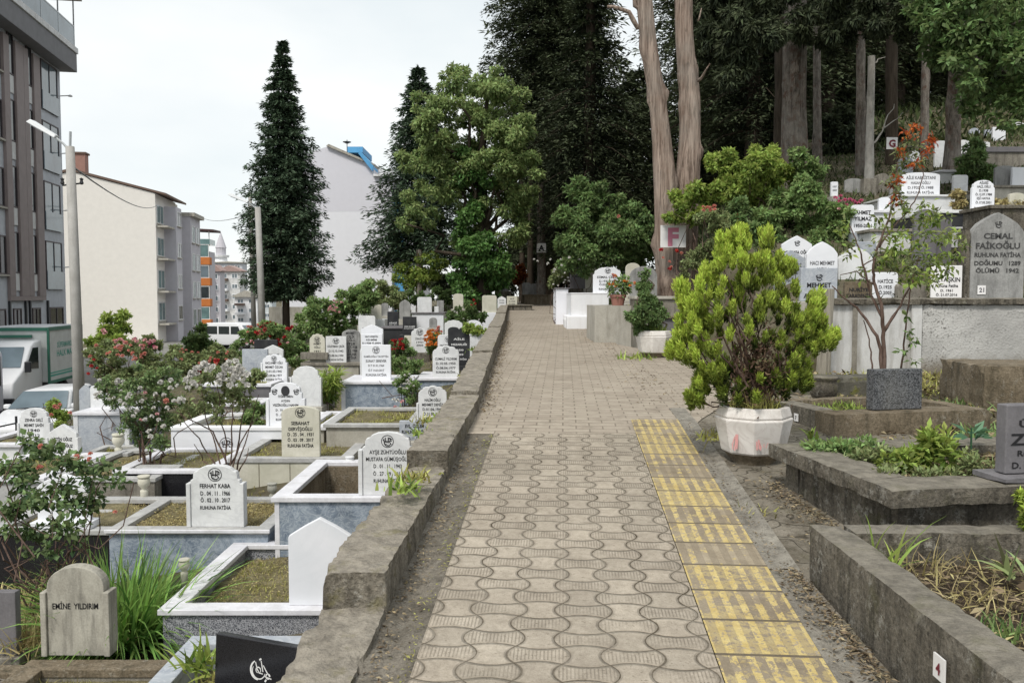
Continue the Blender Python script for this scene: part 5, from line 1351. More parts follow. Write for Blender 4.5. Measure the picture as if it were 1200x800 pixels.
# ================================================================== graves and walls on the right
def rough_box(name, mat, parent, x0, x1, y0, y1, z0, z1, step=0.05, amp=0.004, seed=0.0):
    bm = bmesh.new()
    nx, ny, nz = [max(1, int(round(abs(b-a)/step))) for a, b in ((x0,x1),(y0,y1),(z0,z1))]
    def grid(f, na, nb):
        vs = [[bm.verts.new(f(i/na, j/nb)) for j in range(nb+1)] for i in range(na+1)]
        for i in range(na):
            for j in range(nb): bm.faces.new((vs[i][j], vs[i+1][j], vs[i+1][j+1], vs[i][j+1]))
    lx, ly, lz = x1-x0, y1-y0, z1-z0
    grid(lambda a, b: (x0+a*lx, y0+b*ly, z1), nx, ny); grid(lambda a, b: (x0+a*lx, y0+b*ly, z0), nx, ny)
    grid(lambda a, b: (x0+a*lx, y0, z0+b*lz), nx, nz); grid(lambda a, b: (x0+a*lx, y1, z0+b*lz), nx, nz)
    grid(lambda a, b: (x0, y0+a*ly, z0+b*lz), ny, nz); grid(lambda a, b: (x1, y0+a*ly, z0+b*lz), ny, nz)
    bmesh.ops.remove_doubles(bm, verts=bm.verts, dist=1e-5)
    for v in bm.verts:
        c = v.co
        ne = (abs(c.x-x0) < 1e-4 or abs(c.x-x1) < 1e-4) + (abs(c.y-y0) < 1e-4 or abs(c.y-y1) < 1e-4) + (abs(c.z-z0) < 1e-4 or abs(c.z-z1) < 1e-4)
        q = Vector((c.x*4+seed, c.y*4, c.z*4))
        d = noise.noise_vector(q)*amp + noise.noise_vector(q*4)*amp*0.5
        if ne >= 2:
            k = 0.25+max(0, noise.noise(q*2.3))*1.6
            ctr = Vector(((x0+x1)/2, (y0+y1)/2, (z0+z1)/2)); dd = Vector((0, 0, 0))
            for a, lo, hi in ((0,x0,x1),(1,y0,y1),(2,z0,z1)):
                if abs(c[a]-lo) < 1e-4: dd[a] = 1
                elif abs(c[a]-hi) < 1e-4: dd[a] = -1
            d += dd*amp*2.2*k
        v.co = c + d
    bmesh.ops.recalc_face_normals(bm, faces=bm.faces)
    me = bpy.data.meshes.new(name); bm.to_mesh(me); bm.free(); me.materials.append(mat)
    o = bpy.data.objects.new(name, me); link(o, parent); return o

def number_plate(parent, txt, loc, rz, s, ink):
    p = MB().box(-s/2, s/2, -0.006, 0.0, -s*0.55, s*0.55).build('number_plate', SIGNW, parent); p.location = loc; p.rotation_euler = (0, 0, rz)
    t_ = MB(); add_text(t_, txt, 0, -s*0.28, s*0.55, s*0.75, 0.03, -0.008); t_.build('number', ink, p)

# nearest grave, bottom right
r = thing('grave', 'nearest bare concrete grave with the number plate 4 on its side, bottom right', 'grave', (1.30, 3.70, 0.5))
rough_box('side_panel', CONCD, r, 0.0, 0.15, -2.6, -0.0, -0.5, 0, 0.045, 0.004, 1)
rough_box('side_panel', CONCD, r, 0.152, 2.3, -0.14, 0.0, -0.5, 0.002, 0.05, 0.004, 2)
rough_box('side_panel', CONCD, r, 2.302, 2.45, -2.6, 0.0, -0.5, 0, 0.06, 0.004, 3)
soil_bed(r, 0.13, 2.32, -2.6, -0.12, -0.14, SOILD, 0.05, 44, 44)
litter(r, 0.18, 2.2, -2.4, -0.18, -0.13, 5200, L_LITTER, 0.06, 0.007); litter(r, 0.18, 2.2, -2.4, -0.18, -0.12, 2200, L_DRY, 0.07, 0.006, 'dry_stalks')
litter(r, 0.18, 2.2, -2.2, -0.2, -0.11, 260, L_LITTER, 0.045, 0.026, 'fallen_leaves')
turf(r, 0.2, 2.2, -2.4, -0.2, -0.13, 1500, L_DRY, 0.12, 0.005, 'dry_grass')
number_plate(r, '4', (-0.012, -1.19, -0.115), R(-90), 0.066, INKR)
# capped grave behind it
r = thing('grave', 'dark concrete grave with a wide overhanging cap and green weeds inside', 'grave', (1.72, 3.82, 0.625), R(8.3))
for k, a in enumerate([(0.08,1.95,0.08,0.24),(0.08,1.95,1.05,1.2),(0.08,0.24,0.241,1.049),(1.8,1.95,0.241,1.049)]):
    rough_box('side_panel', CONCD, r, a[0], a[1], a[2], a[3], -0.6, -0.087, 0.05, 0.004, 5+k)
for k, a in enumerate([(0,2.0,0,0.27),(0,2.0,1.02,1.27),(0,0.26,0.272,1.018),(1.75,2.0,0.272,1.018)]):
    rough_box('coping', CONCD, r, a[0], a[1], a[2], a[3], -0.085, 0, 0.05, 0.0035, 15+k)
soil_bed(r, 0.2, 1.8, 0.22, 1.06, -0.09, SOILD, 0.05, 30, 24)
litter(r, 0.3, 1.7, 0.3, 1.0, -0.08, 1500, L_LITTER, 0.06, 0.01); litter(r, 0.3, 1.7, 0.3, 1.0, -0.07, 500, L_DRY, 0.07, 0.007, 'dry_stalks')
s = slab(SLATE, r, 'rect', 0.44, 0.33, 0.07, [('Üzümcü',0.68,0.10,0.70),('ZEKİYE',0.42,0.17,0.90),('Ruhuna Fatiha',0.26,0.085,0.72),('D. 1948  Ö. 1996',0.08,0.095,0.84)], None, INK, None, 0.006, weight=0.02)
s.location = (0.86, 0.10, 0.032)
rough_box('plinth', SLATE, r, 0.58, 1.14, 0.02, 0.25, 0.002, 0.03, 0.06, 0.003)
# grave with granite block
r = thing('grave', 'brown concrete grave holding a small dark granite block and bare sapling stems', 'grave', (2.38, 6.25, 0.63), R(13))
for k, a in enumerate([(0,1.36,0,0.26),(0,1.36,0.86,1.0),(0,0.18,0.261,0.859),(1.2,1.36,0.261,0.859)]):
    rough_box('side_panel', CONCB if k != 2 else CONCD, r, a[0], a[1], a[2], a[3], -0.5, 0, 0.06, 0.004, 30+k)
soil_bed(r, 0.15, 1.25, 0.2, 0.9, -0.06, SOILD, 0.03, 20, 16)
s = slab(GRAN, r, 'rect', 0.43, 0.31, 0.09, bev=0.008); s.location = (0.62, 0.12, 0.002)
number_plate(r, '7', (-0.008, 0.50, -0.09), R(-90), 0.055, INK)
turf(r, 0.2, 0.6, 0.3, 0.85, -0.05, 350, L_BRIGHT, 0.07, 0.012)
# brown block right
r = thing('tomb', 'plain brown concrete block tomb cut off by the right edge before the roughcast wall', 'tomb', (4.08, 7.35, 0.90), R(-4))
rough_box('block', CONCB, r, 0, 2.2, 0, 0.9, -0.6, 0, 0.07, 0.010, 40)
# low mossy kerb and bowl
r = thing('grave_kerb', 'low mossy stone kerb in front of the white painted wall', 'kerb', (2.25, 8.3, 0.72))
rough_box('kerb', stone('mossy_stone', (0.10,0.095,0.08), (0.17,0.16,0.13), (0.03,0.03,0.02), 0.6, 4, 0.95, 0.7, 0.01, 50, 0.4, moss=(0.16,0.16,0.03), moss_amt=0.9), r, 0, 1.6, 0, 0.3, -0.4, 0, 0.06, 0.012, 44)
r = thing('stone_bowl', 'dark weathered stone bowl standing behind the granite block', 'bowl', (2.83, 7.72, 0.56))
MB().lathe([(0.07,0),(0.10,0.02),(0.13,0.09),(0.125,0.14),(0.11,0.16),(0.115,0.18),(0.13,0.20),(0.12,0.215),(0.07,0.20)], 14).build('bowl', CONCD, r, 0, True)

# retaining wall: white painted part, roughcast part, coping
rw = thing('retaining_wall', 'white painted and roughcast terrace wall with a dark coping carrying gravestones', 'wall', (3.80, 10.28, 0))
rough_box('painted_wall', WALLW, rw, 0, 1.13, 0, 0.24, 0.3, 1.40, 0.09, 0.005, 50)
rough_box('roughcast_wall', RCAST, rw, 1.132, 5.2, -0.02, 0.24, 0.3, 1.40, 0.08, 0.008, 52)
rough_box('coping', CONCD, rw, -0.04, 5.2, -0.07, 0.34, 1.402, 1.475, 0.06, 0.008, 54)
MB().box(0.30, 0.36, -0.012, -0.006, 0.5, 1.38).build('stain_strip', CONC, rw)
MB().box(1.00, 1.13, -0.03, -0.006, 0.45, 1.398).build('pilaster', WALLW, rw, 0.006)
r = thing('wooden_post', 'weathered split tree stump post at the left end of the white painted wall', 'post', (P(962,430,10.0).x, 9.95, G(10)))
mb = trunk_mesh([(0,0,-0.2),(0.02,0,0.5),(0.04,0,1.0)], [0.085,0.075,0.07], 12, 0.25, 3.0); mb.build('post', bark('silver_wood', (0.16,0.145,0.12), (0.40,0.37,0.31), 0.05, 14, 0.8, 0.02), r)

# planters
def planter(label, loc, s, rz, mark):
    r = thing('planter', label, 'planter', loc, rz)
    MB().lathe([(0.15*s,0.0),(0.16*s,0.03*s),(0.205*s,0.085*s)], 8, (0,0,0), R(22.5)).build('foot', CONCB, r)
    b = MB().lathe([(0.212*s,0.086*s),(0.225*s,0.10*s),(0.275*s,0.33*s),(0.265*s,0.342*s)], 8, (0,0,0), R(22.5)); o = b.build('body', PLANT, r, 0.004)
    MB().lathe([(0.262*s,0.343*s),(0.266*s,0.355*s),(0.248*s,0.415*s),(0.22*s,0.42*s),(0.215*s,0.38*s),(0.01,0.375*s)], 8, (0,0,0), R(22.5)).build('rim', PLANT, r, 0.004)
    MB().lathe([(0.212*s,0.381*s),(0.15*s,0.395*s),(0.02,0.405*s)], 12).build('soil', SOILD, r)
    n = 420; a = rng.random(n)*6.283; q = 0.2*s*np.sqrt(rng.random(n))
    Pn = np.stack([q*np.cos(a), q*np.sin(a), np.full(n, 0.39*s)], 1)
    D = np.array([0,0,1.0]) + rng.normal(size=(n,3))*0.5
    g_ = blades_obj('grass_tuft', Pn, D, rng.uniform(0.04,0.19,n)*s, 0.005, rng.uniform(0.2,1.5,n), L_TURF if mark else L_BRIGHT, r, 3); g_['kind'] = 'stuff'
    return r
PLANT = marble('peeling_white_planter', (0.60,0.57,0.54), (0.74,0.71,0.68), (0.42,0.37,0.34), 0.75, 3, 0.2, 0.55, (0.34,0.31,0.26), 0.35)
PINKM = plain('faded_pink_paint', (0.55,0.27,0.26), 0.8)
pl1 = planter('white octagonal planter with faded pink paint marks beside the tactile strip', (1.60, 5.62, G(5.62)-0.03), 0.92, R(8), True)
pl1.scale = (1.0, 1.0, 1.0)
def paint(pts, loc, rz, tilt):
    pm = MB()
    for (x, z0, z1, w_) in pts: strip(pm, [(x+rnd.gauss(0,.003), z0), (x+rnd.gauss(0,.004), z0*0.6+z1*0.4), (x+rnd.gauss(0,.004), z1)], w_, 0)
    o = pm.build('paint_mark', PINKM, pl1); o.location = loc; o.rotation_euler = (tilt, 0, rz)
T8 = math.atan(0.046/0.23)
fz = lambda z: 0
paint([(-0.075,-0.075,-0.02,0.012),(-0.062,-0.07,-0.01,0.014),(-0.05,-0.078,-0.03,0.008),(-0.025,-0.06,-0.035,0.005),(-0.012,-0.065,-0.03,0.005),(0.01,-0.06,-0.04,0.004)], (0, -0.2195, 0.203), 0, -T8)
paint([(-0.03,-0.09,0.02,0.012),(-0.018,-0.08,0.05,0.010),(-0.045,-0.085,0.0,0.008)], (-0.1552, -0.1552, 0.203), R(-45), -T8)
planter('smaller looking white planter farther up the path holding a little dark conifer', (P(766,410,12.2).x, 12.2, G(12.2)-0.02), 0.95, R(10), False)

# things along the upper path, right
tomb('bare pale concrete box grave where the path narrows', (697,770,358,402), 14.9, 1.3, CONCL, CONCL, lid=False, rail=0.2, ct=0.001, over=0.0, fill=-0.04, turfn=250, rz=0.02)
r = tomb('bright white stepped tomb at the right edge of the upper path', (669,714,343,370), 19.0, 1.6, WHITEL, WHITEL, lid=True, ct=0.03, over=0.01)
a = P(690,370,18.9); zt = a.z-r.location.z
MB().lathe([(0.56,zt-0.5),(0.60,zt-0.1),(0.57,zt+0.0)], 8, (0,0.55,0), R(22.5)).build('step', WHITEL, r, 0.02)
MB().box(-0.52, 0.50, -0.10, 1.2, zt-0.5, zt-0.002).build('step', WHITEL, r, 0.02)
gs('white rounded headstone with a top emblem on the bright white stepped tomb', (695,729,313,349), 19.4, 'bell', WHITE2, TX(('KEMAL ÇELİK',0.64,0.72),('D.1931-1982',0.51,0.58),('Ö.01.01.2007',0.40,0.58),('RUHUNA FATİHA',0.25,0.6)), (0.88,0.10))
tomb('slim pale blue grey box tomb left of the bright white stepped tomb', (650,668,337,378), 20.6, 1.5, WHB, SLATE, lid=True, ct=0.03)
gs('lichen grey headstone behind the white rounded one under the rose bush', (686,703,308,338), 21.3, 'seg', CREAM, None, plinth=(CONCL,1.2,0.4,1.0))
gs('dark grey headstone with faint lettering in the shade of the rose bush', (668,686,312,338), 21.5, 'soft', SLATE, [('AİLE',0.7,0.10,0.6),('KABRİ',0.5,0.10,0.7)], None, INK, plinth=(CONCD,1.3,0.4,1.0))
gs('cream headstone half hidden by stems right of the white rounded one', (733,750,308,352), 18.2, 'round', CREAM, None, plinth=(CONCL,1.2,0.5,1.0))
gs('pale weathered headstone leaning behind the little planter conifer', (738,770,312,356), 16.6, 'round', GRAYST, None, plinth=(CONCL,1.2,0.6,1.0))
tomb('mossy grey block tomb behind the little planter conifer', (744,800,347,392), 14.2, 0.9, CONC, CONCL, lid=True, ct=0.05)
r = thing('side_table', 'dark steel frame standing against the bright white tomb', 'stand', P(695,385,17.6))
for x in (-0.05, 0.05): MB().box(x-0.014, x+0.014, -0.014, 0.014, -0.05, 0.36).build('leg', STEELD, r)
MB().box(-0.075, 0.075, -0.1, 0.1, 0.361, 0.39).build('top', STEELD, r)
tomb('dark grey polished box with a mossy top beside the little planter', (776,800,371,402), 12.9, 0.7, SLATE, CONCB, lid=True, ct=0.03)
r = thing('flower_pot', 'terracotta pot of orange flowers standing on the pale concrete box grave', 'flower pot', P(724,359,15.15))
MB().lathe([(0.10,0),(0.13,0.16),(0.15,0.17),(0.15,0.21),(0.12,0.205)], 14).build('pot', plain('terracotta', (0.30,0.14,0.11), 0.8), r)
crown('foliage', [(0,0,0.32,0.20,0.18,0.16),(0.1,0,0.42,0.12,0.12,0.12)], 500, 0.08, 0.035, L_MID, r)
for k in range(16): bloom(r, (rnd.gauss(0,0.13), rnd.gauss(-0.08,0.08), rnd.uniform(0.34,0.56)), F_ORANGE if k % 3 else F_CORAL, 0.05)

# stones on the terrace
D3 = (CONCL,1.15,0.5,1.2)
gs('tall grey engraved headstone with a pointed top and the plate 21, on the terrace wall', (1136,1199,249,351), 10.55, 'ogee', GRAYST,
   [('CEMAL',0.70,0.065,0.54),('FAİKOĞLU',0.585,0.068,0.82),('RUHUNA FATİHA',0.49,0.05,0.86),('DOĞUMU   1289',0.395,0.05,0.86),('ÖLÜMÜ   1942',0.31,0.05,0.80)], (0.865,0.09,False), plain('dark_grey_lettering', (0.05,0.05,0.05), 0.7), None, None, 0.10, weight=0.035)
cm_ = [o for o in COL.objects if o.get('label', '').endswith('on the terrace wall')][0]
number_plate(cm_, '21', (-0.19, -0.006, 0.12), 0, 0.10, INKG)
rough_box('frame_stone', CONCD, cm_, -0.42, -0.345, -0.02, 0.16, 0.0, 0.86, 0.06, 0.006, 60)
gs('small bright white plaque reading a surname, left of the tall engraved headstone', (1091,1127,311,349), 10.5, 'rect', SIGNW, [('ALTAŞKIN',0.50,0.14,0.86),('Ruhuna Fatiha',0.33,0.10,0.74),('D. 1961',0.19,0.08,0.4),('Ö. 21.07.2016',0.06,0.08,0.7)], (0.82,0.12,False), None, None, None, 0.03, weight=0.02)
gs('speckled grey headstone with black text just right of the thuja', (938,981,314,353), 10.75, 'rect', GREYM, [('MEHMET',0.42,0.14,0.66),('ALTAŞKIN',0.10,0.14,0.84)], (0.72,0.13,False), plinth=D3, weight=0.03)
gs('white headstone with fine lettering and a sharply pointed top', (945,981,283,345), 11.5, 'ogee', WHITE2, TX(('HACI MEHMET',0.56,0.8),('AYDIN',0.44,0.4),('D.1928 Ö.2002',0.32,0.8)), None, INKG, plinth=D3)
gs('grey white low gabled headstone half covered by the thuja', (908,944,293,345), 11.9, 'gable', GREYM, TX(('FATMA EŞİ',0.62,0.7),('EMİNE',0.46,0.5),('RUHUNA FATİHA',0.28,0.8)), None, INKG, plinth=D3)
gs('white gabled headstone with a black star emblem behind the grey white one', (916,951,276,325), 12.9, 'gable', WHITE2, [('MUSTAFA OĞLU',0.56,0.08,0.84),('ERDEM ÖZER',0.34,0.13,0.9),('RUHUNA FATİHA',0.16,0.09,0.84)], (0.82,0.13,False), plinth=D3, weight=0.03)
gs('plain pale headstone with a slanted shadowed top right of the sharply pointed one', (982,1022,289,347), 11.8, 'ogee', WHITE, None, plinth=D3)
gs('brownish low headstone with bold text behind the sapling stems', (990,1022,330,353), 10.9, 'rect', CONCB, [('NURİYE',0.5,0.18,0.7),('KARADENİZ',0.18,0.2,0.9)], None, plinth=D3, weight=0.03)
gs('white headstone with grey text seen through the sapling stems', (1022,1052,319,352), 10.9, 'soft', WHITE2, [('HATİCE',0.62,0.13,0.6),('D.1925',0.42,0.12,0.5),('Ö.2007',0.22,0.12,0.5)], None, plinth=D3)
gs('rough grey block between the sapling and the small bright plaque', (1052,1086,332,352), 10.8, 'soft', CONC, None, t=0.2)
gs('small white slab over a grey pillar behind the sapling', (998,1024,240,273), 14.0, 'soft', WHITE2, [('AHMET',0.66,0.14,0.7),('YILMAZ',0.44,0.14,0.8),('1950-2011',0.2,0.12,0.8)], None, plinth=(GREYM,0.95,0.4,2.0), weight=0.03)
gs('pale grey upright pillar stone behind the slanted pale headstone', (1003,1026,283,330), 13.0, 'rect', GREYM, None, plinth=D3)
gs('wide white family headstone with small lettering above the white terrace', (1056,1101,202,231), 16.2, 'seg', WHITE2, [('AİLE KABRİSTANI',0.72,0.13,0.76),('HASAN OĞLU',0.52,0.11,0.5),('D.1920 Ö.1988',0.33,0.11,0.66),('RUHUNA FATİHA',0.13,0.11,0.7)], None, INKG, plinth=(WHITE,1.0,0.6,1.2))
tomb('white marble terrace block under the wide family headstone', (1048,1123,228,262), 15.9, 1.8, WHITE, WHITE, lid=True, ct=0.04, sink=1.2)
gs('white headstone with seven lines of text on the black fronted tomb', (1139,1165,211,249), 13.9, 'bell', WHITE2, TX(('AİLESİ',0.88,0.4),('HALİL OĞLU',0.76,0.6),('D.1938',0.64,0.4),('Ö.12.07.1988',0.52,0.74),('EŞİ HAVVA',0.40,0.6),('Ö.17.05.2001',0.27,0.7),('RUHUNA FATİHA',0.10,0.8)), None, plinth=(WHITE,1.4,0.3,0.8))
tomb('black fronted tomb with a white lid and white plinth on the hillside', (1094,1162,246,276), 13.5, 1.6, BLACKD, WHITE, lid=True, ct=0.05, sink=1.2)
tomb('small white box stone standing before the black fronted tomb', (1112,1138,266,286), 12.6, 0.5, WHITE, WHITE, lid=True, ct=0.03, sink=0.05)
gs('dark grey round arched headstone left of the small white box stone', (1070,1096,245,332), 12.2, 'round', SLATE, None, plinth=D3)
gs('second dark rounded headstone tucked right of the arched one', (1096,1114,257,330), 12.4, 'round', SLATE, None, plinth=D3)
tomb('large dark rough stone block behind the tall engraved headstone', (1160,1216,240,345), 11.6, 0.8, CONCD, CONCD, lid=True, ct=0.05, sink=0.8)
gs('pale headstone with a curved top beside the pale tree trunk', (990,1011,209,236), 18.8, 'seg', GRAYST, None, plinth=(CONC,1.6,0.8,1.2))
gs('grey square pillar stone with a cap at the foot of the pale trunk', (1012,1027,209,240), 18.4, 'rect', CONC, None, t=0.2, plinth=(CONC,1.3,0.6,1.2))
gs('grey stone block with a domed head right of the capped pillar stone', (1028,1041,203,232), 18.7, 'round', CONC, None, t=0.2, plinth=(CONC,1.5,0.6,1.2))
gs('small tilted white headstone above the magenta flowers', (974,982,213,230), 17.5, 'soft', WHITE2, [('1937',0.6,0.12,0.6),('2009',0.35,0.12,0.6)], None, plinth=D3)
gs('narrow white headstone on the upper slope left of the brown trunk', (1095,1107,165,200), 21, 'soft', WHITE, None, plinth=D3)
gs('white rounded headstone on the upper slope right of the brown trunk', (1121,1136,164,188), 22, 'seg', WHITE, None, plinth=D3)
gs('grey white stone among the orange leaves of the sapling', (1053,1070,184,203), 20, 'round', GREYM, None, plinth=D3)
gs('white square headstone highest on the slope near the right edge', (1163,1178,149,172), 24, 'rect', WHITE2, None, plinth=D3)
gs('small pale slab left of the highest white square headstone', (1154,1163,152,165), 25, 'rect', GREYM, None, plinth=D3)
gs('pale stone in the shade left of the dark lidded tomb', (1148,1160,166,180), 22, 'seg', WHITE, None, plinth=D3)
tomb('dark lidded grey tomb at the right edge of the upper slope', (1153,1216,172,186), 20, 1.6, CONC, SLATE, lid=True, ct=0.12, sink=1.5)
gs('ribbed grey headstone under the dark lidded tomb', (1166,1190,194,221), 17.2, 'seg', GRAYST, None, plinth=D3)
tomb('pale curved kerb grave below the ribbed grey headstone', (1163,1220,217,232), 16.4, 1.2, CONCL, CONC, lid=True, ct=0.05, sink=1.0)
gs('white stone with a grey face at the right edge of the slope', (1182,1200,143,165), 26, 'seg', WHITE, None, plinth=D3)

# letter signs
def letter_sign(label, u0, u1, v0, v1, Y, ch, ink, hh=0.6):
    a = P((u0+u1)/2, (v0+v1)/2, Y); s = (u1-u0)*Y/1000
    hgt = P(0,v0,Y).z-P(0,v1,Y).z
    r = thing('letter_sign', label, 'sign', a, R(3))
    MB().box(-s/2, s/2, 0, 0.015, -hgt/2, hgt/2).build('plate', SIGNW, r, 0.003)
    t_ = MB(); add_text(t_, ch, 0, -hgt*hh/2, hgt*hh, None, 0.05, -0.004); t_.build('letter', ink, r)
letter_sign('white plate with a faded pink letter F on the double trunk', 774,804,264,290,16.35,'F',INKP,0.78)
letter_sign('small white plate with a dark red letter G on the hillside', 1039,1052,161,175,19.6,'G',INKR)
letter_sign('tiny white plate with a black letter A on the thin trunk at the path end', 629,640,285,296,36.0,'A',INK)

for lab, bx_, Yq, stl, mt in [
  ('broad white headstone between the dark juniper and the black fronted tomb', (1117,1134,205,226), 17.4, 'soft', WHITE),
  ('low grey stone under the orange sapling leaves', (1043,1056,214,232), 18.0, 'seg', GRAYST),
  ('white pointed stone beside the letter G trunk', (1066,1078,176,199), 21.5, 'ogee', WHITE2),
  ('pale grey round stone high behind the juniper', (1136,1148,150,168), 25.5, 'round', GREYM),
  ('white stone with a flat top over the curved kerb grave', (1186,1202,196,222), 17.0, 'rect', WHITE2),
  ('grey stone leaning below the highest white square headstone', (1178,1192,176,194), 20.8, 'seg', GRAYST),
  ('cream stone at the far right just above the dark rough block', (1183,1200,226,243), 14.6, 'seg', CREAM),
  ('small white arched stone left of the wide family headstone', (1030,1043,231,252), 15.4, 'seg', WHITE2),
  ('grey narrow stone between the pillar stone and the wide family headstone', (1040,1050,206,226), 18.9, 'soft', GRAYST),
  ('white low stone at the back of the slope left of the highest square headstone', (1139,1150,138,150), 29, 'rect', WHITE),
  ('tiny pale stone far up the slope behind the overhanging leaves', (1108,1117,146,159), 29, 'seg', GREYM)]:
    gs(lab, bx_, Yq, stl, mt, None, plinth=(CONCL,1.25,0.5,1.4))
for lab, bx_, Yq, dep, sd, cp_ in [
  ('long white kerbed terrace behind the dark juniper', (1100,1160,199,212), 19.0, 1.8, WHITE, COPE),
  ('pale concrete terrace wall carrying the upper slope stones', (1060,1140,186,197), 22.5, 1.6, CONCL, CONC),
  ('grey terrace block at the right edge under the highest stones', (1140,1216,164,174), 25.0, 1.6, CONC, CONCL),
  ('white low tomb left of the wide family headstone', (1008,1048,246,262), 15.0, 1.2, WHITE, COPE),
  ('stained white block wall behind the slanted pale headstone', (1020,1072,268,318), 13.4, 0.9, WHITEP, CONC)]:
    tomb(lab, bx_, Yq, dep, sd, cp_, lid=True, ct=0.05, sink=1.2)
# ================================================================== trees
def hb(u, Y): X = (u-600)/1000*Y; return (X, Y, HR(X, Y)) if X > 0 else (X, Y, T(X, Y))
pf = lambda pts: (lambda f: float(np.interp(f, [p[0] for p in pts], [p[1] for p in pts])))
# narrow dark spruce on the left
b = hb(335, 34); zb = P(335,350,34).z-b[2]; ht = P(328,40,34).z-b[2]
conifer('spruce_tree', 'tall narrow dark green spruce standing alone left of the big pale building', b, ht,
        pf([(0,0.75),(0.06,1.45),(0.18,1.75),(0.38,1.6),(0.55,1.25),(0.72,0.85),(0.88,0.34),(0.96,0.12),(1,0.02)]), zb, L_SPRUCE, B_DARK, 58, 16, 150, 0.17, 0.058, 0.12, 0.30, 0.15, 0.30, jit=0.33)
# broad spruce behind the light tree
b = hb(492, 40); zb = P(0,300,40).z-b[2]; ht = P(0,76,40).z-b[2]
conifer('spruce_tree', 'broad dark spruce behind the light green tree with spreading lower branches', b, ht,
        pf([(0,2.5),(0.08,3.0),(0.35,2.2),(0.7,1.2),(0.9,0.5),(1,0.05)]), zb, L_SPRUCE, B_DARK, 44, 13, 110, 0.24, 0.075, 0.15, 0.32, 0.17, 0.35, jit=0.22)

def px_blobs(lst, Y, dy=0.7, base=(0,0,0), flat=0.9):
    out = []
    for u, v, rr in lst:
        y = Y + rnd.uniform(-dy, dy); q = P(u, v, y); r_ = rr*Y/1000
        out.append((q.x-base[0], q.y-base[1], q.z-base[2], r_, r_, r_*flat))
    return out
def sub_blobs(bl, k, f0=0.3, f1=0.5, sp=0.85):
    out = []
    for (x, y, z, a, b_, c) in bl:
        for _ in range(k):
            d = rdir(1)[0]; f = rnd.uniform(f0, f1)
            out.append((x+d[0]*a*sp, y+d[1]*b_*sp, z+d[2]*c*sp, a*f, b_*f, c*f*0.75))
    return out
# light green ivy clad tree
b = hb(566, 33); root = thing('broadleaf_tree', 'light green broadleaf tree with an ivy covered trunk left of the path end', 'tree', b)
tm_ = trunk_mesh([(0,0,-0.4),(0.1,0,2.5),(-0.1,0,5.5),(0.2,0,8.6)], [0.35,0.28,0.18,0.05], 12, 0.1)
big = px_blobs([(512,150,32),(548,118,32),(585,125,34),(606,165,32),(612,205,24),(565,165,40),(520,205,34),(492,235,20),(474,262,10),(540,240,28),(588,235,30),(614,248,17),(600,272,17),(545,160,30),(575,205,34),(600,215,24),(530,190,30),(560,120,30),(550,285,22),(482,190,16),(535,95,18),(575,92,16),(500,120,16),(625,190,8),(622,228,10),(504,256,12)], 33, 1.1, b)
for q in big[::2]: limb(tm_, (0, 0, max(0.5, q[2]*0.6)), q[:3], 0.09, 0.03, 0.6, 5, 5)
tm_.build('trunk', B_DARK, root, 0, True)
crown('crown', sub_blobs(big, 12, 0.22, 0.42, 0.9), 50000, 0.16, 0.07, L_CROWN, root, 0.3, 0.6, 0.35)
ivy = px_blobs([(566,300,30),(562,262,28),(568,332,32),(556,222,24),(556,185,18),(585,318,22),(545,320,20)], 32.6, 0.4, b)
crown('ivy', sub_blobs(ivy, 9, 0.3, 0.5, 0.85), 15000, 0.15, 0.10, L_IVY, root, 0.4, 0.4, 0.6)
# rounded light shrubs behind
for lab, px, Y_, mt, n in [('pair of rounded bright green bushes around a thin trunk below the broad spruce', [(480,322,17),(505,312,18),(496,330,16)], 38, L_BRIGHT, 6000)]:
    b = hb(492, Y_); root = thing('round_bush', lab, 'bush', b)
    crown('foliage', sub_blobs(px_blobs(px, Y_, 0.3, b), 8, 0.35, 0.5, 0.8), n, 0.13, 0.07, mt, root, 0.4)
    trunk_mesh([(0,0,-0.6),(0,0,3)], [0.16,0.12], 8).build('stem', B_GREY, root)

# dark old conifers behind
DK = 'trees of the dark grove'
def grove(label, u, Y, top, prof, z0v, cards=46, levels=40, per=11, L=0.21, W=0.065, droop=0.55, trk=0.3, asym=None):
    cards = int(cards*(2.7 if L < 0.3 else 1.9))
    b = hb(u, Y); z0 = P(0, z0v, Y).z-b[2]; H = top-b[2]
    return conifer('old_conifer', label, b, H, prof, max(1.5, z0), L_DARK, B_DARK, levels, per, cards, L, W, 0.15, droop, trk, 0.25, None, asym, 0.3)
full = pf([(0,2.6),(0.1,3.6),(0.35,3.9),(0.7,2.8),(1,0.2)])
grove('dark old conifer rising out of the picture right of the light green tree', 642, 44, 26, pf([(0,2.4),(0.2,3.2),(0.5,3.3),(0.8,2.2),(1,0.3)]), 300, 80, 58, 15)
grove('dark drooping conifer behind the big rose bush left of the double trunk', 690, 36, 24, pf([(0,2.6),(0.15,3.6),(0.30,3.2),(0.40,1.2),(0.6,0.9),(0.8,1.6),(1,0.3)]), 285, 60, 50, 13)
grove('dark conifer filling the gap right behind the double trunk', 838, 38, 26, full, 270, 54, 46, 12)
grove('dark conifer crown over the light green bushes right of the double trunk', 880, 30, 22, pf([(0,2.5),(0.2,3.6),(0.6,3.2),(1,0.4)]), 160, 60, 42, 13)
grove('dark conifer with a thick grey trunk above the hillside bushes', 965, 33, 24, full, 130, 54, 42, 12)
grove('dark conifer behind the pale slim trunks', 1045, 36, 26, full, 150, 54, 44, 12)
grove('dark conifer high on the slope behind the brown trunk', 1135, 36, 26, full, 160, 54, 44, 12)
grove('dark conifer at the right edge on top of the slope', 1230, 34, 26, full, 170, 50, 42, 12)
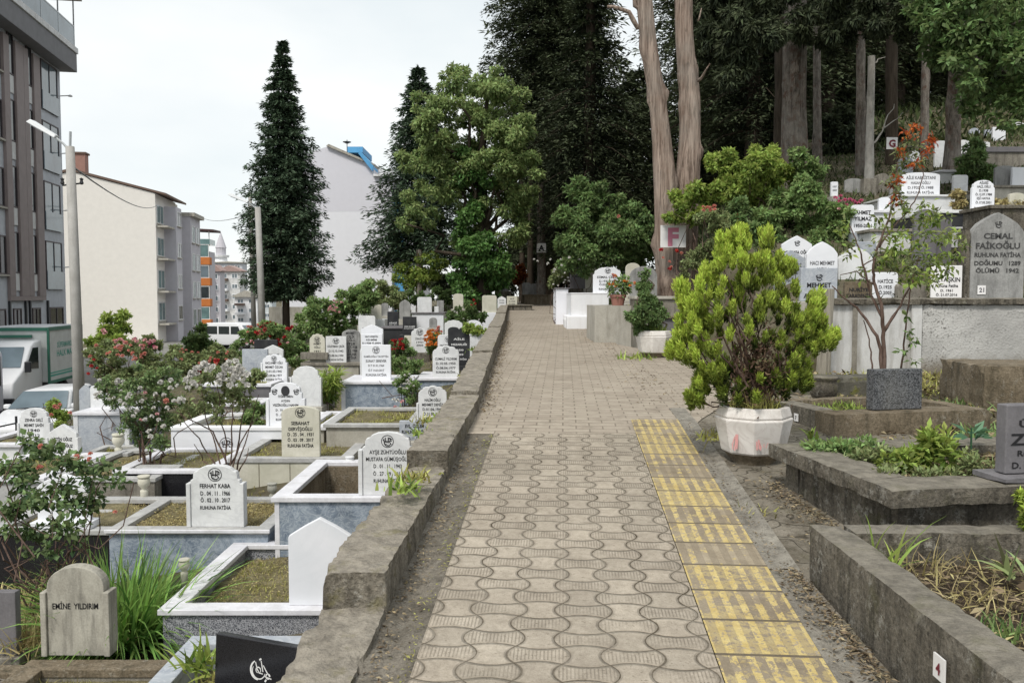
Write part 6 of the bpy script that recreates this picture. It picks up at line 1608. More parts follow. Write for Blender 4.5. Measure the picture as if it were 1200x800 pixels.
for k, (u, Y_) in enumerate([(655,52),(745,55),(850,50),(930,56),(1010,52),(1090,58),(1180,54)]):
    grove(['shadowed conifer deep in the grove behind the letter A trunk', 'shadowed conifer deep in the grove left of the double trunk', 'shadowed conifer deep in the grove behind the light bushes', 'shadowed conifer deep in the grove behind the thick grey trunk',
           'shadowed conifer deep in the grove behind the pale slim trunk', 'shadowed conifer deep in the grove behind the orange sapling tips', 'shadowed conifer deep in the grove at the far right'][k], u, Y_, 16 if u == 745 else 27, pf([(0,3.6),(0.2,4.6),(0.6,4.2),(1,0.5)]), 290 if u < 760 else 225, 46, 34, 12, 0.5, 0.15, 0.5, 0.35)

# trunks that show
def big_trunk(name, label, lo, hi_pts, radii, mat, rough=0.14, knots=8, crown_bl=None, cmat=None, n=9000, L=0.45, W=0.11):
    r = thing(name, label, 'tree', lo)
    for k, (pts, rad) in enumerate(zip(hi_pts, radii)):
        trunk_mesh([tuple(Vector(p)-Vector(lo)) for p in pts], rad, 22, rough, k*7.3+rnd.random()*5, knots).build('trunk', mat, r, 0, True)
    if crown_bl:
        crown('crown', crown_bl, n, L, W, cmat or L_DARK, r, 0.3, 0.5, 0.5)
    return r
Yt = 17
lo = P(790, 352, Yt); lo.z -= 0.6
lt = [P(790,370,Yt), P(786,310,Yt), P(780,235,Yt), P(776,170,Yt), P(770,115,Yt), P(760,50,Yt), P(752,-30,Yt), P(744,-160,Yt), P(742,-330,Yt)]
rt = [P(797,370,Yt+0.1), P(799,300,Yt+0.1), P(805,235,Yt+0.1), P(808,170,Yt+0.15), P(809,110,Yt+0.2), P(801,40,Yt+0.2), P(801,-40,Yt+0.2), P(800,-200,Yt), P(800,-330,Yt)]
cb = scatter_blobs(16, 0, 0.5, 14.5, 3.8, 3.4, 3.2, 0.7, 1.4)
dt = big_trunk('old_conifer', 'huge double trunked tree with pale reddish bark carrying the letter F plate', lo, [lt, rt], [[0.33,0.29,0.24,0.185,0.17,0.16,0.15,0.12,0.08],[0.31,0.29,0.255,0.215,0.20,0.18,0.165,0.14,0.08]], B_PALE, 0.12, 22, cb, L_DARK, 14000)
lm_ = MB()
limb(lm_, Vector(P(758,30,Yt))-lo, Vector(P(712,8,Yt))-lo, 0.06, 0.03, 0.4, 6, 7); limb(lm_, Vector(P(752,15,Yt))-lo, Vector(P(733,-12,Yt))-lo, 0.05, 0.03, 0.3, 5, 7)
limb(lm_, Vector(P(818,95,Yt))-lo, Vector(P(832,75,Yt-0.4))-lo, 0.035, 0.012, 0.3, 4, 6); limb(lm_, Vector(P(818,25,Yt))-lo, Vector(P(822,10,Yt))-lo, 0.02, 0.01, 0.3, 3, 5)
lm_.build('limbs', B_PALE, dt, 0, True)
def slim(label, u, v0, v1, Y, rpx, mat, name='slim_tree', lean=0, crownbl=None, n=3000, knots=5, base_more=1.25, cm=None):
    lo = P(u, v0, Y); lo.z -= 0.5
    pts = [P(u, v0+30, Y), P(u+lean*0.3, (v0*2+v1)/3, Y), P(u+lean*0.7, (v0+2*v1)/3, Y), P(u+lean, v1, Y)]
    rr = rpx*Y/1000
    return big_trunk(name, label, lo, [pts], [[rr*base_more, rr, rr*0.92, rr*0.8]], mat, 0.14, knots, crownbl, cm, n)
slim('thick grey scaly trunk rising from the light bushes', 930, 200, -60, 20, 13.5, B_GREY, 'old_conifer', 3, scatter_blobs(12, 0.1, 1, 8.5, 3.2, 3, 2.2, 0.8, 1.3), 9000)
tc_ = [o for o in COL.objects if o.get('label','').startswith('thick grey scaly trunk')][0]
crown('hanging_boughs', sub_blobs(px_blobs([(850,15,34),(885,30,34),(925,12,32),(965,15,36),(1000,16,30),(1040,14,34),(1075,20,26),(868,58,20),(905,42,14),(840,50,22),(978,46,18),(1085,10,22),(860,90,14)], 18.6, 0.9, tuple(tc_.location)), 14, 0.16, 0.34, 1.0), 30000, 0.17, 0.045, L_DARK, tc_, 0.2, 0.3, 0.9)
slim('dark trunk directly left of the thick grey scaly one', 917, 200, -40, 22.5, 9, B_DARK, 'old_conifer', 0)
slim('slim grey spotted trunk right of the thick scaly one', 958, 210, 0, 23, 4.6, B_GREY, 'slim_tree', -1)
slim('slim brown grey trunk left of the bare pale pole like trunk', 1008, 215, -40, 21, 5.2, B_GREY, 'slim_tree', 1, scatter_blobs(8, 0, 0.5, 8, 1.6, 1.6, 1.4, 0.5, 0.9), 4500)
pt_ = slim('bare pale pole like trunk with a broken top and thin twigs', 1018, 225, 66, 19.6, 4.6, B_BIRCH, 'dead_tree', 3.5, None, 0, 7, 1.5)
tw = MB(); lo = Vector(pt_.location)
limb(tw, P(1023,168,19.6)-lo, P(1036,148,19.5)-lo, 0.025, 0.015, 0.4, 4, 5); limb(tw, P(1036,148,19.5)-lo, P(1048,122,19.5)-lo, 0.015, 0.006, 0.6, 4, 5); limb(tw, P(1036,150,19.5)-lo, P(1058,132,19.5)-lo, 0.014, 0.005, 0.6, 4, 5); limb(tw, P(1022,74,19.6)-lo, P(1038,67,19.5)-lo, 0.02, 0.006, 0.4, 4, 5)
tw.build('twigs', B_BIRCH, pt_)
slim('reddish brown shaded trunk carrying the letter G plate', 1045, 215, -40, 22, 6.5, B_DARK, 'old_conifer', 0)
slim('thin grey trunk topped by ivy among the orange leaves', 1083, 215, 20, 22, 4.5, B_GREY, 'slim_tree', 2)
slim('thin trunk with the letter A plate standing at the far end of the path', 635, 348, 215, 36.4, 4.8, B_GREY, 'old_conifer', -2)
slim('dark thin trunk in the grove left of the letter A trunk', 621, 345, 200, 40, 3.5, B_DARK, 'old_conifer', 1)
slim('shaded brown trunk behind the ivy clad tree', 612, 345, 200, 42, 3.2, B_DARK, 'old_conifer', 0)

# overhanging broadleaf tree, top right
Yo = 16
lo = Vector((P(1117,195,20).x, 20, P(1117,195,20).z-0.6)); root = thing('broadleaf_tree', 'leafy tree with light green foliage hanging in from the top right corner', 'tree', lo)
tk = trunk_mesh([tuple(P(1113,235,20)-lo), tuple(P(1117,160,20)-lo), tuple(P(1120,80,19.5)-lo), tuple(P(1128,-40,18)-lo)], [0.24,0.17,0.15,0.1], 14, 0.15, 4, 4)
big = px_blobs([(1095,25,30),(1125,45,34),(1160,25,36),(1190,50,40),(1165,85,34),(1130,85,24),(1195,105,32),(1110,5,34),(1215,75,40),(1080,10,18),(1145,115,18),(1180,135,18),(1205,20,40),(1150,-30,50),(1100,-45,40),(1210,-40,50),(1092,62,14),(1112,72,14)], Yo, 1.0, lo)
for q in big[::2]: limb(tk, tuple(P(1122,40,19)-lo), q[:3], 0.06, 0.02, 0.5, 5, 5)
tk.build('trunk', B_GREY, root, 0, True)
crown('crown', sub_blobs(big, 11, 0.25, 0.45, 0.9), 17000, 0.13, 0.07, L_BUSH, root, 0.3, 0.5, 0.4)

# ================================================================== shrubs right
def px_shrub(name, label, lst, Y, n, L, W, mat, blooms=(), k=8, dy=0.35, foot=None, cat='bush', stems=6, sr=0.012, f0=0.3, f1=0.5, bmat=None, up=0.4, shell=0.3, tone=0.55):
    us = [a[0] for a in lst]; u = foot[0] if foot else sum(us)/len(us); X = (u-600)/1000*Y
    z = P(u, foot[1], Y).z if foot else (HR(X, Y) if X > 0 else T(X, Y))
    b = (X, Y, z); root = thing(name, label, cat, b)
    bl = px_blobs(lst, Y, dy, b); sb = sub_blobs(bl, k, f0, f1, 0.85)
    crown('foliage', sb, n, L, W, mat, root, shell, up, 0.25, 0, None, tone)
    if stems:
        mb = MB()
        for i in range(stems):
            q = bl[i % len(bl)]; limb(mb, (rnd.gauss(0,0.06), rnd.gauss(0,0.06), -0.2), (q[0]+rnd.gauss(0,0.1), q[1], q[2]), sr, sr*0.4, 0.7, 6, 5)
        mb.build('stems', bmat or B_TWIG, root)
    for fm, pts, size in blooms:
        for (pu, pv) in pts:
            q = P(pu, pv, Y-dy-0.08); bloom(root, (q.x-b[0], q.y-b[1], q.z-b[2]), fm, size*rnd.uniform(0.8, 1.25))
    return root
rp = lambda u0, u1, v0, v1, n: [(rnd.uniform(u0, u1), rnd.uniform(v0, v1)) for _ in range(n)]

# thuja in the planter
Yp = 5.62; b = (1.60, Yp, G(Yp)+0.32); root = thing('thuja_shrub', 'bright yellow green thuja shrub growing in the paint marked planter', 'shrub', b)
lst = [(862,292,17),(885,300,16),(845,312,16),(905,312,15),(868,322,22),(824,352,20),(848,350,22),(880,345,24),(912,345,22),(938,366,18),(812,380,18),(836,390,22),(868,385,26),(902,385,24),(938,392,18),(958,402,12),(816,412,18),(842,425,22),(876,425,26),(910,420,22),(936,428,14),(828,448,15),(858,455,20),(892,455,20),(918,448,14),(808,360,10),(958,378,9),(800,398,9),(800,342,8),(792,412,8),(972,398,9),(956,352,8),(926,316,8),(850,283,8),(897,281,8),(814,468,9),(868,276,8),(940,448,8),(832,322,9)]
fr = []
for u, v, rr in lst:
    for _ in range(13):
        a = rnd.random()*6.283; q_ = math.sqrt(rnd.random())*1.08;
        if ((u+math.cos(a)*rr*q_-884)/26)**2+((v+math.sin(a)*rr*q_-412)/30)**2 < 1 and rnd.random() < 0.35: continue
        y = Yp+rnd.uniform(-0.26, 0.26)*min(1, rr/18)
        q = P(u+math.cos(a)*rr*q_*0.95, v+math.sin(a)*rr*q_*0.95, y); s_ = rnd.uniform(0.016, 0.034)
        fr.append((q.x-b[0], q.y-b[1], q.z-b[2], s_*0.95, s_*0.95, s_*1.9))
B_ = np.array(fr); n = 95000
idx = rng.integers(0, len(B_), n); d = rdir(n); rad = 0.25+0.75*rng.random(n)**0.6
Pn = B_[idx, :3] + d*B_[idx, 3:6]*rad[:, None]
ctr = np.array([0.02, 0.0, 0.25]); outw = unit(Pn-ctr)
D = np.array([0, 0, 0.9]) + outw*0.6 + rng.normal(size=(n, 3))*0.45
N = outw + rng.normal(size=(n, 3))*0.7
ft = rng.random(len(B_))[idx]
rel = np.linalg.norm((Pn-ctr)/np.array([0.48, 0.32, 0.75]), axis=1)
tint = np.clip((rel-0.30)*0.9 + d[:, 2]*0.28 + (ft-0.5)*0.4 + rng.normal(size=n)*0.08, 0, 1)  # shade painted into the inner fronds, outer and upward ones brighter
leaves_obj('foliage', leaf_quads(Pn, D, N, 0.030*rng.uniform(0.5, 1.5, n), 0.0085*rng.uniform(0.7, 1.4, n), 0.05), tint, L_THUJA, root)
mb = MB()
for i in range(26):
    q = fr[rnd.randrange(len(fr))]; limb(mb, (rnd.gauss(0,0.03), rnd.gauss(0,0.03), -0.02), q[:3], 0.009, 0.003, 0.5, 6, 5)
mb.build('branches', B_TWIG, root)
n = 1100; Pn = rng.normal(size=(n,3))*np.array([0.085,0.08,0.12])+np.array([0.02,-0.06,0.30])
leaves_obj('dry_fronds', leaf_quads(Pn, rng.normal(size=(n,3)), rng.normal(size=(n,3)), 0.035, 0.012, 0.05), rng.random(n), leafmat('brown_fronds', (0.05,0.028,0.018), (0.16,0.10,0.065), 0.15, 0.8), root)
# little conifer in the far planter
px_shrub('dwarf_conifer', 'little dark green conifer with a slim tip in the farther planter', [(755,322,6),(757,338,9),(752,352,13),(763,358,12),(748,368,13),(760,376,15),(770,370,10),(752,386,8)], 12.2, 9000, 0.055, 0.022, L_BUSH, (), 9, 0.18, (765,400), 'shrub', 4, 0.02, 0.3, 0.5)

px_shrub('rose_bush', 'big rounded rose bush with white roses at its lower left behind the white tomb', [(672,262,20),(690,245,24),(715,250,24),(740,262,26),(755,285,20),(725,285,28),(695,285,28),(674,292,20),(664,306,10),(735,305,20),(700,312,20),(675,222,12),(680,215,8),(700,225,12),(663,280,9),(758,262,12)], 21, 30000, 0.11, 0.055, L_BUSH,
    [(F_WHITE, [(626,304),(630,306),(645,304),(642,309),(657,304),(658,311),(667,302),(679,304),(650,316),(662,320)], 0.055), (F_CORAL, [(725,254)], 0.08)], 10, 0.8)
px_shrub('flowering_shrub', 'grey leaved shrub with tiny white blossoms beside the blue grey box tomb', [(656,322,9),(664,318,8),(650,332,6)], 20.9, 2200, 0.09, 0.03, L_OLIVE, [(F_WHITE, rp(648,668,312,336,14), 0.05)], 6, 0.2)
px_shrub('rose_bush', 'straggly reddish rose bush with pink blooms in front of the double trunk', [(826,254,12),(842,258,15),(858,268,14),(832,280,17),(818,302,12),(850,290,16),(830,312,14),(806,312,8),(800,328,8),(845,310,12),(870,262,8)], 14.8, 7000, 0.065, 0.032, L_OLIVE,
    [(F_CORAL, rp(822,846,241,247,10), 0.055), (F_RED, [(864,252),(866,256),(793,294),(785,315),(775,293)], 0.06), (F_CORAL, rp(775,800,292,318,5), 0.045)], 8, 0.4)
px_shrub('climbing_shrub', 'yellow green young shoots climbing the foot of the double trunk', [(800,232,14),(815,225,12),(792,250,12),(812,245,14),(828,240,8),(812,258,5)], 16.2, 3200, 0.10, 0.05, L_BRIGHT, (), 7, 0.25)
px_shrub('leafy_bush', 'light green leafy bush with tall shoots right of the double trunk', [(842,192,14),(858,205,18),(880,200,18),(898,190,16),(872,225,20),(850,222,14),(895,222,18),(912,205,14),(888,178,8),(855,182,7),(905,178,8),(925,210,12)], 15.6, 15000, 0.085, 0.045, L_BRIGHT, (), 9, 0.5)
px_shrub('leafy_bush', 'mid green bush below the thick grey trunk reaching to the white headstones', [(915,240,20),(940,225,18),(950,250,20),(925,265,20),(900,258,16),(955,275,16),(935,285,12),(945,195,12),(935,180,8),(958,200,10)], 15.0, 15000, 0.085, 0.045, L_MID, (), 9, 0.5)
px_shrub('hedge_bush', 'dark bush in the gap between the thuja and the reddish rose bush', [(880,262,18),(900,282,16),(875,285,14),(890,300,14),(870,245,12)], 14.4, 8000, 0.08, 0.045, L_BUSH, (), 8, 0.4)
px_shrub('flowering_shrub', 'green shrub topped by a row of magenta flowers above the white headstones', [(975,248,12),(990,255,16),(1008,258,14),(975,272,16),(998,278,14),(962,282,12),(985,292,10)], 14.2, 9500, 0.075, 0.04, L_MID, [(F_MAG, [(979,232),(984,236),(990,235),(996,234),(1003,238),(1009,236),(985,230),(1000,236),(992,240)], 0.06), (F_PINK, [(983,245)], 0.06)], 8, 0.35)
px_shrub('juniper', 'dark upright juniper on the hillside left of the seven line headstone', [(1142,172,9),(1138,190,13),(1148,200,13),(1132,208,11),(1142,222,12),(1130,228,8),(1155,215,7)], 18.6, 9000, 0.11, 0.035, L_BUSH, (), 9, 0.3)
px_shrub('leafy_bush', 'deep green undergrowth behind the slim pale trunks', [(965,150,14),(985,140,16),(990,165,18),(975,185,18),(1000,190,16),(1040,160,14),(1065,190,10)], 25, 9000, 0.16, 0.08, L_DARK, (), 8, 0.6)
px_shrub('copper_bush', 'small copper red bush under the dark trees left of the letter A trunk', [(610,322,6),(613,314,5),(607,328,4)], 38, 1500, 0.16, 0.09, L_RED, (), 5, 0.2)
px_shrub('copper_bush', 'brownish barberry like plants below the seven line headstone', [(1122,240,6),(1185,240,8),(1172,238,7),(1196,243,7),(1122,228,5)], 14.6, 2600, 0.07, 0.035, L_DRY, (), 6, 0.2)

for lab, l_, Y_ in [('dark undergrowth closing the view behind the letter A trunk', [(585,335,16),(605,325,16),(625,318,18),(645,318,18),(660,325,16),(600,300,16),(625,290,18),(648,295,16),(575,312,14)], 50),
        ('dark undergrowth low behind the ivy clad tree', [(520,335,10),(535,330,11),(550,335,10),(510,325,9)], 46),
        ('dark undergrowth on the slope behind the light bushes', [(830,190,18),(860,180,18),(890,170,18),(845,160,16),(810,200,18),(820,230,18)], 40),
        ('dark undergrowth between the slim pale trunks and the brown trunk', [(1000,150,14),(1030,145,16),(1060,150,16),(1090,150,14),(1075,170,14),(985,120,14),(1140,150,14),(1110,160,12)], 34)]:
    px_shrub('undergrowth', lab, l_, Y_, 9000, 0.26, 0.13, L_DARK, (), 8, 0.8, (sum(q[0] for q in l_)/len(l_), max(q[1]+q[2] for q in l_)), 'bush', 0)
# sapling in front of the white wall
Ys = 7.05; b = (P(1036,425,Ys).x, Ys, 0.55); root = thing('sapling', 'slender bare stemmed sapling with green leaves and orange red tips', 'tree', b)
mb = MB()
def twig(pts, r0, r1):
    q = [Vector(P(u, v, Ys+dy))-Vector(b) for u, v, dy in pts]
    dense = []
    for i in range(len(q)-1):
        for k in range(4): dense.append(q[i].lerp(q[i+1], k/4)+Vector((rnd.gauss(0,.004), rnd.gauss(0,.004), 0)))
    dense.append(q[-1]); m = len(dense)
    mb.tube(dense, [r0+(r1-r0)*i/(m-1) for i in range(m)], 7)
twig([(1034,440,0),(1030,400,0),(1016,375,.05),(1004,360,.08),(990,350,.1),(975,335,.15)], 0.016, 0.005)
twig([(1036,440,0),(1035,395,0),(1034,365,-.03),(1026,335,0),(1022,318,0),(1030,285,.05),(1042,255,.05),(1050,222,.1),(1052,190,.1)], 0.018, 0.005)
twig([(1034,372,0),(1020,345,.1),(1012,310,.1),(1005,285,.1),(995,262,.15)], 0.012, 0.004)
twig([(1036,388,0),(1048,370,0),(1062,345,-.05),(1072,325,-.1)], 0.012, 0.005)
twig([(1030,290,.05),(1045,268,.1),(1062,250,.15),(1074,232,.15),(1082,205,.15),(1080,180,.15)], 0.008, 0.003)
twig([(1036,385,0),(1055,358,.08),(1064,342,.1)], 0.008, 0.003)
twig([(1022,435,.05),(1020,405,.05),(1012,375,.1)], 0.008, 0.004)
twig([(1057,432,.1),(1060,395,.1),(1064,360,.08),(1070,325,.05),(1078,300,0)], 0.009, 0.004)
twig([(1026,335,0),(1004,318,-.05),(985,322,-.1)], 0.006, 0.003); twig([(1012,310,.1),(1030,300,.2),(1050,290,.2)], 0.006, 0.003)
mb.build('stems', B_TWIG, root, 0, True)
lf = px_blobs([(1078,262,16),(1098,266,16),(1064,285,16),(1095,292,18),(1114,284,14),(1056,304,14),(1080,314,18),(1104,308,14),(1060,324,12),(1082,332,12),(1040,302,13),(1036,284,11),(1120,296,9),(1050,250,11),(1026,262,9),(998,294,9),(992,268,9),(1090,246,11),(1010,320,8)], Ys, 0.30, b)
crown('leaves', sub_blobs(lf, 9, 0.18, 0.32, 1.1), 620, 0.055, 0.024, L_OLIVE, root, 0.1, 0.9, 0.3)
crown('leaves', sub_blobs(lf, 9, 0.18, 0.32, 1.1), 620, 0.060, 0.027, L_BRIGHT, root, 0.1, 0.9, 0.3)
crown('leaves', sub_blobs(px_blobs([(1064,388,3),(1072,400,4),(1058,412,4),(1070,422,3),(1062,372,3)], Ys, 0.1, b), 4, 0.4, 0.6, 0.9), 70, 0.06, 0.022, L_MID, root, 0.1, 0.9, 0.3)
rf = px_blobs([(1066,156,8),(1074,150,5),(1092,162,7),(1060,176,6),(1072,192,5),(1050,212,7),(1050,232,6),(1086,178,5)], Ys+0.1, 0.12, b)
crown('young_leaves', sub_blobs(rf, 6, 0.25, 0.45, 1.0), 240, 0.050, 0.020, L_ORANGE, root, 0.1, 0.8, 0.2)
crown('new_leaves', sub_blobs(px_blobs([(1062,180,10),(1078,182,9),(1055,200,10),(1072,168,8),(1045,220,10),(1060,240,8)], Ys+0.1, 0.12, b), 6, 0.25, 0.45, 1.0), 380, 0.045, 0.020, L_OLIVE, root, 0.1, 0.8, 0.2)

# weeds on the right
def weed(label, loc, n, L, W, mat, spread=0.06, rise=1.0, name='weed', cat='plant', droop=0.8, group=None):
    r = thing(name, label, cat, loc, 0, group)
    Pn = np.stack([rng.normal(size=n)*spread, rng.normal(size=n)*spread, np.full(n, -0.01)], 1)
    D = np.array([0, 0, rise]) + rng.normal(size=(n, 3))*0.6
    blades_obj('leaves', Pn, D, L*rng.uniform(0.5, 1.3, n), W*rng.uniform(0.6, 1.3, n), rng.uniform(0.3, droop*1.6, n), mat, r, 4)
    return r
def mound(label, u, v, Y, w, h, n, L, W, mat, seed=0):
    q = P(u, v, Y); r = thing('weed', label, 'plant', q)
    bl = [(rnd.gauss(0, w*0.35), rnd.gauss(0, w*0.22), h*rnd.uniform(0.1, 0.6), w*0.22, w*0.2, h*rnd.uniform(0.3, 0.6)) for _ in range(9)]
    crown('leaves', bl, n, L, W, mat, r, 0.3, 0.9, -0.2)
    m_ = max(10, n//40); Pn = np.stack([rng.normal(size=m_)*w*0.3, rng.normal(size=m_)*w*0.2, np.full(m_, -0.01)], 1)
    blades_obj('stalks', Pn, np.array([0,0,1.0])+rng.normal(size=(m_,3))*0.5, h*rng.uniform(0.6,1.4,m_), 0.006, rng.uniform(0.3,1.6,m_), mat, r, 4)
    return r
mound('lush bright green leafy weed in the middle of the capped grave', 1098, 540, 4.5, 0.17, 0.16, 520, 0.055, 0.022, L_BRIGHT)
mound('second fresh green weed clump left in the capped grave', 1062, 546, 4.52, 0.18, 0.10, 480, 0.045, 0.020, L_BRIGHT)
mound('low creeping weeds at the far left corner of the capped grave', 990, 528, 4.85, 0.28, 0.06, 900, 0.035, 0.018, L_MID)
mound('small yellowish weeds along the inner edge of the capped grave', 1022, 540, 4.6, 0.24, 0.06, 700, 0.035, 0.018, L_OLIVE)
mound('low weeds with pale stalks beside the grey engraved slab', 1140, 548, 4.45, 0.22, 0.08, 420, 0.035, 0.012, L_OLIVE)
mound('leafy weeds along the front inside edge of the capped grave', 1075, 560, 4.25, 0.30, 0.05, 450, 0.03, 0.016, L_OLIVE)
r = thing('leafy_plant', 'large leaved blue green plant behind the capped grave', 'plant', P(1138,525,4.95))
n = 10; a = rng.random(n)*6.283
leaves_obj('leaves', leaf_quads(np.stack([np.cos(a)*0.02, np.sin(a)*0.02, rng.uniform(0.03,0.10,n)], 1), np.stack([np.cos(a)*0.9, np.sin(a)*0.9, rng.uniform(-0.2,0.9,n)], 1), np.array([0,0,1.0])+rng.normal(size=(n,3))*0.3, 0.11, 0.045, 0.12), rng.random(n), leafmat('blue_green_leaves', (0.05,0.13,0.07), (0.17,0.31,0.17), 0.35, 0.45), r)
MB().tube([(0,0,-0.05),(0,0,0.12)], 0.006, 5).build('stem', MATS['blue_green_leaves'], r)
weed('tall single grass shoot at the corner of the nearest grave', P(1022,640,3.55), 3, 0.20, 0.012, L_BRIGHT, 0.01, 1.6)
weed('grass shoots rising inside the nearest grave near its corner', P(1045,662,3.35), 9, 0.22, 0.011, L_BRIGHT, 0.02, 1.5)
weed('small green tuft on the soil of the nearest grave', P(1170,742,2.75), 60, 0.09, 0.009, L_MID, 0.035, 0.9)
weed('pale broken green stalks at the right edge of the nearest grave', P(1190,672,3.25), 14, 0.14, 0.02, L_OLIVE, 0.05, 0.7)
weed('weeds growing between the granite block and the brown block', P(1105,478,7.2), 200, 0.10, 0.018, L_MID, 0.16, 0.7)
weed('nettle like weeds below the roughcast wall', P(1150,508,6.4), 240, 0.10, 0.018, L_MID, 0.20, 0.6)
weed('small sprout at the foot of the grave with the granite block', P(950,512,6.0), 16, 0.10, 0.025, L_BRIGHT, 0.02, 1.2)
weed('weeds sprouting around the foot of the farther planter', P(750,420,12.0), 80, 0.14, 0.03, L_BRIGHT, 0.14, 0.7)
weed('grass tuft at the left foot of the paint marked planter', P(835,512,5.75), 60, 0.10, 0.012, L_TURF, 0.06, 0.9)
weed('tiny weeds in the crack beside the drain channel', P(890,600,4.55), 40, 0.05, 0.008, L_TURF, 0.05, 0.7)
px_shrub('dwarf_conifer', 'bright conifer twig reaching in at the right edge above the nearest grave', [(1205,585,10),(1212,600,14),(1206,612,8)], 3.6, 1500, 0.03, 0.012, L_THUJA, (), 8, 0.05, (1212,640), 'shrub', 3, 0.006)
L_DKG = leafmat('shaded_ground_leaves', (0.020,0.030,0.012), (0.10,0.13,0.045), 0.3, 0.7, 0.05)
# ground plants on the terrace and behind
def cover(label, n, X0, X1, Y0, Y1, fn, mat, L, W):
    X = rng.uniform(X0, X1, n); Y = rng.uniform(Y0, Y1, n)
    Z = np.array([fn(a, c) for a, c in zip(X, Y)])-0.03
    D = np.array([0, 0, 1.0]) + rng.normal(size=(n, 3))*0.6
    o = blades_obj('ground_cover', np.stack([X, Y, Z], 1), D, L*rng.uniform(0.4, 1.4, n), W*rng.uniform(0.6, 1.4, n), rng.uniform(0.3, 1.6, n), mat, None, 2)
    o['kind'] = 'stuff'; return o
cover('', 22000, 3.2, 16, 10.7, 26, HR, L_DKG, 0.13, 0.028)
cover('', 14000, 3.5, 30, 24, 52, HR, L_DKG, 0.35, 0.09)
cover('', 2600, 2.4, 6.5, 8.3, 10.2, HR, L_TURF, 0.09, 0.016)
cover('', 1500, 2.7, 6.5, 5.6, 8.3, HR, L_TURF, 0.07, 0.012)
n = 2600; X = rng.uniform(2.6, 6.5, n); Y = rng.uniform(5.4, 10.2, n)
o = leaves_obj('leaf_litter', leaf_quads(np.stack([X, Y, np.array([HR(a, c) for a, c in zip(X, Y)])-0.015+rng.uniform(0,0.03,n)], 1), rng.normal(size=(n,3))*np.array([1,1,.3]), np.array([0,0,1.0])+rng.normal(size=(n,3))*0.4, 0.07*rng.uniform(0.5,1.4,n), 0.035*rng.uniform(0.5,1.4,n), 0.1), rng.random(n), L_LITTER, None); o['kind'] = 'stuff'
n = 900; X = rng.uniform(0, 1, n); Y = rng.uniform(2.4, 9, n); X = 1.0+0.06*Y+X*1.2
o = leaves_obj('leaf_litter', leaf_quads(np.stack([X, Y, np.array([G(c) for c in Y])-0.006], 1), rng.normal(size=(n,3))*np.array([1,1,.05]), np.array([0,0,1.0])+rng.normal(size=(n,3))*0.15, 0.018*rng.uniform(0.5,1.8,n), 0.007*rng.uniform(0.5,1.4,n), 0.1), rng.random(n), L_LITTER, None); o['kind'] = 'stuff'

def edge_litter(n, fx, Y0, Y1, spread, mat, L, W, dz=0.0):
    Y = rng.uniform(Y0, Y1, n); X = np.array([fx(y) for y in Y]) + np.abs(rng.normal(size=n))*spread
    o = leaves_obj('leaf_litter', leaf_quads(np.stack([X, Y, np.array([G(c) for c in Y])+dz+rng.uniform(0, 0.012, n)], 1), rng.normal(size=(n,3))*np.array([1,1,.15]), np.array([0,0,1.0])+rng.normal(size=(n,3))*0.3, L*rng.uniform(0.4,1.7,n), W*rng.uniform(0.5,1.5,n), 0.12), rng.random(n), mat, None); o['kind'] = 'stuff'
edge_litter(900, lambda y: 1.275, 2.3, 3.75, -0.05, L_LITTER, 0.022, 0.009)
edge_litter(700, lambda y: 1.70-0.1*(y-4), 3.8, 5.1, -0.09, L_LITTER, 0.022, 0.010)
edge_litter(900, lambda y: WI(y)+0.01, 2.6, 7.0, 0.05, L_LITTER, 0.020, 0.008, -0.02)
edge_litter(1400, lambda y: WI(y)+0.01, 7.0, 22, 0.07, L_LITTER, 0.03, 0.014)
edge_litter(500, lambda y: 0.93+0.06*y, 2.3, 6.8, 0.05, L_LITTER, 0.018, 0.007, -0.008)
edge_litter(700, lambda y: 1.25+0.06*y, 2.6, 8.0, 0.35, L_LITTER, 0.022, 0.009, -0.01)
edge_litter(350, lambda y: -0.525+0.06*y, 2.4, 6.3, -0.03, L_TURF, 0.02, 0.006, -0.005)
edge_litter(500, lambda y: 1.6+0.03*(y-8), 7.5, 20, -0.25, L_LITTER, 0.03, 0.014)
# ================================================================== shrubs left
cover('', 15000, -9.5, -0.9, 7.0, 24, T, L_TURF, 0.10, 0.014)
cover('', 5000, -11, -1.0, 24, 44, T, L_BUSH, 0.25, 0.05)
r = thing('lily_clump', 'large clump of long green daylily blades right of the stained concrete headstone', 'plant', P(145,752,6.95))
n = 1100; a = rng.random(n)*6.283; q = np.sqrt(rng.random(n))
Pn = np.stack([q*np.cos(a)*0.40, q*np.sin(a)*0.30, np.full(n, -0.05)], 1)
D = np.stack([np.cos(a)*q*0.8, np.sin(a)*q*0.8, np.full(n, 1.0)], 1) + rng.normal(size=(n,3))*0.25
blades_obj('leaves', Pn, D, rng.uniform(0.5,1.02,n), rng.uniform(0.020,0.034,n), rng.uniform(0.5,2.3,n), L_LILY, r, 6)
n = 120; Pn = np.stack([rng.normal(size=n)*0.25+0.1, rng.normal(size=n)*0.15-0.25, np.full(n, -0.03)], 1); D = rng.normal(size=(n,3))*np.array([1,1,.2])+np.array([0,0,.4])
blades_obj('dry_leaves', Pn, D, rng.uniform(0.2,0.5,n), 0.018, rng.uniform(1,2.5,n), L_DRY, r, 4)
weed('dry yellow grass beside the grey slab at the left edge', P(32,752,6.35), 260, 0.22, 0.010, L_DRY, 0.10, 0.9)
weed('dead grass tangle below the near rose bush', P(45,712,7.1), 260, 0.45, 0.012, L_DRY, 0.22, 0.6, droop=1.8)
weed('green leaves sprouting behind the leaning black slab', P(236,778,5.35), 60, 0.18, 0.03, L_BRIGHT, 0.07, 0.9)

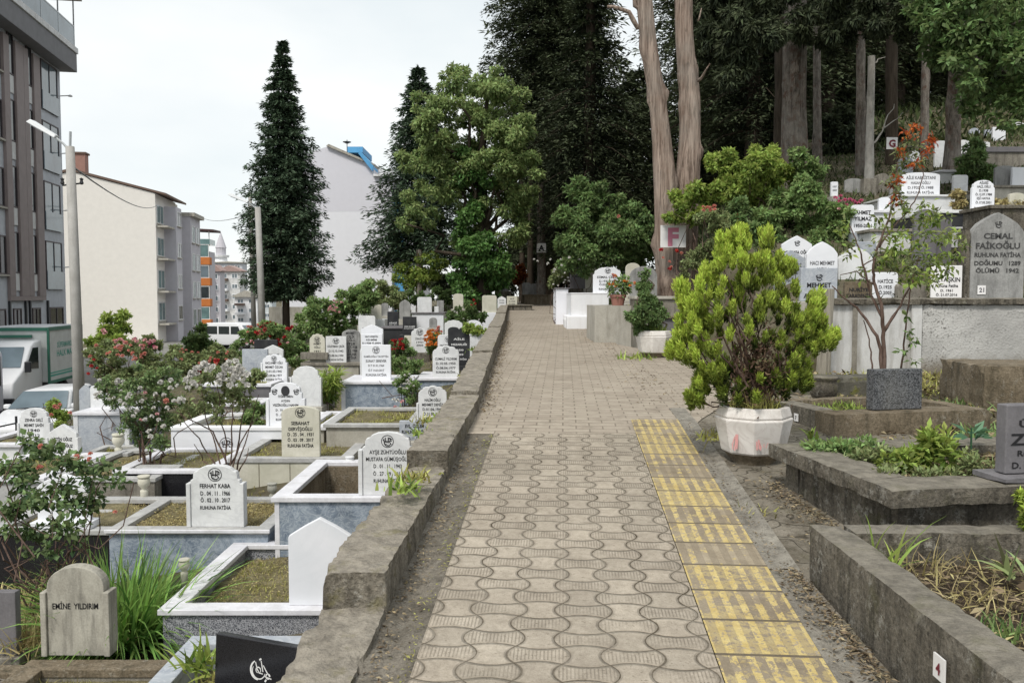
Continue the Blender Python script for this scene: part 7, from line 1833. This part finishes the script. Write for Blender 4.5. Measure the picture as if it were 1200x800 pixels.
Yr = 6.9
root = px_shrub('rose_bush', 'near leggy rose bush with green leaves and few coral buds at the left edge', [(12,560,22),(40,540,22),(70,535,20),(100,550,18),(125,555,16),(30,585,24),(60,580,22),(95,580,20),(20,615,18),(50,615,18),(80,610,18),(110,590,14),(35,520,12),(140,565,9),(8,590,16),(60,640,12),(90,635,10),(30,650,10)], Yr, 2300, 0.058, 0.042, L_ROSE,
    [(F_WHITE, [(88,582),(100,580),(78,600),(60,605)], 0.03), (F_CORAL, [(48,523),(90,535),(106,532),(105,538),(135,600)], 0.035), (F_CORAL, [(47,548)], 0.04)], 7, 0.25, (50,700), 'bush', 16, 0.010, 0.35, 0.6, B_TWIG, 0.8, 0.1, 0.4)
Yq = 9.3
px_shrub('rose_bush', 'bare twiggy rose bush with pale roses behind the round emblem headstone', [(228,448,10),(248,442,12),(270,440,12),(285,450,10),(240,462,12),(262,462,14),(280,470,10),(225,475,9),(212,486,8),(255,485,10),(290,470,7)], Yq, 1500, 0.055, 0.03, L_OLIVE,
    [(F_WHITE, [(230,432),(240,428),(268,425),(280,430),(262,438),(275,442),(222,442),(285,440),(226,449),(212,470),(270,452),(264,430),(272,432),(276,436),(266,434),(282,438),(228,436),(224,438),(218,446),(286,446),(258,442),(290,452),(232,438),(236,431),(244,434),(220,455),(228,452),(276,424),(284,434),(290,440),(272,446),(250,430),(256,448),(262,446)], 0.075), (F_RED, [(254,423),(233,436)], 0.05)], 6, 0.2, (262,560), 'bush', 0)
tb = MB(); lo = Vector((P(262,560,Yq).x, Yq, P(262,560,Yq).z)); rb_ = [o for o in COL.objects if o.get('label','').startswith('bare twiggy')][0]
for pts in [[(258,560),(240,530),(222,505),(206,478)],[(260,560),(250,520),(238,490),(232,455)],[(264,565),(262,520),(255,480),(250,440)],[(266,560),(268,515),(270,475),(272,435)],[(268,560),(276,515),(282,480),(284,450)],[(270,560),(280,530),(290,500),(300,462)],[(262,540),(245,505),(215,490),(200,480)],[(266,545),(284,505),(300,488)],[(272,560),(285,540),(288,525)],[(256,560),(236,540),(224,520)]]:
    q = [Vector(P(u, v, Yq+rnd.uniform(-.15,.15)))-lo for u, v in pts]; dn = []
    for i in range(len(q)-1):
        for k in range(3): dn.append(q[i].lerp(q[i+1], k/3)+Vector((rnd.gauss(0,.01), 0, rnd.gauss(0,.006))))
    dn.append(q[-1]); tb.tube(dn, [0.011-0.008*i/(len(dn)-1) for i in range(len(dn))], 6)
tb.build('stems', B_TWIG, rb_)
px_shrub('rose_bush', 'dense rose bush with small pale pink roses left of the bare twiggy one', [(150,455,14),(165,440,14),(185,450,14),(200,440,12),(160,475,14),(180,478,14),(150,495,12),(172,500,14),(192,495,12),(205,470,10),(185,520,10),(160,515,9)], 10.9, 5200, 0.055, 0.028, L_ROSE,
    [(F_WHITE, [(150,480),(140,470),(178,488),(186,492),(180,478),(166,470),(152,462),(200,455),(192,463),(175,505),(146,474),(156,488),(170,492),(196,478),(204,470),(182,462),(164,455),(188,448),(200,446),(208,452),(150,466),(160,482),(192,500),(176,512)], 0.06), (F_CORAL, [(195,470)], 0.07), (F_PINK, [(170,460),(184,485),(190,500),(165,492)], 0.04)], 8, 0.3, (172,545), 'bush', 10, 0.012)
px_shrub('rose_bush', 'white flowering rose by the lamp post in front of the pillar like headstone', [(122,452,8),(132,448,9),(140,456,8),(126,465,8),(136,470,8)], 13.6, 1800, 0.05, 0.028, L_ROSE, [(F_WHITE, rp(112,145,442,472,22), 0.055)], 7, 0.2, (130,520), 'bush', 4, 0.012)
px_shrub('rose_bush', 'wide bed of rose bushes with coral and red blooms behind the lamp post', [(112,415,10),(125,408,12),(140,415,12),(155,408,12),(170,410,10),(118,430,12),(138,432,14),(160,428,14),(180,425,12),(196,432,10),(205,420,9),(215,430,9),(150,445,12),(175,442,12)], 16, 9500, 0.065, 0.035, L_OLIVE,
    [(F_CORAL, rp(105,170,398,428,26), 0.06), (F_RED, rp(102,130,420,446,4), 0.06), (F_PINK, rp(130,185,396,412,16), 0.06)], 8, 0.5, (150,470))
px_shrub('young_tree', 'young bushy tree with one pink bloom in front of the cream end wall', [(124,372,5),(126,384,7),(126,396,8),(142,374,5),(145,386,6),(138,398,7),(112,402,5),(105,400,4),(128,408,8),(145,368,4)], 18, 3600, 0.10, 0.045, L_BRIGHT, [(F_PINK, [(121,387),(123,390)], 0.09)], 7, 0.2, (130,450), 'tree', 5, 0.02)
px_shrub('rose_bush', 'purple grey leaved shrub right of the young bushy tree', [(162,405,7),(172,400,7),(182,405,6),(168,412,7)], 19, 1800, 0.09, 0.045, L_OLIVE, [(F_MAG, rp(155,185,396,408,10), 0.06)], 6, 0.2)
px_shrub('leafy_bush', 'dark green bush left of the white minibus', [(226,398,12),(236,392,12),(222,410,10),(236,408,12),(244,402,8)], 40, 5000, 0.16, 0.09, L_BUSH, (), 8, 0.4, (232,420))
px_shrub('flower_bed', 'orange and green plants along the cemetery edge in front of the minibus', [(205,412,8),(222,420,9),(240,416,9),(255,412,8),(250,425,9),(215,432,9),(235,430,9),(270,420,8)], 20, 6000, 0.08, 0.04, L_OLIVE, [(F_CORAL, rp(205,270,408,428,18), 0.06)], 7, 0.5, (235,445))
px_shrub('rose_bush', 'tall rose bush with deep red roses over the black slab', [(285,395,9),(300,392,11),(315,388,12),(328,392,10),(340,400,10),(280,408,8),(335,412,9),(345,420,9),(352,408,8),(320,404,9)], 22, 7000, 0.08, 0.045, L_MID,
    [(F_RED, rp(298,345,378,396,13), 0.08), (F_CORAL, rp(285,322,380,392,14), 0.08), (F_RED, [(326,399),(328,404),(325,402)], 0.09), (F_PINK, rp(285,350,388,408,8), 0.06)], 8, 0.4, (315,430))
px_shrub('leafy_bush', 'greenish shrubs with tiny pale flowers right of the narrow spruce', [(362,372,14),(378,362,16),(395,365,14),(372,385,14),(390,382,14),(408,352,14),(420,345,12),(432,342,12),(408,370,12),(352,388,11),(375,398,10),(395,396,10),(428,358,10)], 24, 16000, 0.10, 0.05, L_MID, [(F_PINK, rp(385,402,350,366,16), 0.06), (F_WHITE, rp(352,410,362,395,18), 0.05)], 8, 0.7, (385,420))
px_shrub('leafy_bush', 'grey green feathery shrubs below the pale building wall', [(425,345,12),(440,338,12),(455,345,12),(445,355,12),(465,350,10),(432,360,10),(470,360,8),(415,352,9)], 31, 8000, 0.13, 0.05, L_OLIVE, (), 8, 0.5, (445,375))
px_shrub('leafy_bush', 'low shrub band between the far headstones and the broad spruce', [(470,352,9),(485,348,9),(500,346,8),(515,345,9),(530,348,9),(548,350,8),(560,352,8)], 35, 7000, 0.13, 0.06, L_BUSH, (), 7, 0.5, (515,370))
px_shrub('rose_bush', 'rose bush with a few dull red blooms in front of the wide pale headstone', [(535,368,9),(548,364,10),(560,368,9),(542,376,8),(555,378,8),(528,372,7)], 24.5, 5000, 0.09, 0.045, L_BUSH, [(F_RED, [(555,352),(557,356),(552,358)], 0.09), (F_WHITE, rp(530,562,360,380,8), 0.05)], 7, 0.3, (546,392))
px_shrub('flower_clump', 'clump of tall orange flowers between the bell shaped and clipped corner headstones', [(505,402,6),(512,396,6),(508,410,6)], 19.0, 1400, 0.09, 0.025, L_MID, [(F_ORANGE, rp(498,518,386,405,34), 0.07), (F_CORAL, rp(508,518,383,390,6), 0.06)], 6, 0.15, (508,430))
px_shrub('flower_clump', 'cluster of dark red flowers beside the pale yellow footstone', [(464,405,6),(472,402,5),(468,412,6),(480,412,6),(460,415,5)], 18.5, 1500, 0.08, 0.035, L_BUSH, [(F_RED, rp(459,474,397,410,20), 0.06)], 6, 0.15, (468,430))
px_shrub('leafy_bush', 'tangled green plants behind the white topped blue marble tomb', [(462,428,7),(475,425,8),(488,428,7),(470,436,7),(484,438,7),(455,420,6)], 17.4, 2600, 0.07, 0.03, L_MID, (), 6, 0.25, (472,450))
px_shrub('climbing_rose', 'vine of small white blossoms hanging over the blue marble tomb corner', [(468,446,6),(478,442,7),(474,455,6),(480,466,5),(484,452,6)], 14.6, 1500, 0.06, 0.03, L_MID, [(F_WHITE, rp(462,488,438,456,18), 0.035)], 6, 0.15, (482,490))
r = weed('pale pink flower head on a stem in front of the blue marble tomb', P(464,488,13.9), 14, 0.22, 0.03, L_MID, 0.04, 1.2, 'flower', 'flower')
for k in range(5): bloom(r, (rnd.gauss(0,0.05), -0.03, 0.22+rnd.gauss(0,0.05)), F_PINK if k % 2 else F_WHITE, 0.06)
px_shrub('leafy_bush', 'bright yellow green leaves spilling from the white box planter', [(552,386,5),(560,388,5),(545,384,4),(568,390,4)], 17.5, 1300, 0.08, 0.035, L_BRIGHT, (), 6, 0.12, (558,396))
px_shrub('leafy_bush', 'bushy green plant at the left end of the portrait grave', [(298,484,8),(306,478,8),(300,494,7),(290,490,6)], 12.9, 2200, 0.06, 0.03, L_MID, (), 7, 0.2, (300,505))
px_shrub('leafy_bush', 'spiky green plant between the blank headstone and the blue marble tomb', [(383,452,8),(380,464,8),(388,440,7),(386,470,6)], 15.0, 900, 0.22, 0.03, L_BRIGHT, (), 6, 0.2, (384,478), up=0.1)
px_shrub('flower_bed', 'yellow green plants with coral blooms beside the round headstone by the car', [(64,482,7),(74,486,7),(70,495,6),(62,472,6)], 13.9, 1600, 0.06, 0.03, L_BRIGHT, [(F_CORAL, [(64,476),(67,478),(60,486),(82,484),(70,474)], 0.06)], 6, 0.2, (70,510))
px_shrub('flower_bed', 'green plants growing over the cement plot left of the portrait grave', [(255,470,8),(240,478,8),(225,482,7),(300,440,7),(290,448,7),(275,462,8)], 13.6, 3000, 0.06, 0.03, L_OLIVE, (), 7, 0.3, (255,495))
px_shrub('leafy_bush', 'yellowish leafy plants below the plain bluish slab', [(300,440,7),(312,443,7),(290,445,7),(318,446,5)], 16.6, 1800, 0.07, 0.035, L_OLIVE, (), 6, 0.2, (303,455))
# weeds along the wall's outer edge
for k, (lab, u, v, Y_) in enumerate([('yellow green weeds in the step of the path wall beside the five line headstone', 497, 508, 5.9), ('little weed on the outer edge of the path wall before the engraved trough grave', 488, 560, 4.55), ('tiny weed on the outer lip of the path wall', 474, 572, 4.35),
        ('weed tuft on the wall edge right of the clipped corner headstone', 545, 440, 11.2), ('mossy weeds behind the wall near the small grey slab', 512, 492, 6.6), ('weed sprouting on the wall edge below the two line slab', 500, 494, 7.3), ('leafy weed hugging the path wall beside the black double arched stone', 556, 410, 14)]):
    weed(lab, P(u, v, Y_), 60, 0.09, 0.016, L_BRIGHT if k % 2 == 0 else L_TURF, 0.05, 0.6)
# ================================================================== sky, sun
w = bpy.data.worlds.new('World'); SC.world = w; w.use_nodes = True
nt = w.node_tree; nt.nodes.clear()
out = nt.nodes.new('ShaderNodeOutputWorld'); L = nt.links.new
SUN_EL, SUN_AZ = R(52), R(205)       # azimuth clockwise from +Y: behind the camera, to the left
sky = nt.nodes.new('ShaderNodeTexSky'); sky.sky_type = 'NISHITA'; sky.sun_disc = False; sky.sun_elevation = SUN_EL; sky.sun_rotation = SUN_AZ
bg1 = nt.nodes.new('ShaderNodeBackground'); bg1.inputs[1].default_value = 0.13; L(sky.outputs[0], bg1.inputs[0])
tc = nt.nodes.new('ShaderNodeTexCoord'); mp = nt.nodes.new('ShaderNodeMapping'); mp.inputs['Scale'].default_value = (1, 1, 2.6); mp.inputs['Location'].default_value = (3.1, 1.7, 0.4)
L(tc.outputs['Generated'], mp.inputs[0])
nz = nt.nodes.new('ShaderNodeTexNoise'); nz.inputs['Scale'].default_value = 1.6; nz.inputs['Detail'].default_value = 6; nz.inputs['Roughness'].default_value = 0.5; L(mp.outputs[0], nz.inputs[0])
rp = nt.nodes.new('ShaderNodeValToRGB'); rp.color_ramp.elements[0].position = 0.15; rp.color_ramp.elements[1].position = 0.62
rp.color_ramp.elements[0].color = (0.70,0.70,0.70,1); rp.color_ramp.elements[1].color = (0.97,0.97,0.97,1); L(nz.outputs[0], rp.inputs[0])
bg2 = nt.nodes.new('ShaderNodeBackground'); bg2.inputs[1].default_value = 1.2
nz2 = nt.nodes.new('ShaderNodeTexNoise'); nz2.inputs['Scale'].default_value = 2.4; nz2.inputs['Detail'].default_value = 5; L(mp.outputs[0], nz2.inputs[0])
cr = nt.nodes.new('ShaderNodeValToRGB'); cr.color_ramp.elements[0].position = 0.35; cr.color_ramp.elements[1].position = 0.65
cr.color_ramp.elements[0].color = (0.76,0.81,0.82,1); cr.color_ramp.elements[1].color = (0.90,0.91,0.90,1); L(nz2.outputs[0], cr.inputs[0]); L(cr.outputs[0], bg2.inputs[0])
mx = nt.nodes.new('ShaderNodeMixShader'); L(rp.outputs[0], mx.inputs[0]); L(bg1.outputs[0], mx.inputs[1]); L(bg2.outputs[0], mx.inputs[2]); L(mx.outputs[0], out.inputs[0])
sl = bpy.data.lights.new('sun', 'SUN'); sl.energy = 2.7; sl.angle = R(13); sl.color = (1.0, 0.95, 0.87)
so = bpy.data.objects.new('sun', sl); link(so)
d = Vector((math.sin(SUN_AZ)*math.cos(SUN_EL), math.cos(SUN_AZ)*math.cos(SUN_EL), math.sin(SUN_EL)))
so.rotation_euler = (-d).to_track_quat('-Z', 'Y').to_euler(); so.location = (0, 0, 60)
SC.view_settings.view_transform = 'Standard'; SC.view_settings.look = 'None'; SC.view_settings.exposure = 0; SC.view_settings.gamma = 1
SC.cycles.max_bounces = 6; SC.cycles.transparent_max_bounces = 4; SC.cycles.diffuse_bounces = 3; SC.cycles.glossy_bounces = 3; SC.cycles.transmission_bounces = 3
bpy.data.objects.remove(_fo)
